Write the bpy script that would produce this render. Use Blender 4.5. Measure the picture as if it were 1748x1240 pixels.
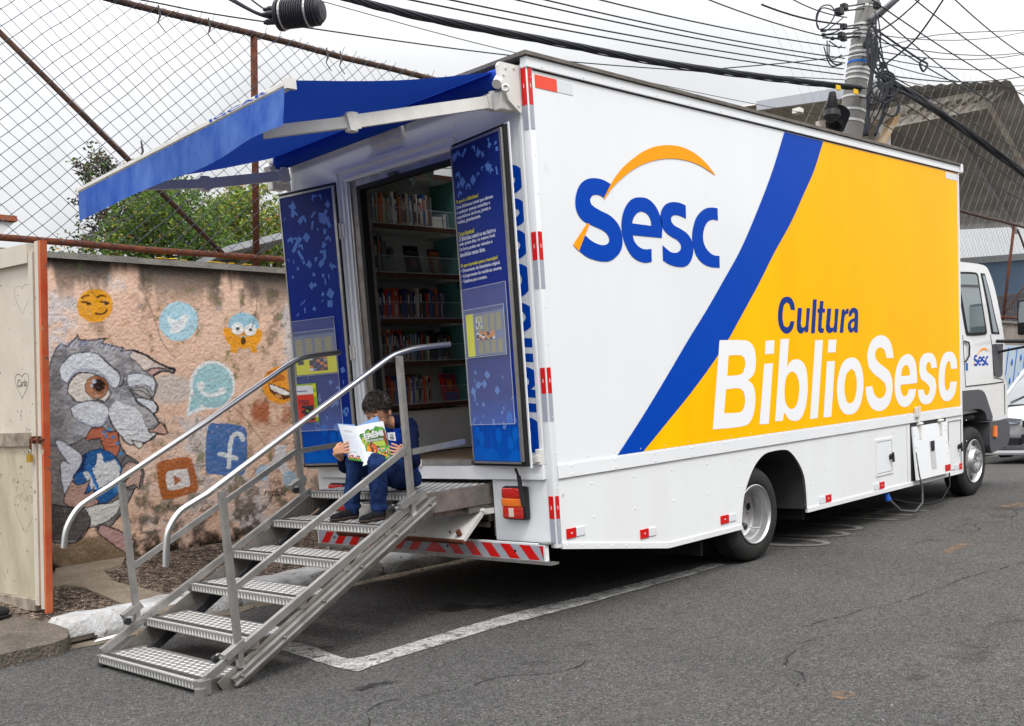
import bpy, bmesh, math, random
import numpy as np
from mathutils import Vector, Matrix
random.seed(7); rng = np.random.default_rng(11)
C = bpy.context.scene.collection
SC = bpy.context.scene
for o in list(bpy.data.objects): bpy.data.objects.remove(o)
R_ = math.radians

# ---------------------------------------------------------------- camera (solved from the lorry's edges), world, sun, exposure
CAM = np.array([-4.91234, -4.51617, 1.46758]); F = 1826.184; CX, CY = 901.918, 903.172
RM = np.array([[0.68760293, -0.72292886, -0.06764663], [-0.1392231, -0.03983325, -0.98945957], [0.7126143, 0.68977327, -0.12803785]])
cam = bpy.data.cameras.new('camera'); co = bpy.data.objects.new('camera', cam); C.objects.link(co); SC.camera = co
cam.sensor_width = 36; cam.lens = F / 1748 * 36; cam.shift_x = (874 - CX) / 1748; cam.shift_y = (CY - 620) / 1748
cam.clip_start = 0.05; cam.clip_end = 2000
m = Matrix([[RM[0][i], -RM[1][i], -RM[2][i], CAM[i]] for i in range(3)] + [[0, 0, 0, 1]])
co.matrix_world = m
SUN_EL, SUN_AZ = 56, -118          # azimuth of the direction towards the sun, degrees from +x
w = bpy.data.worlds.new("World"); SC.world = w; w.use_nodes = True
nt = w.node_tree; nt.nodes.clear()
def N(t, ty, **kw):
    n = t.nodes.new(ty)
    for k, v in kw.items(): setattr(n, k, v)
    return n
out = N(nt, 'ShaderNodeOutputWorld'); bg = N(nt, 'ShaderNodeBackground')
sky = N(nt, 'ShaderNodeTexSky', sky_type='NISHITA'); sky.sun_disc = False
sky.sun_elevation = R_(SUN_EL); sky.sun_rotation = R_(90 - SUN_AZ)
tc = N(nt, 'ShaderNodeTexCoord'); sep = N(nt, 'ShaderNodeSeparateXYZ'); nt.links.new(tc.outputs['Generated'], sep.inputs[0])
ramp = N(nt, 'ShaderNodeValToRGB'); e = ramp.color_ramp.elements
e[0].position = 0.0; e[0].color = (0.54, 0.565, 0.60, 1); e[1].position = 1.0; e[1].color = (2.9, 2.9, 2.95, 1)
for p_, v_ in ((0.10, 0.70), (0.27, .88), (0.6, 2.1)):
    q = ramp.color_ramp.elements.new(p_); q.color = (v_ * .985, v_ * .995, v_ * 1.01, 1)
nt.links.new(sep.outputs[2], ramp.inputs[0])
ns = N(nt, 'ShaderNodeTexNoise'); ns.inputs['Scale'].default_value = 1.9; ns.inputs['Detail'].default_value = 5; ns.inputs['Roughness'].default_value = .55; ns.inputs['Distortion'].default_value = .6
nt.links.new(tc.outputs['Generated'], ns.inputs['Vector'])
mr = N(nt, 'ShaderNodeMapRange'); mr.inputs[1].default_value = .38; mr.inputs[2].default_value = .60; mr.inputs[3].default_value = .80; mr.inputs[4].default_value = 1.08
nt.links.new(ns.outputs[0], mr.inputs[0])
mul = N(nt, 'ShaderNodeVectorMath', operation='SCALE'); nt.links.new(ramp.outputs[0], mul.inputs[0]); nt.links.new(mr.outputs[0], mul.inputs['Scale'])
sk = N(nt, 'ShaderNodeVectorMath', operation='SCALE'); sk.inputs['Scale'].default_value = .06; nt.links.new(sky.outputs[0], sk.inputs[0])
ad = N(nt, 'ShaderNodeMix', data_type='RGBA'); ad.inputs[0].default_value = .92
nt.links.new(sk.outputs[0], ad.inputs[6]); nt.links.new(mul.outputs[0], ad.inputs[7])
nt.links.new(ad.outputs[2], bg.inputs[0]); bg.inputs[1].default_value = 1.0; nt.links.new(bg.outputs[0], out.inputs[0])
sd = bpy.data.lights.new('sun', 'SUN'); sd.energy = 1.5; sd.angle = R_(14); sd.color = (1, .965, .92)
so = bpy.data.objects.new('sun', sd); C.objects.link(so)
sdir = Vector((math.cos(R_(SUN_EL)) * math.cos(R_(SUN_AZ)), math.cos(R_(SUN_EL)) * math.sin(R_(SUN_AZ)), math.sin(R_(SUN_EL))))
so.rotation_euler = (-sdir).to_track_quat('-Z', 'Y').to_euler()
so.location = (-3, -6, 12)
vs = SC.view_settings; vs.view_transform = 'Standard'; vs.look = 'None'; vs.gamma = 1; vs.use_curve_mapping = False; vs.exposure = 0.38

# ---------------------------------------------------------------- measuring: picture point -> point on a real plane
def ray(x, y): return RM.T @ np.array([(x - CX) / F, (y - CY) / F, 1.])
def U(x, y, ax, val):
    d = ray(x, y); return CAM + d * ((val - CAM[ax]) / d[ax])
def D(x, y, t): return CAM + ray(x, y) * t
def S(x, y, off=0.): p = U(x, y, 1, off); return (p[0], p[2])
GO = np.array([0, 4.15, .30]); GA = np.array([1, 0, -.027]); GA = GA / np.linalg.norm(GA)
GU = np.array([.027, -.12, 1.]); GU -= GA * (GA @ GU); GU /= np.linalg.norm(GU); GN = np.cross(GU, GA)
GM = np.column_stack([GA, GN, GU])
def G(x, y, z): return GO + GM @ np.array([x, y, z])
def W(px, py, off=0.):
    d = ray(px, py); p = CAM + d * (((GO + GN * off - CAM) @ GN) / (d @ GN)); q = GM.T @ (p - GO); return (q[0], q[2])
PN_ = np.array([0, -.122, 1.])
def PV(px, py, off=0.):
    d = ray(px, py); p0 = np.array([0, 2.75, .13 + off]); return CAM + d * (((p0 - CAM) @ PN_) / (d @ PN_))

# ---------------------------------------------------------------- materials
MATS = {}
def mat(name, col, rough=.5, metal=0., var=0., vs_=6., dark=None, bump=0., bs=60., spec=.22, trans=0., alpha=1., coat=0., attr=None, streak=0., speck=None, vor=False):
    if name in MATS: return MATS[name]
    M = bpy.data.materials.new(name); M.use_nodes = True; t = M.node_tree; b = t.nodes['Principled BSDF']; MATS[name] = M
    b.inputs['Roughness'].default_value = rough; b.inputs['Metallic'].default_value = metal
    b.inputs['Specular IOR Level'].default_value = spec; b.inputs['Coat Weight'].default_value = coat; b.inputs['Coat Roughness'].default_value = .08
    b.inputs['Transmission Weight'].default_value = trans; b.inputs['Alpha'].default_value = alpha
    c4 = (*col, 1) if len(col) == 3 else col
    g = N(t, 'ShaderNodeNewGeometry'); src = None
    if attr:
        a = N(t, 'ShaderNodeAttribute'); a.attribute_name = attr; src = a.outputs['Color']
    if var > 0 or streak > 0:
        n1 = N(t, 'ShaderNodeTexNoise'); n1.inputs['Scale'].default_value = vs_; n1.inputs['Detail'].default_value = 8; n1.inputs['Roughness'].default_value = .62
        if streak > 0:
            mp = N(t, 'ShaderNodeMapping'); mp.inputs['Scale'].default_value = (1, 1, streak); t.links.new(g.outputs['Position'], mp.inputs[0]); t.links.new(mp.outputs[0], n1.inputs['Vector'])
        else: t.links.new(g.outputs['Position'], n1.inputs['Vector'])
        r = N(t, 'ShaderNodeMapRange'); r.inputs[1].default_value = .35; r.inputs[2].default_value = .68; t.links.new(n1.outputs[0], r.inputs[0])
        mx = N(t, 'ShaderNodeMix', data_type='RGBA')
        s2 = N(t, 'ShaderNodeMath', operation='MULTIPLY'); s2.inputs[1].default_value = var; t.links.new(r.outputs[0], s2.inputs[0]); t.links.new(s2.outputs[0], mx.inputs[0])
        if src: t.links.new(src, mx.inputs[6])
        else: mx.inputs[6].default_value = c4
        dk = dark if dark is not None else tuple(c * .45 for c in col[:3])
        mx.inputs[7].default_value = (*dk, 1); src = mx.outputs[2]
        r2 = N(t, 'ShaderNodeMapRange'); r2.inputs[3].default_value = rough * .82; r2.inputs[4].default_value = min(1, rough * 1.25); t.links.new(n1.outputs[0], r2.inputs[0]); t.links.new(r2.outputs[0], b.inputs['Roughness'])
    if speck:
        for (sc, th, cc) in speck:
            v = N(t, 'ShaderNodeTexNoise'); v.inputs['Scale'].default_value = sc; v.inputs['Detail'].default_value = 2; t.links.new(g.outputs['Position'], v.inputs['Vector'])
            r = N(t, 'ShaderNodeMapRange'); r.inputs[1].default_value = th; r.inputs[2].default_value = th + .06; t.links.new(v.outputs[0], r.inputs[0])
            mx = N(t, 'ShaderNodeMix', data_type='RGBA'); t.links.new(r.outputs[0], mx.inputs[0])
            if src: t.links.new(src, mx.inputs[6])
            else: mx.inputs[6].default_value = c4
            mx.inputs[7].default_value = (*cc, 1); src = mx.outputs[2]
    if src: t.links.new(src, b.inputs['Base Color'])
    else: b.inputs['Base Color'].default_value = c4
    if bump > 0:
        n2 = N(t, 'ShaderNodeTexVoronoi' if vor else 'ShaderNodeTexNoise'); n2.inputs['Scale'].default_value = bs
        if not vor: n2.inputs['Detail'].default_value = 6
        t.links.new(g.outputs['Position'], n2.inputs['Vector'])
        bp = N(t, 'ShaderNodeBump'); bp.inputs['Strength'].default_value = bump; bp.inputs['Distance'].default_value = .02
        t.links.new(n2.outputs[0], bp.inputs['Height']); t.links.new(bp.outputs[0], b.inputs['Normal'])
    return M
def cells(M, specs):
    """aggregate: stones of differing brightness"""
    t = M.node_tree; b = t.nodes['Principled BSDF']; g_ = N(t, 'ShaderNodeNewGeometry'); lk = b.inputs['Base Color'].links[0]; src = lk.from_socket
    for sc, amt in specs:
        v = N(t, 'ShaderNodeTexVoronoi'); v.inputs['Scale'].default_value = sc; t.links.new(g_.outputs['Position'], v.inputs['Vector']); bw = N(t, 'ShaderNodeSeparateColor'); t.links.new(v.outputs['Color'], bw.inputs[0])
        r = N(t, 'ShaderNodeMapRange'); r.inputs[3].default_value = 1 - amt * .8; r.inputs[4].default_value = 1 + amt; t.links.new(bw.outputs[0], r.inputs[0])
        mm = N(t, 'ShaderNodeVectorMath', operation='SCALE'); t.links.new(src, mm.inputs[0]); t.links.new(r.outputs[0], mm.inputs['Scale']); src = mm.outputs[0]
    t.links.new(src, b.inputs['Base Color'])
WHITE = mat('white_paint', (.78, .80, .82), .18, var=.32, vs_=1.1, dark=(.66, .68, .70), coat=.3, streak=.35, speck=((3.1, .72, (.70, .715, .73)),))
SKIRTW = mat('skirt_white', (.76, .78, .79), .3, var=.30, vs_=3, dark=(.62, .62, .60), streak=.3, speck=((16, .72, (.45, .42, .38)), (5, .70, (.66, .66, .64))))
WHITE2 = mat('white_paint_dusty', (.74, .75, .77), .38, var=.22, vs_=5, dark=(.5, .5, .5), bump=.02, bs=20)
BLUE = mat('blue_vinyl', (.0, .052, .40), .35, var=.12, vs_=3, dark=(.0, .07, .45), spec=.07)
YELLOW = mat('yellow_vinyl', (.96, .44, .0), .32, var=.8, vs_=1.3, dark=(.99, .52, .0), spec=.07, streak=.18)
ORANGE = mat('orange_vinyl', (.93, .33, .002), .4, spec=.12)
LETTER = mat('white_vinyl', (.82, .83, .85), .3)
ALU = mat('aluminium', (.46, .455, .44), .38, metal=.8, var=.6, vs_=9, dark=(.22, .21, .195), bump=.06, bs=90)
RAILM = mat('polished_rail', (.56, .56, .555), .3, metal=1., var=.15, vs_=10)
STEEL = mat('galvanised_steel', (.30, .285, .265), .45, metal=.6, var=.8, vs_=7, dark=(.12, .10, .085), bump=.08, bs=60)
PLATE = mat('checker_plate', (.33, .325, .315), .5, metal=.75, var=.5, vs_=14, dark=(.2, .19, .175), bump=.12, bs=70)
LOZ = mat('checker_lozenge', (.86, .85, .83), .38, metal=.6, var=.35, vs_=14, dark=(.6, .58, .56))
GRIP = mat('grip_tape', (.03, .028, .026), .85, var=.5, vs_=30, dark=(.1, .095, .085), bump=.1, bs=200)
BLACK = mat('black_rubber', (.012, .012, .013), .55, var=.3, vs_=20, dark=(.03, .03, .03))
BPLAST = mat('black_plastic', (.02, .021, .024), .4, var=.3, vs_=10, dark=(.04, .04, .045))
DARKGREY = mat('grey_plastic', (.075, .077, .085), .5, var=.3, vs_=12, dark=(.11, .11, .115), bump=.05, bs=120)
UNDER = mat('chassis_black', (.018, .017, .016), .75, var=.5, vs_=6, dark=(.045, .04, .035), bump=.1, bs=30)
TYRE = mat('tyre_rubber', (.018, .018, .018), .7, var=.5, vs_=14, dark=(.045, .043, .04), bump=.1, bs=80)
RIM = mat('rim_silver', (.52, .52, .53), .33, metal=.75, var=.4, vs_=16, dark=(.3, .29, .28), bump=.04, bs=60)
RED = mat('reflector_red', (.62, .006, .006), .3, var=.3, vs_=60, dark=(.42, .004, .004), coat=.3)
REDO = mat('reflector_orange_red', (.80, .06, .02), .3, coat=.3)
SILV = mat('reflector_silver', (.36, .38, .44), .35, var=.4, vs_=160, dark=(.25, .27, .33), coat=.2)
SILW = mat('reflector_white', (.70, .72, .75), .3, var=.2, vs_=60)
LAMPR = mat('lamp_red', (.62, .012, .006), .12, coat=1., bump=.35, bs=120, vor=True)
LAMPO = mat('lamp_amber', (.95, .20, .01), .12, coat=1., bump=.35, bs=120, vor=True)
LAMPC = mat('lamp_clear', (.75, .6, .5), .1, coat=1.)
RUST = mat('rusty_steel', (.15, .045, .022), .85, var=.7, vs_=9, dark=(.05, .028, .02), bump=.4, bs=60)
RUSTD = mat('rusty_dark_pipe', (.10, .052, .032), .8, var=.8, vs_=7, dark=(.035, .026, .022), bump=.3, bs=60)
WIRE = mat('chain_wire', (.055, .062, .085), .55, metal=.4)
CABLE = mat('black_cable', (.022, .024, .03), .6)
CONC = mat('weathered_concrete', (.26, .245, .22), .9, var=.6, vs_=5, dark=(.10, .095, .085), bump=.4, bs=50)
POLEC = mat('pole_concrete', (.24, .235, .225), .9, var=.5, vs_=5, dark=(.12, .115, .11), bump=.3, bs=40, streak=.3)
KERB = mat('whitewashed_kerb', (.58, .59, .60), .9, var=.9, vs_=5, dark=(.30, .29, .275), bump=.8, bs=40, speck=((13, .64, (.22, .19, .16)), (60, .66, (.3, .28, .25))))
ASPH = mat('asphalt', (.060, .059, .058), .9, var=.8, vs_=.8, dark=(.092, .089, .085), bump=1., bs=120, spec=.15, speck=((210, .585, (.20, .195, .187)), (95, .62, (.16, .156, .150)), (70, .62, (.030, .029, .029)), (28, .68, (.05, .048, .046)), (34, .74, (.19, .185, .175))))
cells(ASPH, ((48, .22), (110, .45), (200, .45)))
AGG = mat('dark_exposed_aggregate', (.095, .066, .046), .85, var=.85, vs_=2.6, dark=(.026, .020, .016), bump=1., bs=70, spec=.2, speck=((120, .55, (.20, .16, .13)), (60, .60, (.30, .26, .22)), (45, .62, (.02, .016, .014))))
PCONC = mat('pavement_concrete', (.27, .225, .17), .9, var=.7, vs_=4, dark=(.15, .12, .09), bump=.7, bs=50, speck=((80, .60, (.13, .10, .08)), (30, .66, (.36, .31, .25))))
DCONC = mat('dirty_concrete', (.155, .132, .108), .9, var=.8, vs_=3.5, dark=(.055, .047, .04), bump=.9, bs=50, speck=((80, .60, (.05, .04, .035)), (50, .64, (.25, .22, .18))))
GROUND = mat('earth', (.12, .10, .07), .95, var=.6, vs_=1.5)
LINEM = mat('worn_road_paint', (.52, .51, .49), .85, var=.9, vs_=7, dark=(.17, .165, .16), bump=.5, bs=100, speck=((60, .55, (.10, .098, .095)), (14, .60, (.11, .108, .105))))
LINED = mat('faded_road_paint', (.20, .19, .175), .85, var=.8, vs_=10, dark=(.08, .078, .075), bump=.5, bs=200)
def translucent(M, f):
    t = M.node_tree; b = t.nodes['Principled BSDF']; o = t.nodes['Material Output']; tr = N(t, 'ShaderNodeBsdfTranslucent'); mx = N(t, 'ShaderNodeMixShader'); mx.inputs[0].default_value = f
    if b.inputs['Base Color'].links: t.links.new(b.inputs['Base Color'].links[0].from_socket, tr.inputs[0])
    else: tr.inputs[0].default_value = b.inputs['Base Color'].default_value
    t.links.new(b.outputs[0], mx.inputs[1]); t.links.new(tr.outputs[0], mx.inputs[2]); t.links.new(mx.outputs[0], o.inputs[0]); return M
CANVAS = mat('blue_canvas', (.010, .055, .40), .85, spec=.08, var=.25, vs_=5, dark=(.03, .09, .42), bump=.08, bs=300)
VALAN = mat('faded_blue_canvas', (.085, .17, .46), .85, spec=.08, var=.9, vs_=5, dark=(.018, .065, .33), bump=.1, bs=250, streak=.6)
CREAM = mat('white_awning_metal', (.70, .69, .66), .4, var=.4, vs_=7, dark=(.45, .43, .39))
SHELFW = mat('shelf_white', (.62, .62, .60), .6, var=.2, vs_=4)
SHELFE = mat('shelf_brown_edge', (.07, .030, .018), .5, var=.4, vs_=12)
TEAL = mat('teal_panel', (.10, .30, .26), .6, var=.2, vs_=6)
WOOD = mat('wood_floor', (.30, .20, .115), .5, var=.5, vs_=5, dark=(.20, .13, .075))
ACRYL = mat('clear_acrylic', (.70, .76, .88), .1, alpha=.07, spec=.4)
GUARD = mat('shelf_guard_acrylic', (.6, .66, .7), .1, alpha=.035, spec=.3)
ACRYLE = mat('acrylic_edge', (.6, .65, .72), .2, alpha=.55)
GLASS = mat('window_glass', (.10, .14, .15), .04, spec=.9, coat=1.)
CABW = mat('cab_white', (.76, .765, .77), .2, var=.12, vs_=3, coat=.6)
PAPER = mat('paper_white', (.80, .81, .83), .6)
YEL2 = mat('poster_yellow', (.80, .78, .01), .5)
MOSAIC = mat('tree_bark', (.09, .07, .055), .9, var=.6, vs_=8, bump=.6, bs=30)
translucent(CANVAS, .13); translucent(VALAN, .15)
def flat(name, col, rough=.5, **k): return mat(name, col, rough, **k)

# ---------------------------------------------------------------- mesh building
class MB:
    def __init__(s): s.v = []; s.f = []; s.m = []
    def add(s, vs, fs, mi=0):
        b = len(s.v); s.v += [tuple(map(float, v)) for v in vs]; s.f += [tuple(i + b for i in f) for f in fs]; s.m += [mi] * len(fs); return s
    def box(s, x0, x1, y0, y1, z0, z1, mi=0, c=0.):
        if c <= 0:
            return s.hexa([(x0, y0, z0), (x1, y0, z0), (x1, y1, z0), (x0, y1, z0)], [(x0, y0, z1), (x1, y0, z1), (x1, y1, z1), (x0, y1, z1)], mi)
        bm = bmesh.new(); bmesh.ops.create_cube(bm, size=1)
        for v in bm.verts: v.co = Vector(((x0 + x1) / 2 + v.co.x * (x1 - x0), (y0 + y1) / 2 + v.co.y * (y1 - y0), (z0 + z1) / 2 + v.co.z * (z1 - z0)))
        bmesh.ops.bevel(bm, geom=list(bm.edges), offset=c, segments=2, profile=.6, affect='EDGES'); s.bm(bm, mi); return s
    def bm(s, bm, mi=0):
        bm.verts.index_update(); s.add([v.co for v in bm.verts], [[v.index for v in f.verts] for f in bm.faces], mi); bm.free(); return s
    def hexa(s, a, b, mi=0):
        n = len(a); fs = [tuple(range(n))[::-1], tuple(range(n, 2 * n))] + [(i, (i + 1) % n, n + (i + 1) % n, n + i) for i in range(n)]
        return s.add(list(a) + list(b), fs, mi)
    def prism(s, pts, ext, mi=0):
        ext = np.array(ext); return s.hexa(pts, [np.array(p) + ext for p in pts], mi)
    def beam(s, p, q, a, b, up=(0, 0, 1), mi=0):
        p = Vector(p); q = Vector(q); d = (q - p).normalized(); u = Vector(up); sx = d.cross(u).normalized(); u = sx.cross(d)
        o = [sx * a / 2 + u * b / 2, -sx * a / 2 + u * b / 2, -sx * a / 2 - u * b / 2, sx * a / 2 - u * b / 2]
        return s.hexa([p + k for k in o], [q + k for k in o], mi)
    def tube(s, pts, r, n=8, mi=0, cap=True):
        pts = [Vector(p) for p in pts]; rs = r if hasattr(r, '__len__') else [r] * len(pts); rings = []; u = None
        for i, p in enumerate(pts):
            d = (pts[min(i + 1, len(pts) - 1)] - pts[max(i - 1, 0)]).normalized()
            if u is None: u = d.cross(Vector((0, 0, 1)) if abs(d.z) < .9 else Vector((1, 0, 0))).normalized()
            u = (u - d * u.dot(d)).normalized(); v = d.cross(u)
            rings.append([p + (u * math.cos(2 * math.pi * k / n) + v * math.sin(2 * math.pi * k / n)) * rs[i] for k in range(n)])
        vs_ = [q for ring in rings for q in ring]; fs = []
        for i in range(len(pts) - 1):
            for k in range(n): fs.append((i * n + k, i * n + (k + 1) % n, (i + 1) * n + (k + 1) % n, (i + 1) * n + k))
        if cap: fs.append(tuple(range(n))[::-1]); fs.append(tuple((len(pts) - 1) * n + k for k in range(n)))
        return s.add(vs_, fs, mi)
    def cyl(s, p, q, r, n=16, mi=0): return s.tube([p, q], r, n, mi)
    def lathe(s, c, axis, prof, n=40, mi=0):
        c = Vector(c); a = Vector(axis).normalized(); u = a.cross(Vector((0, 0, 1)) if abs(a.z) < .9 else Vector((1, 0, 0))).normalized(); v = a.cross(u); vs_ = []; fs = []
        for (h, r) in prof:
            for k in range(n): t = 2 * math.pi * k / n; vs_.append(c + a * h + (u * math.cos(t) + v * math.sin(t)) * r)
        for i in range(len(prof) - 1):
            for k in range(n): fs.append((i * n + k, i * n + (k + 1) % n, (i + 1) * n + (k + 1) % n, (i + 1) * n + k))
        return s.add(vs_, fs, mi)
    def ball(s, c, r, seg=10, rings=7, mi=0):
        r = r if hasattr(r, '__len__') else (r, r, r); bm = bmesh.new(); bmesh.ops.create_uvsphere(bm, u_segments=seg, v_segments=rings, radius=1)
        for v in bm.verts: v.co = Vector((c[0] + v.co.x * r[0], c[1] + v.co.y * r[1], c[2] + v.co.z * r[2]))
        return s.bm(bm, mi)
def wloc(o):
    v = Vector((0, 0, 0))
    while o is not None: v = v + o.location; o = o.parent
    return v
def build(name, mb, mats, parent=None, smooth=False, label=None, cat=None, kind=None, group=None, mat_world=None, auto=None):
    off = wloc(parent) if parent is not None else Vector((0, 0, 0))
    me = bpy.data.meshes.new(name); vs_ = [(v[0] - off.x, v[1] - off.y, v[2] - off.z) for v in mb.v]
    me.from_pydata(vs_, [], mb.f)
    mats = mats if isinstance(mats, (list, tuple)) else [mats]
    for x in mats: me.materials.append(x)
    if len(mats) > 1: me.polygons.foreach_set('material_index', mb.m)
    if smooth: me.polygons.foreach_set('use_smooth', [True] * len(me.polygons))
    me.update(); me.validate()
    if auto: me.set_sharp_from_angle(angle=R_(auto))
    o = bpy.data.objects.new(name, me); C.objects.link(o); o.parent = parent
    if label: o['label'] = label
    if cat: o['category'] = cat
    if kind: o['kind'] = kind
    if group: o['group'] = group
    return o
def thing(name, label, cat, loc=(0, 0, 0), group=None):
    o = bpy.data.objects.new(name, None); C.objects.link(o); o.location = loc; o['label'] = label; o['category'] = cat
    o.empty_display_size = .2
    if group: o['group'] = group
    return o
def dup(root, delta, label=None, group=None):
    def cp(o, par):
        c = o.copy(); C.objects.link(c); c.parent = par
        for ch in [x for x in bpy.data.objects if x.parent == o]: cp(ch, c)
        return c
    r = cp(root, None); r.location = root.location + Vector(delta)
    if label: r['label'] = label
    if group: r['group'] = group
    return r
def smooth_path(pts, k=6, corner=50, closed=True):
    """Catmull-Rom through 2-D points, keeping corners sharper than `corner` degrees."""
    P = [np.array(p, float) for p in pts]; n = len(P); T = []; sharp = []
    for i in range(n):
        a = P[i - 1]; b = P[(i + 1) % n]; d1 = P[i] - a; d2 = b - P[i]
        ang = abs(math.degrees(math.atan2(d1[0] * d2[1] - d1[1] * d2[0], d1 @ d2)))
        sh = ang > corner or (not closed and i in (0, n - 1)); sharp.append(sh); T.append((b - a) * .5)
    o = []
    for i in range(n if closed else n - 1):
        j = (i + 1) % n; p0, p1 = P[i], P[j]; L = np.linalg.norm(p1 - p0)
        t0 = (p1 - p0) if sharp[i] else T[i] / max(1e-9, np.linalg.norm(T[i])) * L
        t1 = (p1 - p0) if sharp[j] else T[j] / max(1e-9, np.linalg.norm(T[j])) * L
        if sharp[i] and sharp[j]: o.append(p0); continue
        for s_ in range(k):
            t = s_ / k; o.append((2 * t**3 - 3 * t**2 + 1) * p0 + (t**3 - 2 * t**2 + t) * t0 + (-2 * t**3 + 3 * t**2) * p1 + (t**3 - t**2) * t1)
    if not closed: o.append(P[-1])
    return o
from mathutils.geometry import tessellate_polygon
def decal(mb, loops, fn, mi=0):
    """fill 2-D loops (outline, holes) as a thin flat sheet; fn maps (u, v) -> xyz"""
    L = [[Vector((p[0], p[1], 0)) for p in lp] for lp in loops]; tri = tessellate_polygon(L); flatp = [p for lp in loops for p in lp]
    mb.add([fn(p[0], p[1]) for p in flatp], [tuple(t) for t in tri], mi)
_tc = {}
def text2d(s, bold=.0, shear=0.):
    k = (s, bold, shear)
    if k in _tc: return _tc[k]
    cu = bpy.data.curves.new('t', 'FONT'); cu.body = s; cu.size = 1; cu.offset = bold; cu.shear = shear; cu.fill_mode = 'BOTH'; cu.resolution_u = 4
    ob = bpy.data.objects.new('t', cu); C.objects.link(ob); dg = bpy.context.evaluated_depsgraph_get(); me = ob.evaluated_get(dg).to_mesh()
    v = np.array([x.co[:2] for x in me.vertices]) if len(me.vertices) else np.zeros((1, 2)); f = [tuple(p.vertices) for p in me.polygons]
    bpy.data.objects.remove(ob); bpy.data.curves.remove(cu); _tc[k] = (v, f); return _tc[k]
def text(mb, s, u0, v0, u1, v1, fn, mi=0, bold=.0, shear=0., fit=True, keep=False):
    v, f = text2d(s, bold, shear); lo = v.min(0); hi = v.max(0)
    sy = (v1 - v0) / (hi[1] - lo[1]); sx = (u1 - u0) / (hi[0] - lo[0])
    mb.add([fn(u0 + (p[0] - lo[0]) * sx, v0 + (p[1] - lo[1]) * sy) for p in v], f, mi)

# ---------------------------------------------------------------- ground, road, pavement, kerb
L_, H_, W_ = 6.42, 3.44, 2.5
g = MB(); g.add([(-60, -200, -2.6), (300, -200, -2.6), (300, 200, -2.6), (-60, 200, -2.6)], [(0, 1, 2, 3)])
build('ground', g, GROUND, kind='structure')
def grid(mb, xs, ys, fn, mi=0):
    n = len(ys); mb.add([fn(x, y) for x in xs for y in ys], [(i * n + j, (i + 1) * n + j, (i + 1) * n + j + 1, i * n + j + 1) for i in range(len(xs) - 1) for j in range(n - 1)], mi)
g = MB(); grid(g, np.linspace(-16, 66, 83), np.linspace(-16, 2.62, 18), lambda x, y: (x, y, -max(0., x - 8) * .037))
build('road', g, ASPH, kind='structure')
def wob(x, s=1.): return s * (math.sin(x * 7.3) * .5 + math.sin(x * 17.1 + 1.3) * .3 + math.sin(x * 41.7 + .4) * .2)
# gutter strip, tan dust where the asphalt meets the kerb
g = MB(); xs = np.linspace(-3.2, 9, 120)
grid(g, xs, [0, 1], lambda x, y: (x, 2.60 if y else 2.40 + wob(x, .05), .004))
build('gutter', g, mat('gutter_dust', (.20, .165, .12), .9, var=.8, vs_=6, dark=(.09, .08, .068), bump=.5, bs=150), kind='structure')
def zp(y): return .13 + .122 * (y - 2.75)
g = MB(); grid(g, np.linspace(-6, 40, 93), np.linspace(2.86, 5.2, 12), lambda x, y: (x, y, zp(y) + .004 * wob(x + y * 2) - .004))
build('pavement', g, AGG, kind='structure')
# kerb stones: rounded, whitewashed, uneven
kerb = build('kerb', MB().box(-2.05, 30, 2.66, 2.78, -.05, .06), DCONC, kind='structure')
x = -2.12; i = 0
while x < 12:
    ln = [1.42, 1.38, .92, 1.0, 1.05, .97][i % 6]; k = MB(); nx = 16
    prof = [(2.585, -.03), (2.57, .03), (2.575, .085), (2.60, .135), (2.66, .158), (2.78, .160), (2.88, .150), (2.90, .10), (2.90, .0)]
    vs_ = []; n = len(prof)
    for a in range(nx + 1):
        t = a / nx; xx = x + .008 + (ln - .016) * t; e_ = min(t, 1 - t) * ln; sh = 1 - .35 * math.exp(-e_ / .02)
        for (yy, zz) in prof:
            vs_.append((xx + wob(zz * 9 + yy * 5, .006), 2.74 + (yy - 2.74) * sh + wob(xx * 1.7 + zz * 11, .012) + (.012 if i == 1 else 0), zz * (1 if zz < .05 else sh) + wob(xx * 1.3 + yy * 9, .011)))
    fs = [(a * n + b, a * n + b + 1, (a + 1) * n + b + 1, (a + 1) * n + b) for a in range(nx) for b in range(n - 1)] + [tuple(range(n)), tuple(nx * n + b for b in range(n))[::-1]]
    k.add(vs_, fs); build('kerb_stone', k, KERB, kerb, smooth=True, auto=50); x += ln; i += 1
# lowered broken kerb in front of the gate
x = -4.4
while x < -2.15:
    ln = random.uniform(.3, .5); k = MB()
    z1 = .045 + random.uniform(-.01, .02); bm = bmesh.new(); bmesh.ops.create_cube(bm, size=1)
    for v in bm.verts: v.co = Vector((x + ln / 2 + v.co.x * (ln - .015) + random.uniform(-.02, .02), 2.60 + v.co.y * .16 + random.uniform(-.02, .02), z1 / 2 + v.co.z * (z1 + .02) + random.uniform(-.008, .008)))
    bmesh.ops.bevel(bm, geom=list(bm.edges), offset=.02, segments=2, affect='EDGES'); k.bm(bm)
    build('kerb_stone', k, DCONC, kerb, smooth=True, label='low dark broken kerb stone'); x += ln
def pvpoly(pts, off, wobn=0):
    pts = smooth_path(pts, 4, 70); return [tuple(PV(p[0] + random.uniform(-wobn, wobn), p[1] + random.uniform(-wobn, wobn) * .4, off)) for p in pts]
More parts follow.
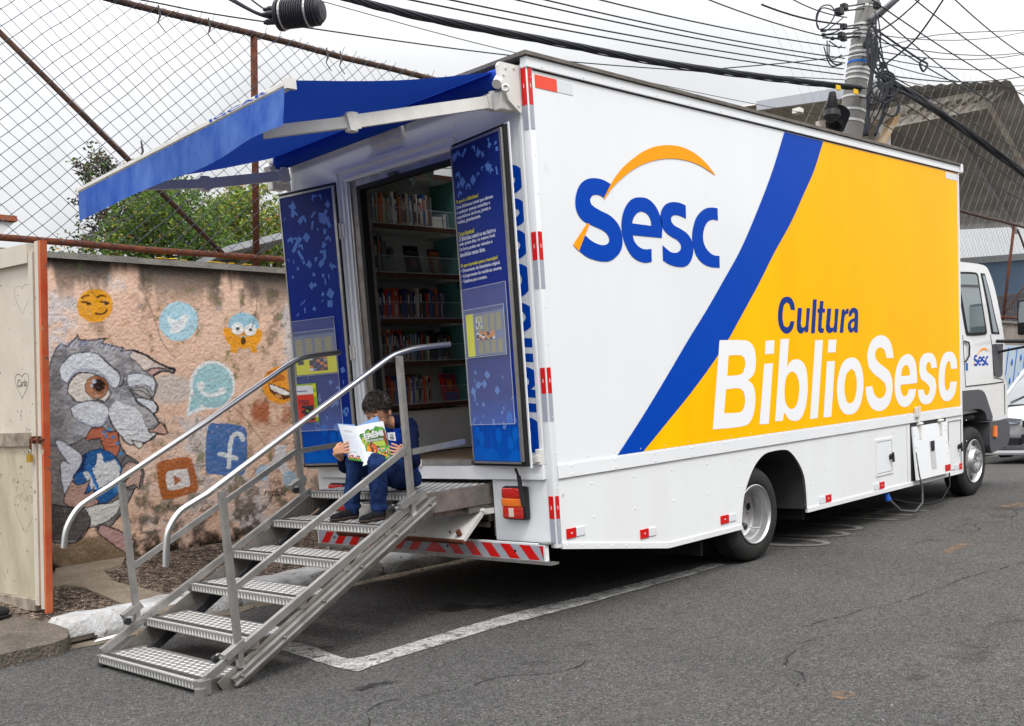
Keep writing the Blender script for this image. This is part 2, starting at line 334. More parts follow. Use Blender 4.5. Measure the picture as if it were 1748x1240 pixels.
def fadem(M, sc=9., lo=.42, hi=.62):
    t = M.node_tree; b = t.nodes['Principled BSDF']; a = N(t, 'ShaderNodeAttribute'); a.attribute_name = 'fade'; g_ = N(t, 'ShaderNodeNewGeometry')
    n_ = N(t, 'ShaderNodeTexNoise'); n_.inputs['Scale'].default_value = sc; n_.inputs['Detail'].default_value = 9; n_.inputs['Roughness'].default_value = .7; t.links.new(g_.outputs['Position'], n_.inputs['Vector'])
    s_ = N(t, 'ShaderNodeMath', operation='ADD'); t.links.new(n_.outputs[0], s_.inputs[0]); t.links.new(a.outputs['Fac'], s_.inputs[1])
    r = N(t, 'ShaderNodeMapRange'); r.inputs[1].default_value = lo + .5; r.inputs[2].default_value = hi + .5; t.links.new(s_.outputs[0], r.inputs[0]); t.links.new(r.outputs[0], b.inputs['Alpha']); return M
def soft_sheet(name, px, off, m_, fn):
    P = [np.array(fn(p[0], p[1], off)) for p in smooth_path(px, 4, 70)]; c = sum(P) / len(P); R = (1, .82, .5, 0); n = len(P); vs_ = []; fd = []
    for k, r in enumerate(R[:-1]): vs_ += [tuple(c + (p - c) * r) for p in P]; fd += [(0., .38, .5)[k]] * n
    vs_.append(tuple(c)); fd.append(.5); fs = [(k * n + i, k * n + (i + 1) % n, (k + 1) * n + (i + 1) % n, (k + 1) * n + i) for k in range(2) for i in range(n)] + [(2 * n + i, 2 * n + (i + 1) % n, 3 * n) for i in range(n)]
    mb = MB(); mb.add(vs_, fs); o = build(name, mb, m_, kind='structure'); at = o.data.color_attributes.new('fade', 'FLOAT_COLOR', 'POINT'); at.data.foreach_set('color', np.array([(f, f, f, 1) for f in fd]).ravel()); return o
def sheet(name, px, off, m_, wobn=1.2, fn=None, thick=0):
    pts = smooth_path(px, 4, 70); P3 = [(fn or PV)(p[0] + random.uniform(-wobn, wobn), p[1] + random.uniform(-wobn, wobn) * .4, off) for p in pts]
    mb = MB(); tri = tessellate_polygon([[Vector((p[0], p[1], 0)) for p in P3]]); mb.add(P3, [tuple(t) for t in tri])
    if thick: n = len(P3); mb.add([tuple(p) for p in P3] + [(p[0] + random.uniform(-.01, .01), p[1] - .01, p[2] - thick) for p in P3], [(i, (i + 1) % n, n + (i + 1) % n, n + i) for i in range(n)])
    build(name, mb, m_, kind='structure')
sheet('path', [(60, 985), (120, 975), (175, 974), (192, 990), (240, 1004), (300, 1018), (330, 1030), (290, 1042), (225, 1035), (165, 1012), (140, 1002), (100, 1000), (60, 1010)], .010, PCONC, thick=.03)
sheet('pavement_patch', [(100, 930), (150, 915), (190, 925), (215, 945), (205, 965), (150, 976), (95, 980)], .012, PCONC, thick=.03)
sheet('driveway', [(-160, 1090), (-60, 1040), (30, 1052), (80, 1062), (118, 1074), (112, 1090), (60, 1104), (0, 1118), (-160, 1150)], .008, DCONC, thick=.16)
def U0(x, y, off): return U(x, y, 2, off)
sheet('road_marking', [(605, 1146), (470, 1106), (480, 1097), (520, 1100), (584, 1122), (604, 1124), (640, 1116), (840, 1056), (1000, 1017), (1180, 972), (1215, 962), (1238, 964), (1180, 981), (1000, 1031), (845, 1072), (640, 1135)], .005, LINEM, .8, U0)
# painted street letters fading under the lorry
g = MB()
def ring(cx_, cy_, rx, ry, wd):
    o = [(cx_ + rx * math.cos(t), cy_ + ry * math.sin(t)) for t in np.linspace(0, 2 * math.pi, 28, endpoint=False)]
    i_ = [(cx_ + (rx - wd) * math.cos(t), cy_ + (ry - wd * .6) * math.sin(t)) for t in np.linspace(0, 2 * math.pi, 28, endpoint=False)]
    n = 28; g.add([(a, b, .006) for a, b in o + i_], [(k, (k + 1) % n, n + (k + 1) % n, n + k) for k in range(n)])
for px, py, rx, ry in ((1340, 926, .22, .42), (1376, 911, .22, .42), (1400, 901, .22, .42)):
    p = U(px, py, 2, 0); ring(p[0], p[1], rx, ry, .1)
for px, py in ((1462, 886), (1490, 878), (1520, 871)):
    p = U(px, py, 2, 0); g.box(p[0] - .04, p[0] + .04, p[1] - .4, p[1] + .4, .002, .006); g.box(p[0] + .04, p[0] + .25, p[1] - .04, p[1] + .04, .002, .006)
build('road_letters', g, LINED, kind='structure')
# oil stains and the orange earth smears
STAIN = mat('oil_stain', (.022, .021, .021), .45, var=.6, vs_=12, dark=(.05, .048, .046))
EARTH = fadem(mat('orange_earth_smear', (.27, .16, .085), .95, var=.8, vs_=13, dark=(.17, .12, .08)), 14, .40, .75); fadem(STAIN, 7, .42, .60); cells(AGG, ((30, .9), (70, .9)))
for nm, pts, m_ in (('oil_stain', [(690, 1040), (760, 1028), (850, 1030), (930, 1020), (900, 1036), (820, 1044), (750, 1050), (712, 1052)], STAIN),
                 ('oil_stain', [(585, 1182), (640, 1163), (700, 1158), (660, 1176), (600, 1186)], STAIN),
                 ('earth_smear', [(1600, 944), (1625, 928), (1668, 922), (1672, 930), (1640, 938), (1612, 950)], EARTH),
                 ('earth_smear', [(1690, 866), (1730, 858), (1760, 853), (1760, 864), (1720, 870)], EARTH),
                 ('earth_smear', [(1400, 1190), (1430, 1176), (1480, 1184), (1440, 1196)], EARTH)):
    soft_sheet(nm, pts, .004, m_, U0)
CRK = mat('road_crack', (.022, .021, .020), .95); g = MB(); rc = random.Random(3)
for (x0, y0, ang, ln) in ((-2.4, -.9, .35, 2.2), (.5, -1.4, -.1, 3.4), (4, -1.0, .05, 4), (2.2, -2.6, .5, 1.6), (-1.5, .9, -.5, 1.2), (7.5, -.2, .1, 4), (-.6, -2.0, .2, 1.3), (3.0, .1, -.35, 1.2)):
    P = [np.array([x0, y0])]; a = ang
    while len(P) * .05 < ln: a += rc.gauss(0, .35); a = ang + (a - ang) * .8; P.append(P[-1] + .05 * np.array([math.cos(a), math.sin(a)]))
    for i in range(len(P) - 1):
        w0 = .0035 * (.4 + rc.random()); d_ = P[i + 1] - P[i]; n_ = np.array([-d_[1], d_[0]]) / np.linalg.norm(d_) * w0
        if rc.random() < .8: g.add([(*(P[i] + n_), .0045), (*(P[i + 1] + n_), .0045), (*(P[i + 1] - n_), .0045), (*(P[i] - n_), .0045)], [(0, 1, 2, 3)])
build('road_cracks', g, CRK, kind='structure')
RUB = fadem(mat('tyre_rubbed_asphalt', (.042, .041, .040), .85, var=.6, vs_=6, dark=(.06, .058, .056)), 3, .48, .85); LGT = fadem(mat('dusty_asphalt', (.125, .12, .112), .95, var=.8, vs_=5, dark=(.09, .086, .082), speck=((90, .60, (.07, .068, .066)),)), 4, .50, .85)
for k, (cx_, cy_, lx, ly, m_) in enumerate(((-.4, -.55, 1.7, .16, RUB), (2.8, -1.3, 2.2, .35, LGT), (-1.2, -1.6, 1.3, .5, LGT), (5.5, -.7, 2.6, .3, RUB), (-2.2, .3, .9, .25, LGT), (.7, -2.4, 1.4, .25, RUB), (8.5, -.6, 2.5, .5, LGT), (1.2, -.1, 1.6, .22, LGT), (-1.0, 1.5, .8, .5, RUB), (3.4, -2.2, 1.6, .5, RUB))):
    P = [(cx_ + lx * math.cos(t) * (1 + .25 * math.sin(t * 3 + k)), cy_ + ly * math.sin(t) * (1 + .3 * math.sin(t * 4 + k))) for t in np.linspace(0, 2 * math.pi, 20, endpoint=False)]
    soft_sheet('road_wear', P, .002 + .00012 * k, m_, lambda x, y, o: (x, y, o))
g = MB()                                                        # loose grit and leaves scattered on the road by the kerb
for k in range(260):
    a = random.uniform(-3.5, 3.2); b = 2.57 - abs(random.gauss(0, .12)); r = random.uniform(.004, .012)
    g.ball((a, b, .004 + r * .4), (r, r * .8, r * .5), 5, 3, random.randrange(2))
for k in range(160):
    a = random.uniform(-3, 6); b = random.uniform(-3, 2.3); r = random.uniform(.003, .007); g.ball((a, b, r * .3), (r, r, r * .5), 5, 3, random.randrange(2))
build('gravel', g, [mat('grit_grey', (.3, .28, .26), .9), mat('grit_brown', (.2, .09, .04), .9)], kind='stuff')
o = build('paper_scrap', MB().add([(-1.93, 2.46, .006), (-1.80, 2.44, .010), (-1.68, 2.49, .006), (-1.72, 2.53, .012), (-1.88, 2.52, .007)], [(0, 1, 2, 3, 4)]), PAPER)
o['label'] = 'scrap of white paper lying in the gutter under the staircase'; o['category'] = 'litter'

# ---------------------------------------------------------------- the painted wall, in its own leaning frame (GO, GM)
def lin(*c): return np.array([((v / 255) / 12.92 if v < 11 else (((v / 255) + .055) / 1.055) ** 2.4) for v in c])
def vnoise(x, y, seed=0):
    xi = np.floor(x).astype(int); yi = np.floor(y).astype(int); fx = x - xi; fy = y - yi; fx = fx * fx * (3 - 2 * fx); fy = fy * fy * (3 - 2 * fy)
    def h(a, b):
        n = (a * 374761393 + b * 668265263 + seed * 1442695041) & 0xffffffff; n = ((n ^ (n >> 13)) * 1274126177) & 0xffffffff; return ((n ^ (n >> 16)) & 0xffff) / 65535.
    return (h(xi, yi) * (1 - fx) + h(xi + 1, yi) * fx) * (1 - fy) + (h(xi, yi + 1) * (1 - fx) + h(xi + 1, yi + 1) * fx) * fy
def fbm(x, y, o=5, seed=0):
    s = 0; a = .5; t = 0
    for k in range(o): s = s + a * vnoise(x, y, seed + k); t += a; a *= .55; x = x * 2.03; y = y * 2.03
    return s / t
def proj(P):
    q = (P - CAM) @ RM.T; return CX + F * q[:, 0] / q[:, 2], CY + F * q[:, 1] / q[:, 2]
WX0, WX1, WH = -2.6, 1.35, 2.40
nx, nz = 640, 400
gx = np.linspace(WX0, WX1, nx); gz = np.linspace(-.35, WH, nz); XX, ZZ = np.meshgrid(gx, gz, indexing='ij'); xx = XX.ravel(); zz = ZZ.ravel()
P3 = GO + (np.column_stack([xx, xx * 0, zz]) @ GM.T)
px, py = proj(P3)
px = px + (fbm(xx * 60, zz * 60, 3, 5) - .5) * 2.6; py = py + (fbm(xx * 60, zz * 60, 3, 9) - .5) * 2.6
col = np.tile(lin(236, 198, 172) * .92, (len(xx), 1))
def blend(c, a): global col; a = np.clip(a, 0, 1)[:, None]; col = col * (1 - a) + np.array(c) * a
def ss(x, a, b): t = np.clip((x - a) / (b - a), 0, 1); return t * t * (3 - 2 * t)
n1 = fbm(xx * 2.2, zz * 2.2, 6, 1); n2 = fbm(xx * 6, zz * 2.5, 6, 2); n3 = fbm(xx * 14, zz * 14, 5, 3); n4 = fbm(xx * 5, zz * .9, 6, 4); n5 = fbm(xx * 40, zz * 40, 3, 6)
blend(lin(240, 214, 196) * .92, ss(n1, .45, .65) * .7); blend(lin(218, 172, 140) * .85, ss(n3, .52, .70) * .55)
blend(lin(214, 212, 214) * .9, ss(n1 + n3 * .4, .74, .84) * .7)
low = ss(zz, 1.35, .2); blend(lin(196, 140, 100) * .7, low * ss(n3, .42, .66) * .6); blend(lin(165, 155, 148) * .7, low * ss(n3 * .6 + n2 * .5, .56, .68) * .6)
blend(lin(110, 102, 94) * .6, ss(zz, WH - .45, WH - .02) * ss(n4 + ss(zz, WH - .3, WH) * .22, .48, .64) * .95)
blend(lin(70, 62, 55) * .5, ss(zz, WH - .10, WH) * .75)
for (a, b, wd) in ((.05, .32, .05), (.30, .55, .03), (-.62, .36, .045), (.42, .62, .05), (-1.0, .5, .04), (.62, .9, .06)):      # dark water runs
    xc = a + (zz - 2.2) * .05; blend(lin(92, 84, 78) * .6, np.exp(-((xx - xc) / (wd * (.7 + n3))) ** 2) * ss(zz, WH - b * 1.9, WH - .15) * ss(n3 + .12, .50, .68) * .65)
blend(lin(116, 130, 80) * .8, ss(n3 + n2 * .4, .84, .92) * ss(n5, .4, .6) * .7)
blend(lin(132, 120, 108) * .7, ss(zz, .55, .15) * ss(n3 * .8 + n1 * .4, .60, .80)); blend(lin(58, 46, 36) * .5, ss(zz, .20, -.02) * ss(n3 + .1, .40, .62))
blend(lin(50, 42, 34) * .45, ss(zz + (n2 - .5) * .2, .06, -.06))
blend(lin(150, 128, 100) * .7, ss(np.hypot((px - 160) / 75, (py - 948) / 34), 1.1, .8) * .9)
blend(lin(196, 150, 110) * .75, ss(np.hypot((px - 470) / 60, (py - 710) / 40), 1.2, .3) * ss(n2, .3, .5) * .0)
blend(lin(190, 100, 55) * .7, ss(np.hypot((px - 455) / 55, (py - 705) / 28), 1.2, .3) * ss(n2, .35, .55) * .9)
blend(lin(225, 215, 205) * .8, ss(np.hypot((px - 290) / 42, (py - 665) / 28), 1.1, .7) * .85)
def inpoly(P):
    P = np.array(P, float); x0 = P[:, 0].min(); x1 = P[:, 0].max(); y0 = P[:, 1].min(); y1 = P[:, 1].max()
    r = np.zeros(len(px), bool); idx = np.where((px > x0) & (px < x1) & (py > y0) & (py < y1))[0]; X = px[idx]; Y = py[idx]; c = np.zeros(len(idx), bool)
    for i in range(len(P)):
        ax, ay = P[i]; bx, by = P[i - 1]
        if ay == by: continue
        c ^= ((ay > Y) != (by > Y)) & (X < (bx - ax) * (Y - ay) / (by - ay) + ax)
    r[idx] = c; return r
def strokem(P, wd):
    P = np.array(P, float); m_ = wd + 2; idx = np.where((px > P[:, 0].min() - m_) & (px < P[:, 0].max() + m_) & (py > P[:, 1].min() - m_) & (py < P[:, 1].max() + m_))[0]
    X = px[idx]; Y = py[idx]; d = np.full(len(idx), 1e9)
    for i in range(len(P) - 1):
        a = P[i]; b = P[i + 1] - a; t = np.clip(((X - a[0]) * b[0] + (Y - a[1]) * b[1]) / max(1e-9, b @ b), 0, 1); d = np.minimum(d, np.hypot(X - a[0] - t * b[0], Y - a[1] - t * b[1]))
    r = np.zeros(len(px)); r[idx] = np.clip((wd / 2 + .5 - d), 0, 1); return r
A_ = lambda L: [(x * .30637, 400 + y * .30637) for x, y in L]
B_ = lambda L: [(240 + x * .3226, 480 + y * .3226) for x, y in L]
C_ = lambda L: [(80 + x * .1613, 560 + y * .1613) for x, y in L]
D_ = lambda L: [(80 + x * .19355, 740 + y * .19355) for x, y in L]
def paint(P, c, line=0, op=.93, sm=True, lc=(28, 26, 30)):
    P = smooth_path(P, 4, 60) if sm else P
    a = inpoly(P).astype(float) * op * (1 - ss(n5, .70, .84) * .5); blend(lin(*c) * .98, a)
    if line: blend(lin(*lc) * .8, strokem(list(P) + [P[0]], line) * .92)
def strk(P, wd, c=(28, 26, 30), closed=False, op=.92, sm=True):
    P = smooth_path(P, 5, 75, closed=False) if sm and len(P) > 2 else P; blend(lin(*c) * .95, strokem(P, wd) * op)
def circ(cx_, cy_, rx, ry=None, n=40): ry = ry or rx; return [(cx_ + rx * math.cos(t), cy_ + ry * math.sin(t)) for t in np.linspace(0, 2 * math.pi, n, endpoint=False)]
# grey animal with a wink
body = [(80, 640), (80, 925), (128, 926), (150, 902), (185, 900), (200, 885), (212, 868), (225, 845), (240, 806), (232, 788), (215, 776), (202, 742), (230, 700), (200, 640), (120, 620)]
head = [(80, 645), (86, 622), (93, 600), (98, 592), (104, 588), (113, 592), (124, 582), (132, 572), (134, 580), (150, 582), (168, 579), (181, 578), (172, 586), (190, 590), (211, 594), (206, 600), (228, 598), (250, 608), (265, 616), (285, 626), (298, 630), (296, 636), (285, 633), (272, 636), (261, 643), (268, 657), (264, 671), (261, 682), (269, 694), (268, 702), (262, 708), (272, 723), (279, 724), (286, 739), (277, 742), (267, 741), (262, 749), (249, 754), (246, 758), (224, 760), (209, 750), (199, 738), (150, 745), (120, 760), (80, 760)]
paint(body, (134, 132, 133), 2.4); paint(head, (172, 173, 177), 2.4)
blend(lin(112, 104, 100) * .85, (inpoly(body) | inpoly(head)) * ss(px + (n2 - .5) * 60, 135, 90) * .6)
blend(lin(96, 93, 95) * .8, (inpoly(body) | inpoly(head)) * ss(n3 + n2 * .3, .62, .74) * .5)
blend(lin(66, 60, 58) * .75, inpoly(D_([(30, 620), (330, 660), (380, 760), (360, 850), (270, 950), (20, 940)])) * .7); strk(D_([(20, 620), (120, 640), (260, 655), (340, 680), (380, 750), (360, 850), (280, 950)]), 2.2)
fur = []
for k in range(90):
    a = random.uniform(84, 180); b = random.uniform(590, 900)
    if a > 130 and 610 < b < 800: continue
    strk([(a, b), (a + random.uniform(-5, 4), b + random.uniform(6, 15))], .9, random.choice([(60, 56, 58), (175, 175, 185), (85, 80, 80)]), sm=False, op=.6)
for k in range(34):
    t = random.random(); a = 95 + t * 125; b = 590 - math.sin(t * 3.1) * 12 + t * 14
    strk([(a, b + 6), (a + random.uniform(3, 9), b - random.uniform(0, 5))], 1.3, random.choice([(120, 125, 160), (90, 95, 125), (190, 195, 215)]), sm=False, op=.8)
GRAYL = (218, 221, 226)
paint(C_([(140, 400), (190, 350), (250, 290), (340, 265), (460, 260), (570, 300), (650, 380), (730, 450), (770, 500), (765, 590), (720, 640), (670, 620), (620, 560), (540, 500), (420, 470), (320, 480), (260, 520), (210, 590), (150, 540), (130, 460)]), GRAYL, 1.5)
strk(C_([(230, 560), (300, 470), (400, 440), (520, 460), (620, 530), (680, 600)]), 4.5, (120, 124, 150), op=.55)
paint(C_([(215, 670), (250, 560), (320, 490), (430, 475), (560, 520), (640, 620), (680, 700), (610, 790), (540, 760), (320, 785), (270, 740)]), (226, 216, 206), 2.2)
paint(C_(circ(525, 628, 122, 122)), (180, 118, 78), 1.2); blend(lin(120, 62, 38) * .8, inpoly(C_(circ(560, 610, 92, 92))) * .5)
paint(C_(circ(548, 605, 66)), (24, 22, 24)); paint(C_(circ(498, 566, 22)), (200, 210, 225)); paint(C_(circ(474, 610, 13)), (190, 195, 210))
paint(C_([(245, 850), (300, 810), (450, 770), (560, 790), (640, 840), (655, 920), (620, 1000), (560, 1045), (460, 1040), (340, 990), (265, 920)]), GRAYL, 1.5)
strk(C_([(320, 960), (450, 1030), (580, 1020), (640, 930)]), 4, (150, 155, 185), op=.5)
paint(C_([(690, 810), (740, 780), (800, 800), (900, 830), (970, 880), (1010, 950), (1050, 1050), (1110, 1080), (1160, 1110), (1050, 1200), (880, 1235), (800, 1170), (720, 1060), (670, 980), (655, 900)]), (222, 223, 224), 0)
strk(C_([(655, 940), (680, 1010), (760, 1120), (870, 1235), (960, 1225), (1060, 1200), (1150, 1130)]), 2.4)
for p in ((970, 1080), (1010, 1085), (975, 1125), (1070, 1125), (1100, 1130), (910, 1190), (960, 1175)): paint(C_(circ(p[0], p[1], 7, 7, 10)), (30, 28, 30))
strk(C_([(760, 1075), (860, 1080), (940, 1090)]), .9); strk(C_([(790, 1150), (880, 1135), (960, 1130)]), .9)
paint(C_([(850, 500), (950, 480), (1080, 510), (1140, 560), (1140, 640), (1115, 680), (1080, 620), (980, 600), (870, 630), (845, 570)]), GRAYL, 1.2)
paint(C_([(885, 645), (1000, 625), (1080, 680), (1110, 750), (1050, 755), (940, 700)]), (170, 166, 160), 1.8); strk(C_([(900, 660), (1000, 670), (1070, 715), (1105, 750)]), 1.4)
paint(C_([(940, 740), (1030, 745), (1110, 770), (1165, 830), (1150, 890), (1120, 905), (1040, 830), (960, 780)]), GRAYL, 2.2)
strk(C_([(870, 650), (920, 720), (960, 800), (1060, 850), (1130, 920), (1190, 1000)]), 2.2)
paint(C_([(1070, 1075), (1130, 1065), (1200, 1000), (1240, 1040), (1275, 1110), (1240, 1128), (1130, 1105), (1090, 1112)]), (205, 160, 142), 2.2)
paint(C_([(900, 240), (1050, 300), (1150, 370), (1300, 430), (1350, 450), (1230, 425), (1110, 425), (1030, 460), (960, 380), (870, 300)]), (225, 208, 196), 1.6)
paint(C_([(1050, 470), (1120, 430), (1230, 430), (1180, 460), (1110, 505)]), (200, 160, 150), 1.2)
strk(C_([(905, 235), (1050, 285), (1160, 360), (1300, 425), (1355, 450), (1330, 480), (1260, 455), (1190, 470), (1120, 510)]), 2.6)
strk(C_([(820, 500), (800, 600), (760, 625)]), 1.6); strk(C_([(812, 560), (820, 610), (850, 600), (845, 560)]), 1.3); strk(C_([(560, 290), (640, 380), (740, 450), (768, 490)]), 1.8)
paint(C_([(400, 1190), (450, 1090), (520, 1050), (600, 1060), (650, 1100), (740, 1090), (765, 1190), (765, 1300), (720, 1370), (640, 1330), (590, 1250), (560, 1170), (480, 1180)]), (190, 106, 76), 2)
for p in ((600, 1100), (625, 1145), (660, 1075), (700, 1155), (745, 1225), (570, 1290), (780, 1330)): paint(C_(circ(p[0], p[1], 24, 17, 12)), (60, 140, 190))
paint(D_([(745, 60), (800, 130), (830, 130), (850, 80)]), (226, 222, 214), 1.8)
paint(D_([(700, 190), (790, 240), (850, 330), (840, 460), (740, 500), (660, 430), (640, 300)]), (116, 114, 118), 1.8)
paint(D_(circ(455, 380, 216, 238)), (64, 138, 196), 2.2); blend(lin(30, 90, 160) * .8, inpoly(D_(circ(455, 380, 216, 238))) * ss(n2 + n3 * .3, .55, .72) * .8)
paint(D_([(330, 180), (352, 205), (335, 260), (330, 320), (290, 340), (250, 375), (262, 330), (285, 300), (270, 250)]), (34, 52, 96), 0)
paint(D_([(395, 310), (430, 280), (445, 185), (465, 170), (485, 190), (500, 262), (600, 230), (640, 300), (640, 400), (540, 440), (460, 490), (430, 400)]), (222, 222, 220), 0)
paint(D_([(315, 345), (365, 335), (440, 490), (400, 500)]), (222, 222, 220), 0); strk(D_([(360, 310), (420, 300)]), 2.4, (40, 100, 190)); strk(D_([(375, 320), (410, 410), (450, 500)]), 4, (50, 128, 200))
paint(D_([(70, 70), (110, 60), (180, 100), (300, 190), (290, 300), (235, 370), (220, 450), (155, 545), (125, 400), (115, 260), (150, 240), (190, 265), (140, 200), (90, 120)]), (205, 207, 215), 1.6)
paint(D_([(150, 580), (170, 520), (220, 420), (260, 450), (300, 450), (380, 410), (350, 490), (330, 530), (380, 520), (415, 470), (405, 560), (455, 595), (440, 625), (350, 655), (230, 650), (160, 620)]), (188, 150, 136), 1.8)
paint(D_([(690, 270), (760, 255), (810, 290), (835, 350), (820, 430), (810, 495), (770, 450), (700, 480), (680, 440), (720, 390), (640, 380)]), (205, 172, 156), 2)
paint(D_([(330, 660), (450, 625), (560, 615), (640, 570), (645, 640), (590, 730), (480, 800), (375, 830), (385, 760)]), (222, 220, 214), 1.8)
paint(D_([(450, 840), (480, 805), (560, 830), (640, 860), (700, 900), (780, 950), (750, 1000), (720, 1010), (700, 1060), (620, 1010), (520, 930), (450, 880)]), (192, 152, 146), 2.4)
# painted faces and signs
BRN = (60, 38, 24)
paint(A_(circ(528, 398, 100, 93)), (232, 158, 14))
for q in ([(455, 355), (472, 343), (495, 342)], [(540, 352), (560, 342), (588, 347)], [(455, 377), (480, 380), (502, 388)], [(560, 377), (580, 377), (603, 384)]): strk(A_(q), 3.2, BRN)
for q in ((492, 388), (592, 386)): paint(A_(circ(q[0], q[1], 11, 9, 14)), BRN)
strk(A_([(533, 442), (565, 446), (585, 436), (597, 422)]), 3.4, BRN)
paint(B_(circ(200, 214, 101, 104)), (172, 214, 228)); paint(B_([(140, 178), (170, 205), (200, 212), (215, 182), (245, 178), (262, 188), (245, 215), (230, 248), (195, 275), (160, 275), (145, 262), (165, 245), (145, 220)]), (236, 238, 238))
paint(B_([(436, 256), (458, 243), (485, 268), (600, 268), (622, 254), (642, 262), (636, 310), (612, 345), (618, 378), (585, 380), (578, 350), (545, 357), (515, 350), (508, 384), (472, 378), (475, 345), (450, 310)]), (238, 158, 10))
paint(B_(circ(543, 232, 80, 64)), (150, 196, 214)); blend(lin(238, 158, 10) * .82, inpoly(B_([(462, 250), (625, 250), (600, 290), (490, 290)])) * .9)
for q in ((512, 252), (580, 258)): paint(B_(circ(q[0], q[1], 32)), (238, 238, 236)); paint(B_(circ(q[0], q[1], 9, 9, 12)), (40, 40, 48))
paint(B_(circ(543, 316, 12, 22, 16)), (60, 36, 24))
paint(B_(circ(378, 550, 120, 128)), (232, 236, 236)); paint(B_([(258, 590), (240, 720), (345, 676), (300, 600)]), (232, 236, 236))
paint(B_(circ(380, 555, 106, 116)), (156, 200, 204)); paint(B_([(270, 600), (255, 700), (330, 650)]), (156, 200, 204))
strk(B_([(308, 560), (330, 592), (370, 606), (430, 590)]), 7, (236, 238, 238)); paint(B_(circ(318, 552, 24, 20, 14)), (236, 238, 238)); paint(B_(circ(428, 582, 24, 20, 14)), (236, 238, 238))
paint(B_([(375, 752), (530, 765), (560, 795), (555, 1000), (530, 1027), (370, 1022), (342, 1000), (350, 800), (357, 770)]), (58, 110, 172))
blend(lin(36, 84, 150) * .8, inpoly(B_([(350, 752), (560, 765), (555, 1027), (342, 1022)])) * ss(n2, .5, .65) * .0)
strk(B_([(466, 985), (470, 900), (478, 845), (495, 815), (522, 808), (540, 838)]), 7.5, (230, 232, 230)); strk(B_([(418, 915), (460, 925), (505, 938)]), 7, (230, 232, 230))
paint(B_([(80, 970), (100, 955), (240, 930), (268, 942), (303, 1090), (290, 1115), (130, 1155), (108, 1140)]), (176, 94, 34)); paint(B_([(130, 1020), (150, 1005), (245, 993), (262, 1075), (250, 1088), (155, 1108), (140, 1095)]), (230, 226, 222)); paint(B_([(170, 1025), (215, 1052), (180, 1084)]), (176, 94, 34), sm=False)
paint(B_(circ(738, 550, 94, 99)), (236, 150, 20)); blend(lin(190, 100, 40) * .8, inpoly(B_([(665, 480), (720, 465), (770, 520), (700, 540)])) * .8)
paint(B_([(674, 538), (740, 560), (800, 590), (790, 615), (735, 625), (690, 590)]), (50, 32, 28)); paint(B_([(682, 546), (740, 568), (790, 592), (775, 604), (720, 590), (690, 570)]), (236, 232, 224)); paint(B_([(705, 600), (735, 600), (750, 618), (722, 622)]), (200, 140, 90))
paint(B_([(715, 870), (770, 868), (765, 950), (792, 1010), (760, 1040), (725, 985), (690, 1000), (640, 1030), (660, 980), (700, 940)]), (224, 224, 226), op=.8)
paint(B_(circ(645, 1015, 34, 44)), (170, 200, 222), op=.8); paint(B_(circ(790, 1050, 40, 48)), (150, 190, 214), op=.8)
# faded handwriting
def scrawl(x0, y0, n, dx, h, wd, c, op):
    q = []; x = x0
    for k in range(n): q += [(x, y0 + random.uniform(-h, 0)), (x + dx * .4, y0 + random.uniform(-h * .3, h * .3)), (x + dx * .2, y0 - h * random.random())]; x += dx * (1.6 if random.random() < .15 else 1)
    strk(q, wd, c, op=op)
scrawl(236, 868, 13, 7.5, 9, 1.1, (60, 52, 48), .7)
v_, f_ = text2d('rupt.ic', .02, .15); hi = v_.max(0)
for tri in f_:
    P = [(450 + v_[i][0] / hi[0] * 38, 846 - v_[i][1] / hi[1] * 11) for i in tri]; blend(lin(38, 32, 30) * .8, inpoly(P) * .8)
# long cracks
for q in ([(236, 486), (246, 505), (258, 530), (268, 560), (280, 590), (300, 612)], [(392, 690), (410, 706), (430, 730), (452, 760)], [(150, 470), (158, 500), (170, 510)], [(430, 470), (438, 520), (430, 560)]): strk(q, 2.2, (96, 88, 78), op=.55)
dep = (fbm(xx * 60, zz * 60, 4, 21) - .5) * .008 + (fbm(xx * 7, zz * 7, 3, 22) - .5) * .008
col = col * np.array([1.06, 1.08, 1.12]); col *= (1 + (fbm(xx * 90, zz * 90, 2, 31) - .5)[:, None] * .22)
wallt = thing('graffiti_wall', 'rough peach stucco wall painted with a winking grey animal, emoji faces and app icons', 'wall', tuple(G(0, 0, 0)))
Pw = GO + (np.column_stack([xx, -dep - .004, zz]) @ GM.T)
mb = MB(); mb.v = [tuple(p) for p in Pw]
mb.f = [(i * nz + j, (i + 1) * nz + j, (i + 1) * nz + j + 1, i * nz + j + 1) for i in range(nx - 1) for j in range(nz - 1)]; mb.m = []
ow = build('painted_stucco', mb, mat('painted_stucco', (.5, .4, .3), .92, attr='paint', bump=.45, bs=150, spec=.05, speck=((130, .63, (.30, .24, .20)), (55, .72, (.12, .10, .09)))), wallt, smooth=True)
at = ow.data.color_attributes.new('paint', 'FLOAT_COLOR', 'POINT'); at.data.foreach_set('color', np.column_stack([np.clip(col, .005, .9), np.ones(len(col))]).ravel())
def gbox(mb, x0, x1, y0, y1, z0, z1, mi=0):
    mb.hexa([G(x0, y0, z0), G(x1, y0, z0), G(x1, y1, z0), G(x0, y1, z0)], [G(x0, y0, z1), G(x1, y0, z1), G(x1, y1, z1), G(x0, y1, z1)], mi)
mb = MB(); gbox(mb, WX0, 34, .02, .2, -.4, WH - .005); build('wall_core', mb, CONC, wallt)
mb = MB(); gbox(mb, WX1, 34, -.004, .018, -.4, WH); build('plain_plaster', mb, mat('grey_plaster', (.33, .29, .26), .9, var=.8, vs_=2.5, dark=(.16, .13, .11), bump=.5, bs=40), wallt)
mb = MB()
xs = np.linspace(WX0, 34, 240)
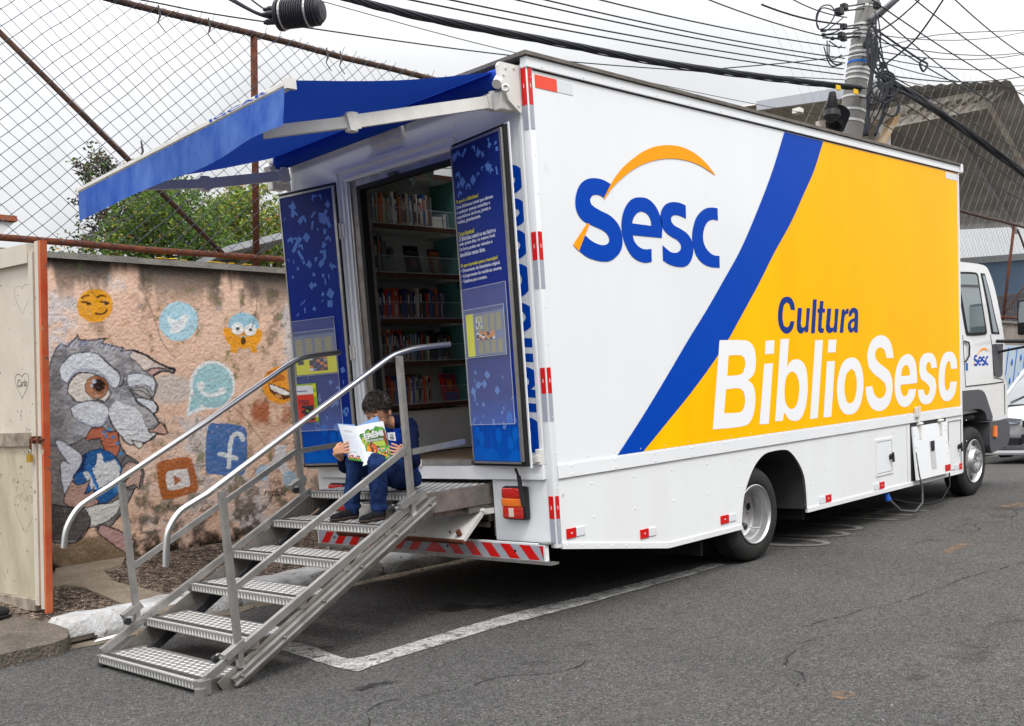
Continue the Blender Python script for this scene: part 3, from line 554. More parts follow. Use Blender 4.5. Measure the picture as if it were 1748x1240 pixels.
for i in range(len(xs) - 1):
    a, b = xs[i], xs[i + 1]; f0 = -.045 + wob(a, .006); f1 = -.045 + wob(b, .006)
    mb.hexa([G(a, f0, WH + .002), G(b, f1, WH + .002), G(b, .23, WH + .002), G(a, .23, WH + .002)], [G(a, f0, WH + .05 + wob(a * 2, .004)), G(b, f1, WH + .05 + wob(b * 2, .004)), G(b, .23, WH + .05), G(a, .23, WH + .05)])
build('coping', mb, CONC, wallt)
# far end of the wall: blue and white lettering seen past the cab
g2 = MB(); BW = mat('mural_pale_blue', (.42, .55, .70), .85, var=.6, vs_=9, dark=(.62, .64, .62)); BB = mat('mural_blue', (.03, .16, .55), .85, var=.3)
gbox(g2, 15.5, 27, -.012, -.005, .5, 1.95, 0)
for k in range(22):
    a = 15.7 + k * .5; gbox(g2, a, a + .04, -.018, -.0125, .6, 1.9, 1)
    for z in (.8, 1.2, 1.6): p = G(a + .3, -.02, z + .1 * (k % 2)); g2.ball(p, (.05, .008, .07), 8, 5, 1)
build('far_mural', g2, [BW, BB], wallt)
# leaf litter on the coping
g3 = MB()
for k in range(14):
    a = -.5 + random.random() * .9; p = G(a, -.02 + random.random() * .12, WH + .058); g3.ball(p, (.035, .03, .006), 6, 4)
o = build('fallen_leaves', g3, mat('yellow_leaves', (.7, .42, .02), .7), kind='stuff')

# ---------------------------------------------------------------- chain-link fence on top of the wall
fence = thing('chain_link_fence', 'tall rusty chain-link fence standing on top of the painted wall', 'fence', tuple(G(0, .06, WH)))
FZ0, FZ1, FY = 2.525, 4.385, .05
def gt(mb, pts, r, n=8, mi=0): mb.tube([G(*p) for p in pts], r, n, mi)
for nm, z in (('top_rail', FZ1), ('bottom_rail', FZ0)):
    mb = MB(); gt(mb, [(a, FY, z + wob(a * .4, .008)) for a in np.linspace(-3.6, 30, 68)], .026, 10); build(nm, mb, RUSTD if z > 3 else RUST, fence, smooth=True)
for a in (-2.5, .482, 3.47, 6.45, 9.4, 12.4, 15.4, 18.4, 21.4, 24.4, 27.4):
    mb = MB(); gt(mb, [(a, FY + .01, WH - .02), (a, FY + .01, FZ1 + .01)], .03, 12); build('post', mb, RUST, fence, smooth=True)
bra = [((.14, FY, 2.54), (-1.70, FY, 4.02)), ((-1.70, FY, 4.02), (-2.5, FY, 4.38)), ((21.4, FY, 2.54), (18.6, FY, 4.3)), ((15.4, FY, 2.54), (12.6, FY, 4.3)), ((18.4, FY, 2.6), (21.2, FY, 4.3))]
for p, q in bra:
    mb = MB(); gt(mb, [p, q], .022, 8); build('brace', mb, RUSTD, fence, smooth=True)
mb = MB(); cw = .098; ch = .084; rw = .0017
def mesh_wires(mb, x0, x1, z0, z1, cw, ch, y, r, jit=.006):
    nc = int((x1 - x0) / (cw / 2)); nr = int((z1 - z0) / (ch / 2)) + 1
    for d in (1, -1):
        i0 = -nr if d == 1 else 0; i1 = nc if d == 1 else nc + nr
        for i in range(i0, i1):
            if i % 2: continue
            pts = []
            for j in range(nr + 1):
                a = i + d * j
                if a < 0 or a > nc: continue
                X = x0 + a * cw / 2; Z = z0 + j * ch / 2
                pts.append(G(X + (fbm(np.array([X * 3.]), np.array([Z * 3.]), 2, 3)[0] - .5) * jit * 4, y + (.004 if (a + j) % 4 < 2 else -.004), Z + (fbm(np.array([X * 3.]), np.array([Z * 3.]), 2, 8)[0] - .5) * jit * 4))
            if len(pts) > 1: mb.tube(pts, r, 4, cap=False)
mesh_wires(mb, -3.4, 3.3, FZ0, FZ1, .142, .118, FY - .03, .0026)
build('wire_mesh', mb, WIRE, fence, kind='stuff')
mb = MB(); mesh_wires(mb, 13.5, 27, FZ0, FZ1, .16, .13, FY - .03, .0016, .002); build('wire_mesh', mb, WIRE, fence, kind='stuff')
mb = MB()                                                      # rags and wire ties left on the rail
for (a, dz) in ((-.42, .13), (.02, .12), (-.6, -1.05), (1.2, .12), (1.35, .2)):
    z = FZ1 if dz > 0 else FZ1 + dz
    gt(mb, [(a, FY - .045, z + .03), (a + .01, FY - .05, z - .05), (a - .01, FY - .05, z - .1), (a + .05, FY - .05, z - .16)], [.006, .010, .005, .004], 6)
build('rag', mb, mat('grey_rag', (.09, .085, .08), .9), fence, kind='stuff')
mb = MB()
for k in range(46):
    a = -2.8 + k * .12 + random.uniform(-.03, .03); gt(mb, [(a + .03 * math.cos(t), FY + .034 * math.sin(t) , FZ1 + .034 * math.cos(t)) for t in np.linspace(0, 5.5, 8)] + [(a + .03, FY - .04, FZ1 + random.uniform(.0, .08))], .0022, 4)
build('tie_wire', mb, WIRE, fence, kind='stuff')

# ---------------------------------------------------------------- white gate leaf at the left
B0 = U(86, 1046, 0, -2.0); T0 = U(75, 411, 0, -2.0); dg = ray(-1500, 776); dg = dg / np.linalg.norm(dg); T0L = T0
upg = (T0 - B0); hg = np.linalg.norm(upg); upg = upg / hg
ng = np.cross(dg, upg); ng /= np.linalg.norm(ng)
if ng @ (CAM - B0) < 0: ng = -ng
gate = thing('metal_gate', 'cream sheet metal gate leaf with orange edge post, scribbles and brass padlock', 'gate', tuple(B0))
def Q(a, n_, h): return B0 + dg * a + ng * n_ + upg * h
def qb(mb, a0, a1, n0, n1, h0, h1, mi=0): mb.hexa([Q(a0, n0, h0), Q(a1, n0, h0), Q(a1, n1, h0), Q(a0, n1, h0)], [Q(a0, n0, h1), Q(a1, n0, h1), Q(a1, n1, h1), Q(a0, n1, h1)], mi)
GW = mat('gate_cream', (.62, .57, .49), .55, var=.45, vs_=3, dark=(.40, .36, .29), bump=.08, bs=12, speck=((26, .70, (.20, .17, .14)),))
GO_ = mat('gate_orange', (.58, .075, .03), .5, var=.9, vs_=4, dark=(.62, .20, .08), speck=((22, .66, (.12, .12, .12)), (9, .68, (.5, .42, .34))))
GB = mat('gate_brown_frame', (.42, .36, .29), .7, var=.9, vs_=9, dark=(.12, .10, .08), bump=.2, bs=40)
mb = MB(); qb(mb, -.010, .012, -.014, .032, 0, hg); build('edge_post', mb, GO_, gate)
mb = MB(); qb(mb, .014, .055, -.02, .034, .03, hg); build('stile', mb, GW, gate)
mb = MB(); qb(mb, .057, .085, -.02, .020, .05, hg - .05); build('stile', mb, mat('gate_orange_faded', (.60, .22, .12), .6, var=.9, vs_=6, dark=(.55, .48, .40)), gate)
mb = MB(); qb(mb, .087, .14, -.02, .032, .05, hg - .06); build('stile', mb, GW, gate)
for (h0, h1, m_) in ((hg - .12, hg - .001, GW), (.005, .09, GB)):
    mb = MB(); qb(mb, .142, 1.7, -.02, .036, h0, h1); build('crossbar', mb, m_, gate)
hm = (1046 - 733) / (1046 - 411) * hg
mb = MB(); qb(mb, .142, 1.7, -.02, .026, hm - .045, hm + .045); build('crossbar', mb, GB, gate)
for (h0, h1, nm) in ((.092, hm - .047, 0), (hm + .047, hg - .122, 1)):
    mb = MB(); qb(mb, .142, 1.7, -.012, .004, h0, h1); build('panel', mb, GW if nm else mat('gate_cream_stained', (.55, .50, .38), .6, var=.8, vs_=4, dark=(.34, .30, .21), streak=.4, speck=((20, .68, (.2, .16, .1)),)), gate)
mb = MB(); mb.tube([Q(-.045, .05, hm), Q(.12, .05, hm)], .009, 8); qb(mb, .0, .025, .043, .06, hm - .025, hm + .025); qb(mb, .08, .10, .035, .06, hm - .025, hm + .025)
mb.tube([Q(.115, .055, hm + .01), Q(.115, .055, hm - .07)], .008, 6); build('bolt', mb, RUST, gate)
lock = thing('padlock', 'small brass padlock hanging from the bolt of the cream gate', 'padlock', tuple(Q(.115, .06, hm - .1)))
mb = MB(); qb(mb, .095, .14, .05, .072, hm - .15, hm - .098); build('lock_body', mb, mat('brass', (.60, .36, .05), .35, metal=.7), lock)
mb = MB(); mb.tube([Q(.104, .06, hm - .10), Q(.104, .06, hm - .075), Q(.118, .06, hm - .062), Q(.131, .06, hm - .075), Q(.131, .06, hm - .10)], .004, 6); build('shackle', mb, ALU, lock, smooth=True)
# pen scribbles on the gate: a heart with a name in it, small marks
mb = MB()
def qs(pts, w_=.0022):
    for i in range(len(pts) - 1):
        a, b = np.array(pts[i]), np.array(pts[i + 1]); d = b - a; n_ = np.array([-d[1], d[0]]); n_ = n_ / max(1e-9, np.linalg.norm(n_)) * w_
        mb.add([Q(a[0] + n_[0], .0052, a[1] + n_[1]), Q(b[0] + n_[0], .0052, b[1] + n_[1]), Q(b[0] - n_[0], .0052, b[1] - n_[1]), Q(a[0] - n_[0], .0052, a[1] - n_[1])], [(0, 1, 2, 3)])
def heart(a, h, s, w_=.002): qs([(a - s * .9 * math.sin(t) ** 3, h + s * (.82 * math.cos(t) - .3 * math.cos(2 * t) - .1 * math.cos(3 * t))) for t in np.linspace(0, 6.28, 26)], w_)
heart(.30, hm + .38, .10, .0016); heart(.27, hg - .32, .11, .0008); heart(.3, hm - .5, .16, .0009); heart(.22, hm - .35, .1, .0007)
text(mb, 'Carla', .36, hm + .36, .24, hm + .41, lambda u, v: Q(u, .0054, v), shear=.3)
for k in range(26):
    a = .2 + random.random() * .28; h = hm + (random.random() * .75 - .55); qs([(a + random.uniform(-.02, .02), h + random.uniform(-.02, .02)) for _ in range(4)], .0009)
build('scribble', mb, mat('pen_ink', (.10, .095, .10), .6), gate, kind='stuff')
# toe of a black shoe behind the gate, at the edge of the picture
p = PV(-2, 1058); sh = thing('shoe', 'rounded black toe of a shoe showing under the gate at the kerb', 'shoe', (p[0], p[1], zp(p[1]) + .0))
mb = MB(); mb.ball((p[0] - .07, p[1] + .0, p[2] + .05), (.15, .06, .055), 16, 10); build('upper', mb, BPLAST, sh, smooth=True)
mb = MB(); mb.ball((p[0] - .07, p[1] + .0, p[2] + .018), (.16, .068, .02), 16, 8); build('sole', mb, BLACK, sh, smooth=True)

# ---------------------------------------------------------------- the lorry: box body
T = thing('mobile_library_truck', 'white lorry with blue stripe and yellow BiblioSesc side, rear doors open as a library', 'truck', (0, 0, 0))
ZB, ZM = .905, .992                                             # waist band
def part(name, mb, m_, parent=None, **k): return build(name, mb, m_, parent or T, **k)
mb = MB(); mb.box(.052, 6.40, .002, .03, ZM - .002, 3.372); side = part('side_panel', mb, WHITE)
mb = MB(); mb.box(.0, 6.42, .004, .03, .31, ZB - .001)
# rear corner post, waist band, cant rail, roof
mb = MB(); mb.box(0, .05, -.006, .055, .468, 3.41, c=.012); part('corner_post', mb, WHITE, auto=40, smooth=True)
mb = MB(); mb.box(-.008, .0, .062, .078, .93, 3.38); mb.box(-.008, 0, .082, .088, .93, 3.38); part('corner_trim', mb, WHITE2)
mb = MB(); mb.box(0, .05, 2.45, 2.5, .468, 3.41, c=.012); part('corner_post', mb, WHITE, auto=40, smooth=True)
mb = MB(); mb.box(6.402, 6.425, -.006, .05, .30, 3.375, c=.005); part('front_trim', mb, WHITE)
mb = MB(); mb.box(.052, 6.40, -.008, .028, ZB, ZM - .003, c=.002); part('waist_band', mb, WHITE)
mb = MB(); mb.box(-.005, 6.43, -.014, .04, 3.375, 3.437, c=.004); part('cant_rail', mb, WHITE)
mb = MB(); mb.box(.06, 6.40, -.0008, .0015, 3.366, 3.3745); part('seal', mb, BLACK)
ROOFM = mat('roof_edge_grime', (.17, .155, .135), .8, var=.6, vs_=6, dark=(.07, .062, .055), bump=.3, bs=30)
mb = MB()
mb.box(-.03, .80, -.03, 2.53, 3.440, 3.462); mb.box(1.75, 6.46, -.03, 2.53, 3.440, 3.462); mb.box(.802, 1.748, -.03, 1.6, 3.440, 3.462); mb.box(.802, 1.748, 2.47, 2.53, 3.440, 3.462)
rf = part('roof', mb, ROOFM)
mb = MB(); mb.box(.79, 1.76, 1.59, 2.48, 3.464, 3.468); build('skylight', mb, mat('skylight_sheet', (.9, .92, .95), .3, trans=.0, alpha=.42), rf)
mb = MB(); mb.box(6.41, 6.47, -.035, .06, 3.37, 3.455, c=.01); part('corner_cap', mb, WHITE2)
# printed graphics on the side, thin vinyl sheets
def sd(off): return lambda u, v: (u, -off, v)
LE = [(1340, 222.7), (1317, 296.8), (1290, 367), (1263.7, 427.4), (1237, 475.8), (1208, 526.6), (1174, 582), (1140, 640), (1099, 708), (1056, 774.5)]
RE = [(1406.4, 238.7), (1389.5, 292), (1372.5, 330.6), (1350.8, 379), (1321.7, 432), (1295, 485.4), (1266, 538.7), (1242, 582), (1212.9, 625.7), (1179, 671.7), (1140, 720), (1101, 768)]
le = [S(*p) for p in LE]; re = [S(*p) for p in RE]
def toz(a, b, z): t = (z - a[1]) / (b[1] - a[1]); return (a[0] + (b[0] - a[0]) * t, z)
ZT = 3.362; le[0] = toz(le[1], le[0], ZT); re[0] = toz(re[1], re[0], ZT); le[-1] = toz(le[-2], le[-1], ZM + .008); re[-1] = toz(re[-2], re[-1], ZM + .008)
le = smooth_path(le, 5, closed=False); re = smooth_path(re, 5, closed=False)
mb = MB(); n = min(len(le), len(re)); decal(mb, [list(le) + list(re)[::-1]], sd(.0)); build('blue_stripe', mb, BLUE, side)
yel = list(re) + [(6.385, ZM + .008), (6.385, ZT)]
mb = MB(); decal(mb, [yel], sd(.0)); build('yellow_field', mb, YELLOW, side)
mb = MB(); z4 = lambda L: [S(820 + x * .3226, 80 + y * .3226) for x, y in L]
Sb = z4([(690, 727), (650, 705), (610, 696), (575, 698), (545, 712), (522, 738), (508, 775), (502, 820), (508, 865), (525, 900), (550, 925), (590, 945), (635, 965), (665, 985), (680, 1010), (682, 1030), (670, 1045), (645, 1050), (615, 1042), (585, 1025), (565, 1008), (552, 997), (522, 1080), (560, 1110), (600, 1127), (650, 1137), (690, 1132), (720, 1110), (742, 1080), (752, 1040), (748, 990), (735, 950), (710, 915), (680, 890), (640, 870), (605, 850), (585, 830), (580, 808), (590, 790), (610, 783), (635, 788), (652, 800)])
Eo = z4([(960, 1012), (962, 940), (945, 880), (920, 835), (885, 805), (845, 797), (805, 805), (775, 835), (755, 880), (746, 940), (752, 1000), (770, 1055), (795, 1100), (830, 1130), (870, 1143), (907, 1138), (905, 1070), (870, 1072), (840, 1060), (815, 1030), (805, 997)])
Eh = z4([(803, 935), (905, 948), (900, 915), (885, 888), (860, 873), (840, 874), (820, 890), (808, 912)])
Ss = z4([(1086, 840), (1050, 825), (1010, 823), (980, 835), (960, 862), (952, 900), (958, 940), (975, 975), (1010, 1005), (1045, 1025), (1062, 1050), (1060, 1075), (1040, 1090), (1010, 1088), (985, 1070), (964, 1050), (966, 1130), (1000, 1152), (1050, 1165), (1090, 1160), (1115, 1130), (1127, 1080), (1120, 1030), (1095, 990), (1060, 965), (1025, 945), (1010, 925), (1008, 905), (1022, 892), (1050, 893), (1088, 910)])
Cc = z4([(1255, 855), (1225, 851), (1195, 855), (1165, 875), (1140, 910), (1125, 960), (1120, 1010), (1127, 1060), (1145, 1110), (1175, 1145), (1215, 1165), (1267, 1170), (1265, 1107), (1235, 1103), (1205, 1080), (1185, 1045), (1178, 1000), (1187, 955), (1205, 925), (1230, 915), (1257, 920)])
Sw = z4([(652, 803), (690, 727), (720, 680), (760, 632), (810, 590), (860, 555), (920, 530), (985, 521), (1050, 527), (1110, 550), (1165, 588), (1210, 635), (1246, 683), (1205, 655), (1160, 628), (1110, 608), (1050, 595), (990, 592), (930, 600), (870, 618), (810, 648), (750, 695), (700, 745), (675, 780), (658, 806)])
S2 = z4([(563, 935), (577, 938), (553, 998), (521, 1081), (490, 1048)])
sm = lambda P: smooth_path(P, 4, 46)
LOGO_B = [[sm(Sb)], [sm(Eo), sm(Eh)], [sm(Ss)], [sm(Cc)]]; LOGO_O = [[sm(Sw)], [sm(S2)]]
for lp, nm in zip(LOGO_B, 'SESC'):
    mb = MB(); decal(mb, lp, sd(.0005 + (.0006 if nm in 'SE' else 0))); build('logo_letter', mb, BLUE, side)
for lp in LOGO_O:
    mb = MB(); decal(mb, lp, sd(.002)); build('logo_arc', mb, ORANGE, side)
# BiblioSesc and Cultura: one object per letter
def word(s, u0, v0, u1, cap, fn, m_, parent, bold, shear, name='letter', xs_gap=None):
    """lay a word out along u, baseline v0, capital height cap, stretched to end at u1"""
    v, f = text2d(s, bold, shear); lo = v.min(0); hi = v.max(0); cv, _ = text2d('B', bold, shear); ch = cv[:, 1].max() - cv[:, 1].min()
    sy = cap / ch; sx = (u1 - u0) / (hi[0] - lo[0]); par = list(range(len(v)))
    def fd(a):
        while par[a] != a: par[a] = par[par[a]]; a = par[a]
        return a
    for t in f:
        for k in t[1:]: par[fd(k)] = fd(t[0])
    comp = {}
    for t in f: comp.setdefault(fd(t[0]), []).append(t)
    out_ = []
    for c_ in comp.values():
        ids = sorted({i for t in c_ for i in t}); out_.append((v[ids, 0].min(), v[ids, 0].max(), ids, c_))
    out_.sort(); merged = []
    for q in out_:                                             # dots of i and accents join their stem
        if merged and min(q[1], merged[-1][1]) - max(q[0], merged[-1][0]) > .45 * min(q[1] - q[0], merged[-1][1] - merged[-1][0]): merged[-1] = (merged[-1][0], max(q[1], merged[-1][1]), merged[-1][2] + q[2], merged[-1][3] + q[3])
        else: merged.append(q)
    for q in merged:
        mp = {i: k for k, i in enumerate(q[2])}; mb = MB(); mb.add([fn(u0 + (v[i][0] - lo[0]) * sx, v0 + v[i][1] * sy) for i in q[2]], [tuple(mp[i] for i in t) for t in q[3]]); build(name, mb, m_, parent)
zL = lambda L: [S(1200 + x * .26316, 480 + y * .26316) for x, y in L]
WORD1 = [[[(107,384),(255,384),(300,395),(328,430),(341,490),(340,560),(325,610),(290,645),(318,668),(335,715),(339,780),(325,870),(295,925),(245,945),(63,963)],[(165,484),(245,482),(268,500),(274,540),(262,590),(240,608),(157,616)],[(148,703),(235,697),(262,715),(272,760),(268,810),(250,845),(225,854),(136,858)]],
 [[(406,387),(463,385),(458,472),(401,475)],None,[(396,538),(453,533),(426,926),(366,930)]],
 [[(502,378),(557,375),(544,560),(565,525),(600,508),(640,520),(668,570),(678,660),(674,760),(655,850),(625,900),(590,908),(555,895),(525,850),(518,905),(467,912)],[(580,588),(605,605),(622,660),(622,730),(608,800),(580,830),(552,820),(532,780),(528,720),(533,650),(550,605)]],
 [[(727,385),(777,383),(743,890),(693,896)]],
 [[(813,382),(865,380),(859,462),(808,465)],None,[(803,521),(855,519),(832,880),(781,886)]],
 [[(962,496),(1005,515),(1032,580),(1040,670),(1028,770),(1000,840),(955,866),(910,855),(880,800),(868,710),(878,610),(910,525)],[(962,568),(985,590),(996,650),(993,720),(978,775),(952,795),(930,780),(918,725),(918,660),(930,600)]],
 [[(1235,500),(1228,440),(1205,380),(1160,352),(1110,370),(1078,420),(1065,490),(1075,560),(1110,605),(1150,635),(1180,665),(1188,705),(1175,745),(1145,762),(1118,745),(1103,710),(1098,682),(1053,687),(1062,760),(1090,820),(1135,843),(1180,830),(1212,785),(1228,710),(1226,635),(1205,585),(1170,555),(1135,525),(1118,500),(1115,470),(1128,440),(1155,432),(1178,450),(1190,500)]],
 [[(1388,662),(1386,590),(1375,520),(1350,482),(1318,476),(1283,500),(1255,560),(1243,640),(1246,730),(1268,795),(1305,818),(1342,800),(1370,755),(1381,700),(1334,703),(1325,735),(1308,750),(1290,735),(1281,700),(1280,674)],[(1284,618),(1292,570),(1312,545),(1330,552),(1340,585),(1341,612)]],
 [[(1517,562),(1510,510),(1490,475),(1460,466),(1425,480),(1405,525),(1402,590),(1415,635),(1445,660),(1465,682),(1470,705),(1462,735),(1448,743),(1435,730),(1430,705),(1392,706),(1400,760),(1420,792),(1448,800),(1480,785),(1505,735),(1513,680),(1505,635),(1480,610),(1455,590),(1446,570),(1450,540),(1462,524),(1475,535),(1480,565)]],
 [[(1648,568),(1644,510),(1625,470),(1595,458),(1562,475),(1538,535),(1528,620),(1530,700),(1548,760),(1580,780),(1612,765),(1637,715),(1646,652),(1603,655),(1598,690),(1587,712),(1573,705),(1567,670),(1567,610),(1575,550),(1590,518),(1602,525),(1608,570)]]]
WORD2 = [[[(596,190),(590,145),(570,110),(540,102),(510,118),(492,165),(486,225),(492,285),(512,325),(543,342),(572,325),(588,290),(592,260),(566,262),(558,290),(542,302),(525,290),(516,250),(517,200),(525,155),(542,138),(560,150),(568,185)]],
 [[(614,175),(642,175),(634,280),(640,300),(655,302),(666,285),(672,176),(694,176),(682,330),(660,334),(662,318),(645,338),(625,338),(610,320),(608,290)]],
 [[(713,120),(738,118),(725,338),(700,340)]],
 [[(758,130),(782,130),(778,178),(792,180),(790,205),(775,205),(768,295),(773,308),(785,308),(782,335),(760,336),(745,322),(750,205),(741,205),(743,180),(754,178)]],
 [[(806,178),(832,178),(822,285),(828,303),(842,303),(850,285),(856,180),(880,180),(868,333),(845,334),(847,322),(830,336),(810,335),(797,318),(797,290)]],
 [[(900,185),(920,183),(920,200),(932,180),(944,178),(943,212),(925,215),(917,240),(910,335),(886,336)]],
 [[(1003,335),(980,334),(980,318),(965,335),(948,330),(938,305),(940,275),(955,252),(982,240),(984,215),(975,203),(965,215),(964,228),(944,230),(948,195),(965,176),(988,175),(1004,190),(1007,220)],[(981,262),(965,270),(958,290),(965,308),(976,300),(981,280)]]]
def letters(Wd, fn, m_, parent):
    for g_ in Wd:
        mb = MB(); cur = []
        for lp in list(g_) + [None]:
            if lp is None:
                if cur: decal(mb, cur, fn); cur = []
            else: cur.append(smooth_path(zL(lp), 4, 40))
        build('letter', mb, m_, parent)
letters(WORD1, sd(.0012), LETTER, side); letters(WORD2, sd(.0012), mat('navy_vinyl', (.001, .030, .22), .35, spec=.15), side)
mb = MB(); mb.box(6.10, 6.38, -.0022, -.001, 3.29, 3.352); build('sticker', mb, SILW, side)
# lower skirt with its wheel arch and kicked-up rear overhang
arch = [(1268.7, 892), (1270.4, 852), (1277.4, 824.3), (1287.8, 798), (1301.7, 779), (1313.9, 772), (1341.7, 768), (1352, 774), (1364.3, 791), (1373, 812), (1376.5, 838), (1378.2, 869.5)]
ar = [S(*p) for p in arch]; ar = smooth_path([(2.13, .322)] + ar[1:-1] + [(3.135, .322)], 3, 60, closed=False)
skirt = [(.052, ZB - .002), (.052, .489), (1.164, .322)] + list(ar) + [(5.085, .322), (5.085, ZB - .002)]
mb = MB()
def yprism(mb, P, y0, y1, mi=0):
    L = [[Vector((p[0], p[1], 0)) for p in P]]; tri = tessellate_polygon(L); n = len(P)
    mb.add([(p[0], y0, p[1]) for p in P] + [(p[0], y1, p[1]) for p in P], [tuple(t) for t in tri] + [tuple(i + n for i in t)[::-1] for t in tri] + [(i, (i + 1) % n, n + (i + 1) % n, n + i) for i in range(n)], mi)
yprism(mb, skirt, .004, .022); sk_ = part('skirt_panel', mb, SKIRTW)
mb = MB(); mb.box(5.089, 6.398, .004, .022, .322, ZB - .002); part('skirt_panel', mb, SKIRTW)
mb = MB()
def rail(a, b): mb.hexa([(a[0], -.004, a[1] - .03), (b[0], -.004, b[1] - .03), (b[0], .02, b[1] - .03), (a[0], .02, a[1] - .03)], [(a[0], -.004, a[1] + .008), (b[0], -.004, b[1] + .008), (b[0], .02, b[1] + .008), (a[0], .02, a[1] + .008)])
rail((.052, .489), (1.164, .322)); rail((1.166, .322), (2.12, .322)); rail((3.14, .322), (6.40, .322)); part('bottom_rail', mb, WHITE2)
mb = MB()
for i in range(len(ar) - 1):
    a, b = ar[i], ar[i + 1]; mb.add([(a[0], .003, a[1]), (b[0], .003, b[1]), (b[0], .75, b[1]), (a[0], .75, a[1])], [(0, 1, 2, 3)]); 
part('wheel_arch', mb, mat('arch_liner_grey', (.035, .037, .04), .75, var=.5, vs_=6, dark=(.07, .07, .07)))
mb = MB(); mb.box(2.1, 3.16, .75, .76, .32, .9); part('arch_liner', mb, UNDER)
# rivets along band, rails and skirts
mb = MB(); RV = lambda x, z, y=.004, r=.0075: mb.lathe((x, y, z), (0, -1, 0), [(0, r), (.0025, r * .9), (.0045, r * .45), (.005, .0005)], 7)
for k in range(17): RV(.13 + k * .385, 3.392, -.013, .006)
for k in range(15):
    x = .18 + k * .44
    RV(x, ZM - .018, -.007, .008); RV(x, ZB + .018, -.007, .008)
    if x < 2.1 or x > 3.2: RV(x + .2, .84); RV(x + .2, .62)
    if x > 1.2 and not 2.0 < x < 3.2: RV(x, .318, -.003, .007)
for k in range(8): t = k / 7; RV(.09 + t * 1.05, .489 - t * .165 - .012, -.003, .007)
for k in range(13): RV(.03, .62 + k * .225, -.005, .005)
for k in range(22): RV(.35 + k * .28, ZM + .03, .003, .005)
part('rivet', mb, WHITE2, kind='stuff')
# reflectors: red half and white half
def refl(x0, z0, wd=.085, h=.06, flip=False):
    a = (x0, x0 + wd); b = (x0 + wd + .001, x0 + 2 * wd); 
    if flip: a, b = b, a
    m1 = MB(); m1.box(a[0], a[1], -.0035, .004, z0, z0 + h, 0); m1.box(b[0], b[1], -.003, .004, z0 + .004, z0 + h - .004, 1); m1.box(a[0] + wd * .42, a[0] + wd * .58, -.0045, -.0036, z0 + h * .44, z0 + h * .58, 2)
    part('reflector', m1, [RED, SILW, SILW])
for (pxx, pyy, fl) in ((968, 909, False), (1094, 909, False), (1231, 884, False), (1409, 847, True), (1501, 824, True), (1606, 799, True), (1637, 793, True)):
    u, v = S(pxx, pyy + 12); v = max(v, .334)
    wd = .09 if pxx < 1200 else .105
    refl(u - (wd if fl else 0), v + .003, wd, .062, fl)
m1 = MB(); m1.box(.075, .27, -.001, .003, 3.27, 3.345, 0); m1.box(.272, .42, -.0006, .003, 3.272, 3.343, 1); part('reflector', m1, [REDO, SILW])
for (z0, z1, zs) in ((3.02, 3.385, 3.16), (2.08, 2.42, 2.25), (1.27, 1.60, 1.44), (.50, .80, .655)):
    m1 = MB(); m1.box(-.0025, .0, .004, .044, zs + .001, z1, 0); m1.box(-.0025, .0, .004, .044, z0, zs, 1)
    m1.box(.006, .040, -.0085, -.006, zs + .001, z1, 0); m1.box(.006, .040, -.0085, -.006, z0, zs, 1)
    for q in (zs + (z1 - zs) * .5,): m1.box(-.0032, -.0026, .021, .026, q - .012, q + .012, 2); m1.box(.021, .026, -.0092, -.0086, q - .012, q + .012, 2)
    part('corner_reflector', m1, [RED, SILV, SILW])
m1 = MB(); m1.box(6.4255, 6.428, -.004, .03, .42, .62, 0); part('reflector', m1, RED)
# hatches on the lower side
def frame(mb, x0, x1, z0, z1, w_, y0, y1, mi=0):
    mb.box(x0, x1, y0, y1, z1 - w_, z1, mi); mb.box(x0, x1, y0, y1, z0, z0 + w_, mi); mb.box(x0, x0 + w_, y0, y1, z0 + w_, z1 - w_, mi); mb.box(x1 - w_, x1, y0, y1, z0 + w_, z1 - w_, mi)
a = S(1494, 735); b = S(1526, 790); x0, x1, z0, z1 = a[0], b[0] - .02, .46, .80
mb = MB(); frame(mb, x0, x1, z0, z1, .022, -.004, .006); h1 = part('hatch', mb, WHITE2)
mb = MB(); mb.box(x0 + .027, x1 - .027, -.0015, .006, z0 + .027, z1 - .027); build('hatch_door', mb, WHITE, h1)
mb = MB(); mb.box(x0 + .023, x1 - .023, .0005, .0065, z0 + .023, z1 - .023); build('seal', mb, BLACK, h1)
def knob(x, z, par):
    mb = MB(); mb.lathe((x, -.002, z), (0, -1, 0), [(0, .028), (.012, .026), (.02, .012)], 12); mb.beam((x, -.03, z + .04), (x + .012, -.03, z - .05), .02, .016, up=(0, 1, 0)); mb.cyl((x, 0, z), (x, -.03, z), .011, 8); build('handle', mb, BPLAST, par, smooth=True, auto=40)
knob(x1 - .06, (z0 + z1) / 2 - .01, h1)
mb = MB(); mb.box(5.0855, 5.0885, .0035, .022, .33, ZB - .004); part('seam', mb, BLACK)
# generator hatch, ajar, hinged at the top
xa, xb = 5.16, 6.0
mb = MB(); mb.box(xa, xb, .0, .0035, .338, ZB - .004); part('hatch_recess', mb, mat('dark_recess', (.03, .03, .03), .8))
hd = MB(); yb_ = -.055
hd.hexa([(xa + .02, yb_, .345), (xb - .02, yb_, .345), (xb - .02, yb_ + .02, .345), (xa + .02, yb_ + .02, .345)], [(xa + .02, -.014, .865), (xb - .02, -.014, .865), (xb - .02, .002, .865), (xa + .02, .002, .865)]); gd = part('hatch_door', hd, WHITE)
def onh(x, z, o=0): t = (z - .345) / .52; return (x, yb_ + (-.014 - yb_) * t - o, z)
mb = MB(); P4 = [onh((xa + xb) / 2 + dx, z, .003) for dx, z in ((-.05, .70), (.06, .70), (.06, .42), (-.05, .42))]; mb.add(P4, [(0, 1, 2, 3)]); build('latch_plate', mb, mat('latch_plate_grey', (.5, .5, .5), .5), gd)
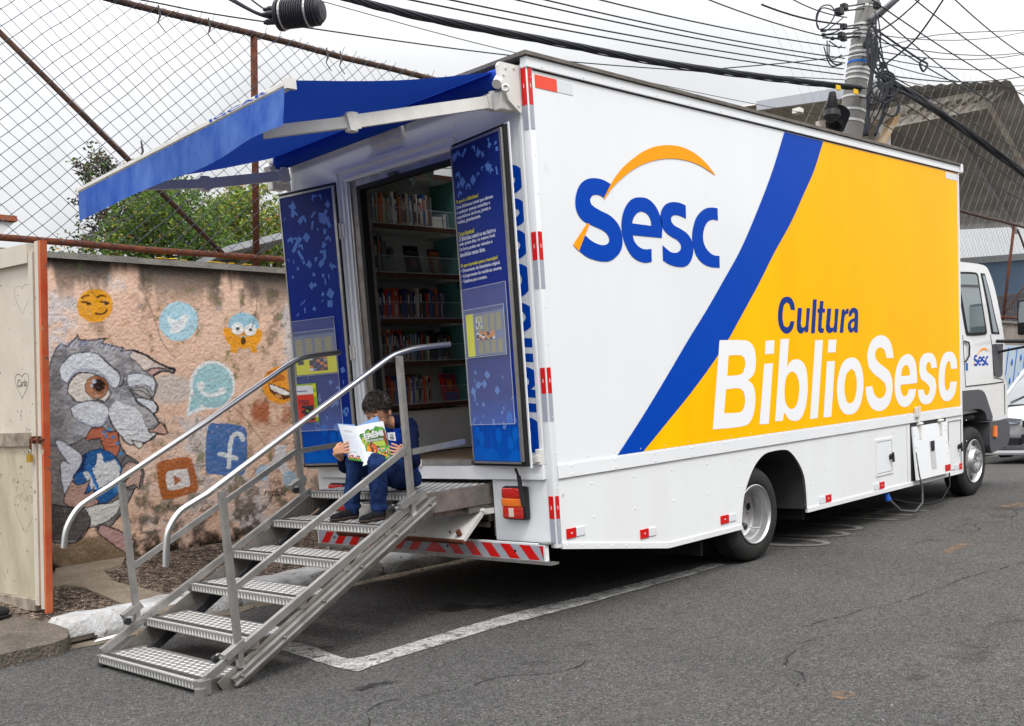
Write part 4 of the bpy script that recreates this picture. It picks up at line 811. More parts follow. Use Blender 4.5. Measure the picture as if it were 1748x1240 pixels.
mb = MB(); p = onh((xa + xb) / 2, .66); mb.box(p[0] - .035, p[0] + .035, p[1] - .016, p[1] - .004, .60, .70, c=.005); build('handle', mb, BPLAST, gd, smooth=True, auto=40)
for x in (xa + .17, xb - .18):
    mb = MB(); mb.box(x - .018, x + .018, -.03, -.008, .74, .9); mb.cyl((x - .05, -.024, .885), (x + .05, -.024, .885), .014, 10); build('hinge', mb, CREAM, gd)
mb = MB()
for x in (xa + .05, xb - .06):
    for k in range(4): p = onh(x, .42 + k * .12); mb.lathe(p, (0, -1, 0), [(0, .008), (.004, .005), (.005, .001)], 7)
build('rivet', mb, ALU, gd, kind='stuff')
p = onh(xb - .16, .385); mb = MB(); mb.box(p[0], p[0] + .13, p[1] - .004, p[1] - .001, .365, .43); build('reflector', mb, RED, gd)
mb = MB(); frame(mb, 6.06, 6.385, .345, .86, .008, -.001, .006); part('hatch_trim', mb, mat('seam_grey', (.22, .22, .22), .6))
knob(6.32, .58, T)
a = S(1563, 692); mb = MB(); mb.box(a[0] - .05, a[0] + .05, -.03, -.003, .955, 1.05, c=.006); mb.cyl((a[0], -.035, .94), (a[0], -.035, 1.06), .014, 8); part('latch', mb, CREAM)
# hoses hanging out of the hatch
def pxl(L, dep): return [D(x, y, dep) for x, y in L]
HOSE = mat('grey_hose', (.07, .07, .072), .5)
mb = MB(); mb.tube([(5.20, -.03, .62), (5.22, -.05, .40), (5.27, -.06, .25), (5.22, -.08, .12), (5.0, -.1, .06), (4.78, -.06, .10), (4.70, .02, .22), (4.68, .08, .33)], .011, 8); part('hose', mb, HOSE, smooth=True)
mb = MB(); mb.tube([(6.02, -.02, .34), (6.0, -.03, .2), (5.8, -.03, .08), (5.5, 0, .07), (5.2, .05, .12), (4.9, .1, .2)], .008, 8); part('hose', mb, BLACK, smooth=True)
mb = MB(); mb.cyl((4.70, .02, .20), (4.69, .06, .31), .03, 10); part('hose_coupling', mb, mat('coupling_blue', (.02, .09, .4), .4))

# ---------------------------------------------------------------- rear face
mb = MB(); mb.box(.0, .03, 1.915, 2.448, ZM + .01, 3.40); mb.box(.0, .03, .057, .645, ZM + .01, 3.40); mb.box(.0, .03, .646, 1.914, 3.135, 3.40); rear = part('rear_wall', mb, WHITE)
mb = MB()
mb.box(-.028, .029, 1.885, 1.913, 1.04, 3.100, 0); mb.box(-.028, .029, .648, .676, 1.04, 3.100, 0); mb.box(-.030, .029, .646, 1.915, 3.102, 3.133, 0)
mb.box(-.010, .028, 1.80, 1.884, 1.04, 3.028, 0); mb.box(-.011, .028, .677, 1.884, 3.03, 3.101, 0)
mb.box(-.022, -.0115, 1.835, 1.85, 1.04, 3.043, 0); mb.box(-.023, -.0115, .69, 1.852, 3.045, 3.058, 0)
df = part('door_frame', mb, WHITE)
mb = MB(); mb.box(.005, .12, 1.712, 1.798, 1.03, 3.028, 0); mb.box(-.004, .10, 1.775, 1.79, 1.04, 3.025, 1); mb.box(.005, .12, .70, 1.71, 2.985, 3.028, 1)
build('jamb', mb, [STEEL, ALU], df)
mb = MB(); mb.box(.0, .06, 1.672, 1.708, 1.03, 2.984); mb.box(.0, .06, .70, 1.67, 2.955, 2.984); build('gasket', mb, BLACK, df)
mb = MB(); mb.box(-.02, .10, 1.25, 1.33, 2.985, 3.005); build('latch', mb, DARKGREY, df)
for z in (2.70, 1.83):
    mb = MB(); mb.box(-.03, -.010, 1.852, 1.895, z - .05, z + .05, c=.004); mb.cyl((-.035, 1.89, z - .055), (-.035, 1.89, z + .055), .009, 8); part('hinge', mb, CREAM)
mb = MB(); mb.box(-.045, -.001, 1.13, 1.46, 3.195, 3.285, c=.006); part('rear_lamp', mb, CREAM, smooth=True, auto=40)
mb = MB(); mb.box(-.022, .03, .056, 2.446, ZB, ZM + .006, c=.004); mb.box(-.026, -.0225, .056, .52, ZB + .003, ZB + .03); part('sill_beam', mb, WHITE)
mb = MB(); mb.box(-.025, .09, .70, 1.80, ZM + .008, 1.035); part('door_sill', mb, ALU)
mb = MB(); mb.box(-.05, -.026, 1.20, 1.28, ZM + .0, 1.04, c=.004); part('latch', mb, CREAM)
[part('rear_lower_panel', MB().box(.004, .028, a, b, .50, ZB - .003).box(.03, .3, c, d, .5, ZB - .003), WHITE) for a, b, c, d in ((.02, .54, .52, .54), (1.97, 2.47, 1.97, 1.99))]
for (ya, nm) in ((.312, 0), (2.20, 1)):
    mb = MB(); mb.box(-.045, .003, ya - .105, ya + .105, .645, .865, c=.02); tl = part('tail_lamp', mb, BPLAST, smooth=True, auto=40)
    mb = MB(); mb.box(-.062, -.040, ya - .088, ya + .092, .788, .855, c=.012); build('stop_lens', mb, LAMPR, tl, smooth=True)
    mb = MB(); mb.box(-.064, -.040, ya - .090, ya + .094, .735, .787, c=.006); build('turn_lens', mb, LAMPO, tl, smooth=True)
    mb = MB(); mb.box(-.062, -.040, ya - .088, ya + .092, .655, .734, c=.012); build('brake_lens', mb, LAMPR, tl, smooth=True)
    mb = MB(); mb.box(-.066, -.060, ya - .012, ya + .03, .668, .725, c=.002); build('reverse_lens', mb, LAMPC, tl)
mb = MB(); mb.cyl((-.085, .235, .985), (-.075, .22, .93), .009, 8); mb.cyl((-.075, .22, .935), (-.085, .185, .745), .014, 10); part('door_stay', mb, BLACK)
mb = MB(); mb.cyl((-.07, .20, 1.05), (-.03, .06, 1.05), .006, 6); mb.box(-.035, -.004, .06, .10, 1.0, 1.10, c=.004); mb.box(-.05, -.03, .065, .095, 1.02, 1.06); part('door_retainer', mb, CREAM)
mb = MB(); mb.box(.03, .5, .55, 1.96, .38, .41, 0); mb.box(.45, .5, .55, 1.96, .41, .9, 0); mb.box(.12, .4, .56, .60, .41, .86, 1); mb.box(.06, .10, .60, 1.9, .62, .68, 2); mb.cyl((.0, .60, .60), (.0, 1.9, .60), .02, 10, 2); mb.box(.02, .05, .545, .57, .52, .88, 2); mb.cyl((.03, .61, .62), (.03, .61, .82), .018, 8, 2); mb.box(.1, .3, 1.0, 1.9, .45, .56, 1)
part('step_locker', mb, [UNDER, STEEL, STEEL])
flp = MB(); flp.hexa([(-.30, .55, .535), (-.30, 1.90, .535), (-.285, 1.90, .515), (-.285, .55, .515)], [(-.10, .55, .700), (-.10, 1.90, .700), (-.085, 1.90, .68), (-.085, .55, .68)])
fl = part('locker_flap', flp, mat('flap_white', (.62, .62, .60), .5, var=.5, vs_=7, dark=(.34, .31, .27)))
mb = MB(); mb.cyl((-.09, .53, .705), (-.09, 1.90, .705), .016, 10); mb.box(-.10, .0, .54, .56, .68, .715); build('hinge', mb, CREAM, fl)
mb = MB(); mb.hexa([(-.306, .54, .53), (-.306, 1.90, .53), (-.29, 1.9, .51), (-.29, .54, .51)], [(-.30, .54, .545), (-.30, 1.90, .545), (-.28, 1.9, .53), (-.28, .54, .53)]); build('flap_edge', mb, RUST, fl)
mb = MB(); mb.cyl((-.27, .60, .568), (-.285, .60, .60), .018, 10); mb.cyl((-.26, .70, .575), (-.27, .70, .59), .006, 8); build('flap_latch', mb, RUST, fl)
# bumper board with red chevrons
BZ0, BZ1, BX = .395, .497, -.07
mb = MB(); mb.box(BX, BX + .03, .035, 2.47, BZ0, BZ1 + .006); bump = part('bumper', mb, WHITE2)
mb = MB(); mb.box(BX - .004, .0, -.01, 2.49, .372, .386); mb.box(BX - .004, BX + .004, -.01, 2.49, .386, .394); mb.box(BX, .0, .02, .09, .5, .51); build('bumper_lip', mb, ALU, bump)
mb = MB(); mb.add([(BX - .0012, .05, BZ0 + .004), (BX - .0012, 2.455, BZ0 + .004), (BX - .0012, 2.455, BZ1 - .004), (BX - .0012, .05, BZ1 - .004)], [(0, 1, 2, 3)]); build('bumper_tape', mb, SILV, bump)
yc = 1.08; sw = .092; pit = .176; h_ = BZ1 - BZ0 - .01
def clipq(q):
    return [(BX - .0025, min(max(a, .052), 2.452), b) for a, b in q]
def strp(a, lean):
    zb, zt = BZ0 + .005, BZ1 - .005
    mb = MB(); mb.add(clipq([(a, zb), (a + sw, zb), (a + sw + lean, zt), (a + lean, zt)]), [(0, 1, 2, 3)]); build('bumper_stripe', mb, RED, bump)
a = yc - .20
while a > -.05: strp(a - sw, .085); a -= pit
a = yc + .20
while a < 2.45: strp(a, -.085); a += pit
mb = MB(); mb.add([(BX - .0025, yc - .115, BZ0 + .005), (BX - .0025, yc + .115, BZ0 + .005), (BX - .0025, yc, BZ1 - .005)], [(0, 1, 2)]); build('bumper_stripe', mb, RED, bump)
mb = MB()
for y in (.3, 2.25, 1.55, .95): mb.cyl((BX - .004, y, .45), (BX + .01, y, .45), .009, 8)
build('bolt', mb, BLACK, bump)
# vertical lettering on the rear beside the open door
def rfn(u, v): return (-.0015, .085 + v, 1.07 + u)
letters(WORD1, lambda u, v: rfn((u - 1.79) / 4.56 * 1.80, (v - 1.09) * .72), BLUE, rear)

# ---------------------------------------------------------------- rear doors (swung right back), leaflets, pockets
PRINT = mat('door_print', (.02, .05, .3), .3, spec=.12)
def grad_print():
    M = PRINT; t = M.node_tree; b = t.nodes['Principled BSDF']; g_ = N(t, 'ShaderNodeNewGeometry'); s_ = N(t, 'ShaderNodeSeparateXYZ'); t.links.new(g_.outputs['Position'], s_.inputs[0])
    r = N(t, 'ShaderNodeMapRange'); r.inputs[1].default_value = 1.0; r.inputs[2].default_value = 3.05; t.links.new(s_.outputs[2], r.inputs[0])
    c = N(t, 'ShaderNodeValToRGB'); e_ = c.color_ramp.elements; e_[0].color = (.003, .085, .46, 1); e_[1].color = (.012, .022, .14, 1)
    for p_, cc in ((.13, (.003, .07, .42)), (.22, (.004, .022, .22)), (.5, (.006, .028, .26)), (.75, (.008, .030, .24))): q = c.color_ramp.elements.new(p_); q.color = (*cc, 1)
    t.links.new(r.outputs[0], c.inputs[0]); t.links.new(c.outputs[0], b.inputs['Base Color'])
grad_print()
PB1 = mat('print_light_blue', (.11, .23, .62), .35, spec=.1); PB2 = mat('print_mid_blue', (.002, .12, .56), .35, spec=.1); PTX = mat('print_white', (.7, .74, .85), .4); PTY = mat('print_yellow', (.75, .70, .02), .4)
class Door:
    def __init__(s, L, R, z0, z1): s.L = np.array([*L, 0.]); s.R = np.array([*R, 0.]); s.w = np.linalg.norm(s.R - s.L); s.d = (s.R - s.L) / s.w; s.n = np.array([s.d[1], -s.d[0], 0]); s.n = s.n if s.n @ (CAM - s.L) > 0 else -s.n; s.z0 = z0; s.z1 = z1
    def P(s, a, z, n=0.): p = s.L + s.d * a + s.n * n; return (p[0], p[1], z)
    def box(s, mb, a0, a1, n0, n1, z0, z1, mi=0): mb.hexa([s.P(a0, z0, n0), s.P(a1, z0, n0), s.P(a1, z0, n1), s.P(a0, z0, n1)], [s.P(a0, z1, n0), s.P(a1, z1, n0), s.P(a1, z1, n1), s.P(a0, z1, n1)], mi)
    def px(s, x, y, n=0.):
        r = ray(x, y); p0 = s.L + s.n * n; p = CAM + r * (((p0 - CAM) @ s.n) / (r @ s.n)); return ((p - p0) @ s.d, p[2])
def leaf(x, z, s, ang, k):
    """little open-book / sheet outlines"""
    q = {0: [(-1, -.8), (.9, -1), (1, .8), (-.8, 1)], 1: [(-.5, -1), (0, -.7), (.5, -1), (.9, .8), (.1, .5), (-.7, .9)], 2: [(-.35, -1), (.3, -1), (.45, 1), (-.2, 1)], 3: [(-1, .2), (0, 1), (1, .1), (.8, -.5), (0, .2), (-.8, -.6)]}[k % 4]
    c, s_ = math.cos(ang), math.sin(ang); return [(x + s * (a * c - b * s_), z + s * (a * s_ + b * c)) for a, b in q]
def make_door(dr, label):
    W__ = dr.w
    o = build('rear_door', (lambda m_: (dr.box(m_, 0, W__, -.045, -.036, dr.z0 - .012, dr.z1 + .012), m_)[1])(MB()), WHITE, T, label=label)
    m_ = MB(); dr.box(m_, .012, W__ - .012, -.0355, -.006, dr.z0, dr.z1); build('gasket', m_, BLACK, o)
    m_ = MB(); dr.box(m_, .035, W__ - .045, -.005, .004, dr.z0 + .03, dr.z1 - .035); build('printed_panel', m_, PRINT, o)
    m_ = MB(); dr.box(m_, W__ - .0445, W__ - .022, -.005, .010, dr.z0 + .03, dr.z1 - .02); dr.box(m_, .022, .034, -.005, .008, dr.z0 + .03, dr.z1 - .02); dr.box(m_, .035, W__ - .045, -.005, .008, dr.z1 - .034, dr.z1 - .02); dr.box(m_, .035, W__ - .045, -.005, .007, dr.z0 + .015, dr.z0 + .029)
    build('edge_strip', m_, ALU, o); return o
DL = Door((-.15, 2.475), (-.035, 1.885), .995, 3.045); DR_ = Door((-.03, .685), (-.135, .085), 1.0, 3.055)
dl = make_door(DL, 'left rear door folded back, printed with drifting pale blue books'); dr = make_door(DR_, 'right rear door folded back, printed with white and yellow text')
def dprint(door, parent, rows):
    m_ = MB()
    def add(P, mi, n=.0055): decal(m_, [P], lambda u, v: door.P(u, v, n), mi)
    for (z_a, z_b, cnt, smin, smax) in rows:
        for k in range(cnt):
            x = .06 + random.random() * (door.w - .13); z = z_a + random.random() * (z_b - z_a); s_ = random.uniform(smin, smax)
            x = min(max(x, .04 + s_), door.w - .05 - s_); add(leaf(x, z, s_, random.uniform(-1, 1), random.randrange(4)), 0, .0055 + random.random() * .0008)
    for k in range(16):                                         # reeds and bushes at the foot of the print
        x = .06 + random.random() * (door.w - .13); z = door.z0 + .05; h = random.uniform(.08, .26); l = random.uniform(-.05, .05); x1_ = min(max(x + l, .05), door.w - .06)
        add([(x - .006, z), (x + .008, z), (x1_ + .004, z + h), (x1_ - .002, z + h)], 1, .0060 + k * .00002)
        if k % 3 == 0: rx = .035; xx_ = min(max(x1_, .05 + rx), door.w - .05 - rx); add([(xx_ + rx * math.cos(t), z + h + .045 * math.sin(t)) for t in np.linspace(0, 6.0, 11)], 1, .0064 + k * .00002)
    add([(.04, door.z0 + .035)] + [(.04 + (door.w - .09) * t, max(door.z0 + .045, door.z0 + .09 + .04 * math.sin(t * 7) + .02 * math.sin(t * 17))) for t in np.linspace(0, 1, 18)] + [(door.w - .05, door.z0 + .035)], 1, .0052)
    build('print_figures', m_, [PB1, PB2], parent, kind='stuff')
dprint(DL, dl, [(2.15, 2.98, 52, .012, .034), (2.5, 2.98, 10, .03, .05), (1.25, 1.75, 26, .010, .026)])
dprint(DR_, dr, [(2.80, 3.0, 18, .012, .032), (2.72, 2.84, 7, .02, .03), (1.22, 1.62, 26, .010, .028)])
lines = [('O que é o BiblioSesc?', 1, (774.5, 351), (818, 338)), ('Uma biblioteca móvel que oferece', 0, (775.5, 360), (843, 339.5)), ('a qualquer pessoa consultas e', 0, (776, 368.5), (838, 350)), ('empréstimos de livros, jornais e', 0, (776.6, 377), (839, 358)), ('revistas, gratuitamente.', 0, (777, 385.5), (822, 373)),
         ('Como funciona?', 1, (778, 405), (811, 396)), ('O BiblioSesc estará no seu bairro a', 0, (779, 413.5), (847.5, 394)), ('cada quinze dias, no mesmo local.', 0, (779.6, 422.5), (847, 403)), ('Os livros podem ser retirados e', 0, (780.4, 431.5), (842, 414)), ('devolvidos nessas datas.', 0, (781, 440), (830, 427)),
         ('O que é preciso para a inscrição?', 1, (782.8, 459), (851, 439)), ('• Documento de identidade original.', 0, (784, 467.5), (855, 448)), ('• Comprovante de residência recente.', 0, (784.8, 476.5), (858, 457)), ('• Telefone para contato.', 0, (786, 485.5), (833, 473))]
for s_, yl, pa, pb in lines:
    a, za = DR_.px(*pa); b, zb = DR_.px(*pb); z_ = za; b = min(b, DR_.w - .052); m_ = MB(); text(m_, s_, max(a, .045), z_ - .006, b, z_ + .022, lambda u, v: DR_.P(u, v, .0062), bold=.03)
    build('text_line', m_, PTY if yl else PTX, dr)
def dpoly(door, L, n): return [door.P(*door.px(x, y, n), n) for x, y in L]
def pocket(door, parent, L, n=.02):
    q = [door.px(x, y, n) for x, y in L]; a0 = max(min(p[0] for p in q), .03); a1 = min(max(p[0] for p in q), door.w - .03); z0 = min(p[1] for p in q); z1 = max(p[1] for p in q)
    m_ = MB(); door.box(m_, a0, a1, n, n + .003, z0, z1, 0); door.box(m_, a0, a1, n + .0031, n + .005, z1 - .004, z1, 1); door.box(m_, a0, a1, n + .0031, n + .005, z0, z0 + .004, 1); door.box(m_, a0, a0 + .004, n + .0031, n + .005, z0 + .004, z1 - .004, 1); door.box(m_, a1 - .004, a1, n + .0031, n + .005, z0 + .004, z1 - .004, 1)
    build('acrylic_pocket', m_, [ACRYL, ACRYLE], parent)
    return a0, a1, z0, z1
pocket(DL, dl, [(494, 566), (570, 540), (583, 726), (515, 737)], .012); pk = pocket(DL, dl, [(500, 575), (572, 560), (574, 636), (503, 644)], .022)
pocket(DR_, dr, [(787, 498), (862, 480), (880, 718), (806, 726)], .012); pk2 = pocket(DR_, dr, [(790, 533), (860, 518), (866, 603), (796, 613)], .022)
def leaflet(name, label, cat, door, a0, a1, z0, z1, n, cells, base, group=None):
    """a sheet with printed blocks; cells: (u0,u1,v0,v1,material) in 0..1"""
    m_ = MB(); door.box(m_, a0, a1, n, n + .0015, z0, z1, 0); ms = [base]
    for i, (u0, u1, v0, v1, mm) in enumerate(cells):
        if mm not in ms: ms.append(mm)
        k = n + .002 + .00025 * (i % 4); P = [door.P(a0 + (a1 - a0) * u, z0 + (z1 - z0) * v, k) for u, v in ((u0, v0), (u1, v0), (u1, v1), (u0, v1))]; m_.add(P, [(0, 1, 2, 3)], ms.index(mm))
    o = build(name, m_, ms); o['label'] = label; o['category'] = cat
    if group: o['group'] = group
    return o
GREYP = mat('leaflet_grey_blue', (.20, .24, .38), .5); DKP = mat('leaflet_dark', (.05, .05, .06), .5); ORP = mat('leaflet_orange', (.75, .25, .05), .5); TXG = mat('leaflet_text_gold', (.42, .38, .15), .5); GRP = mat('magazine_green', (.35, .55, .03), .45); REDP = mat('magazine_red', (.75, .06, .04), .45); WHP = PAPER
def blocks(u0, u1, v0, v1, nu, nv, ms, fill=.8, jit=.0):
    o = []
    for i in range(nu):
        for j in range(nv):
            a = u0 + (u1 - u0) * i / nu; b = a + (u1 - u0) / nu * fill; c = v0 + (v1 - v0) * j / nv; d = c + (v1 - v0) / nv * fill; o.append((a, b, c, d, random.choice(ms)))
    return o
a0, a1, z0, z1 = pk
leaflet('leaflet', 'yellow and grey leaflet in the acrylic pocket of the left rear door', 'leaflet', DL, a0 + .02, a1 - .02, z0 + .01, z1 - .03, .0145,
        [(0, 1, 0, .47, YEL2), (.34, .78, .07, .44, DKP)] + blocks(.34, .78, .08, .43, 5, 5, [WHP, DKP, ORP, GREYP], 1.) + [(.5, .68, .40, .55, ORP), (.05, .2, .26, .36, DKP)] + blocks(.04, .98, .5, .92, 4, 7, [TXG], .75), GREYP)
a0, a1, z0, z1 = pk2
leaflet('leaflet', 'grey leaflet with a yellow strip and orange picture on the right rear door', 'leaflet', DR_, a0 + .02, a1 - .02, z0 + .01, z1 - .03, .0145,
        [(0, .2, 0, 1, YEL2)] + blocks(.3, .97, .55, .95, 4, 8, [TXG], .75) + blocks(.3, .97, .04, .34, 4, 8, [TXG], .75) + [(.27, .44, .62, .90, WHP)] + blocks(.28, .43, .64, .88, 3, 4, [DKP, GREYP, WHP], 1.) + blocks(.27, .75, .36, .54, 7, 4, [ORP, ORP, DKP, WHP, mat('leaflet_tan', (.6, .4, .2), .5)], 1.), GREYP)
a, zt = DL.px(503, 655); b, zt2 = DL.px(541, 652); zb = DL.px(508, 722)[1]
leaflet('magazine', 'green and white magazine behind the red one in the left door pocket', 'magazine', DL, a, b, zb, zt - .01, .014, [(.0, .72, .72, .96, WHP), (.72, .86, .0, .95, WHP)] + blocks(.86, 1, .02, .98, 1, 9, [GRP, YEL2, GRP, WHP], 1.) + [(.1, .6, .8, .83, GREYP)], GRP)
o = leaflet('magazine', 'red magazine with a dark photograph in the left door pocket', 'magazine', DL, a + .012, a + .20, zb + .002, zt - .09, .017, [(.28, .95, .05, .6, DKP)] + blocks(.3, .9, .1, .5, 5, 6, [DKP, REDP, DKP, mat('leaflet_brown', (.2, .1, .06), .5), GRP], 1.), REDP)
m_ = MB(); text(m_, 'rtaz', a + .05, zt - .165, a + .15, zt - .125, lambda u, v: DL.P(u, v, .0205), bold=.01); build('cover_title', m_, DKP, o)

# ---------------------------------------------------------------- interior: floor, walls, bookcase
mb = MB(); mb.box(.03, 6.35, .035, 2.46, .93, 1.02); part('floor', mb, WOOD)
IW = mat('interior_white', (.66, .67, .66), .6)
mb = MB(); mb.box(.03, 6.38, 2.46, 2.5, .5, 3.435); mb.box(6.36, 6.40, .035, 2.46, .5, 3.435); part('inner_wall', mb, IW)
mb = MB(); mb.box(2.6, 2.64, .035, 2.455, 1.02, 3.43); part('bulkhead', mb, IW)
SX0, SX1, SY0 = .16, 1.36, 2.10
mb = MB(); mb.box(SX0, SX1, 2.43, 2.455, 1.02, 3.26, 0); bc = part('bookcase', mb, SHELFW)
mb = MB(); mb.box(SX1 - .02, SX1, SY0 - .01, 2.428, 1.03, 3.24); build('divider', mb, TEAL, bc)
mb = MB(); mb.box(SX0 - .02, SX0, SY0 - .01, 2.428, 1.03, 3.24); build('divider', mb, TEAL, bc)
mb = MB(); mb.box(SX0, SX1 + .5, SY0 - .004, 2.455, 3.215, 3.235, 0); mb.box(SX0, SX1 + .5, SY0 - .012, SY0 - .005, 3.205, 3.24, 1); build('shelf', mb, [SHELFW, SHELFE], bc)
SHZ = [2.815, 2.445, 2.09, 1.755, 1.415]
for z in SHZ:
    mb = MB(); mb.box(SX0 + .001, SX1 - .021, SY0 + .001, 2.429, z - .022, z, 0); mb.box(SX0 + .001, SX1 - .021, SY0 - .018, SY0, z - .03, z + .004, 1); mb.box(SX1 - .16, SX1 - .022, SY0 + .03, 2.42, z - .04, z - .023, 0); build('shelf', mb, [SHELFW, SHELFE], bc)
    mb = MB(); mb.box(SX0 + .02, SX1 - .03, SY0 - .010, SY0 - .007, z + .006, z + .135, 0); mb.box(SX0 + .02, SX1 - .03, SY0 - .0105, SY0 - .0065, z + .0055, z + .012, 1); mb.box(SX0 + .02, SX1 - .03, SY0 - .0105, SY0 - .0065, z + .1345, z + .138, 1); build('shelf_guard', mb, [GUARD, ACRYLE], bc)
mb = MB(); mb.box(SX0, SX1 - .02, SY0 + .03, SY0 + .045, 1.03, 1.37, 0); build('plinth_panel', mb, SHELFW, bc)
mb = MB(); mb.lathe((SX1 - .0205, 2.22, 1.25), (-1, 0, 0), [(0, .02), (.001, .019), (.0012, .001)], 16); mb.box(SX1 - .0222, SX1 - .0205, 2.15, 2.17, 2.35, 2.43); build('grommet', mb, BLACK, bc)
mb = MB(); mb.box(SX1 + .01, 2.59, SY0, 2.455, 1.02, 3.2); part('cupboard', mb, IW)
# interior rail and bunting under the skylight
mb = MB(); mb.box(.2, 2.5, 1.55, 1.58, 3.36, 3.385); mb.box(.2, 2.5, 2.2, 2.23, 3.36, 3.385); mb.box(1.2, 1.23, .2, 2.2, 3.34, 3.358); part('ceiling_rail', mb, DARKGREY)
BUNT = mat('bunting_green', (.10, .35, .26), .8, var=1., vs_=70, dark=(.75, .72, .70))
bun = thing('bunting', 'string of patterned green bunting flags hanging inside the lorry doorway', 'bunting', tuple(U(716, 293, 1, 1.5)))
bp = [U(697, 300, 1, 1.5), U(716, 293, 1, 1.5), U(716, 293, 1, 1.5), U(741, 290, 1, 1.5), U(706, 318, 1, 1.5), U(738, 316, 1, 1.5)]
for k, (q0, q1, q2) in enumerate(((bp[0], bp[1], bp[4]), (bp[2] + np.array([.02, 0, 0]), bp[3], bp[5]))):
    mb = MB(); q0, q1, q2 = map(np.array, (q0, q1, q2)); e_ = np.array([0, .004, 0]); mb.hexa([q0, q1, q2], [q0 + e_, q1 + e_, q2 + e_]); build('flag', mb, BUNT, bun)
mb = MB(); mb.tube([(.3, 1.5, 3.2), (bp[0][0], 1.5, bp[0][2] + .02), (bp[1][0], 1.502, bp[1][2]), (bp[3][0], 1.5, bp[3][2] + .01), (2.4, 1.5, 3.3)], .003, 5); build('cord', mb, CABLE, bun)
# books, each its own object
BCOL = {'black': (.010, .010, .012), 'dark blue': (.008, .025, .11), 'blue': (.015, .07, .26), 'red': (.42, .012, .008), 'orange': (.45, .10, .02), 'white': (.50, .49, .46), 'cream': (.36, .31, .23), 'grey': (.10, .105, .11), 'brown': (.08, .035, .02), 'green': (.06, .14, .06), 'light blue': (.16, .24, .33)}
BM = {k: mat('book_' + k.replace(' ', '_'), v, .45, var=.25, vs_=40) for k, v in BCOL.items()}; PG = mat('book_pages', (.55, .52, .44), .8)
ORD = 'first second third fourth fifth sixth seventh eighth ninth tenth eleventh twelfth thirteenth fourteenth fifteenth sixteenth seventeenth eighteenth nineteenth'.split() + [t if not u else t[:-4] + 'y-' + u for t in ('twentieth', 'thirtieth', 'fortieth', 'fiftieth') for u in ('', 'first', 'second', 'third', 'fourth', 'fifth', 'sixth', 'seventh', 'eighth', 'ninth')]
ORD = [o.replace('twentiy', 'twenty') for o in ORD]
RN = ['top', 'second', 'third', 'fourth', 'lowest']
def book(x, z, t, h, d, cn, lab, lean=0., grp='books on the shelves', y0=2.125):
    c, s_ = math.cos(lean), math.sin(lean); f = lambda u, y, v: (x + u * c + v * s_, y, z + .002 + v * c - (u * s_ if lean < 0 else 0) + (t * s_ - u * s_ if lean > 0 else 0))
    mb = MB(); cv = .0022
    def bx(u0, u1, y_0, y_1, v0, v1, mi): mb.hexa([f(u0, y_0, v0), f(u1, y_0, v0), f(u1, y_1, v0), f(u0, y_1, v0)], [f(u0, y_0, v1), f(u1, y_0, v1), f(u1, y_1, v1), f(u0, y_1, v1)], mi)
    bx(0, cv, y0, y0 + d, 0, h, 0); bx(t - cv, t, y0, y0 + d, 0, h, 0); bx(cv, t - cv, y0, y0 + cv, 0, h, 0); bx(cv, t - cv, y0 + cv, y0 + d - .005, .003, h - .004, 1)
    if t > .011 and random.random() < .55: bx(t * .2, t * .8, y0 - .0006, y0, h * .55, h * .85, 2); bx(t * .25, t * .75, y0 - .0006, y0, h * .07, h * .16, 2)
    tit = BM[random.choice(['white', 'cream', 'white', 'orange', 'grey'])] if cn not in ('white', 'cream') else BM[random.choice(['red', 'dark blue', 'black'])]
    o = build('book', mb, [BM[cn], PG, tit]); o['label'] = lab; o['category'] = 'book'; o['group'] = grp
def row(si, x0, x1, pal, hmin, hmax, tmin=.008, tmax=.028, lean=.09, special=()):
    x = x0; k = 0; z = SHZ[si]
    while x < x1:
        t = random.uniform(tmin, tmax); h = random.uniform(hmin, hmax); cn = random.choice(pal)
        if k in dict(special): cn, t, h = dict(special)[k]
        sz = ('thin' if t < .014 else 'thick' if t > .021 else 'medium') + (' tall' if h > (hmin + hmax) / 2 else ' short')
        book(x, z, t, h, random.uniform(.13, .19), cn, '%s %s book, %s from the left on the %s shelf' % (sz, cn, ORD[k], RN[si]), lean * random.uniform(.2, 1)); x += t + .0012 + (random.random() < .12) * .006; k += 1
LO = ['white', 'cream', 'black', 'grey', 'orange', 'brown', 'blue', 'light blue', 'cream', 'white']
row(0, .30, 1.07, LO + ['brown', 'cream', 'green'], .20, .265, .009, .024, .04)
row(1, .30, .56, ['black', 'black', 'dark blue', 'grey'], .22, .29, .012, .028, .03)
row(2, .30, 1.12, ['black', 'blue', 'red', 'black', 'brown', 'dark blue', 'white', 'orange', 'cream'], .20, .25, .010, .028, .08, ((2, ('red', .075, .25)),))
row(3, .30, 1.14, ['orange', 'red', 'black', 'black', 'light blue', 'dark blue', 'black', 'brown', 'grey', 'white', 'green'], .20, .26, .009, .022, .12)
row(4, .40, .92, ['blue', 'white', 'orange', 'brown', 'cream', 'red', 'black', 'black', 'grey'], .19, .25, .010, .024, .08)
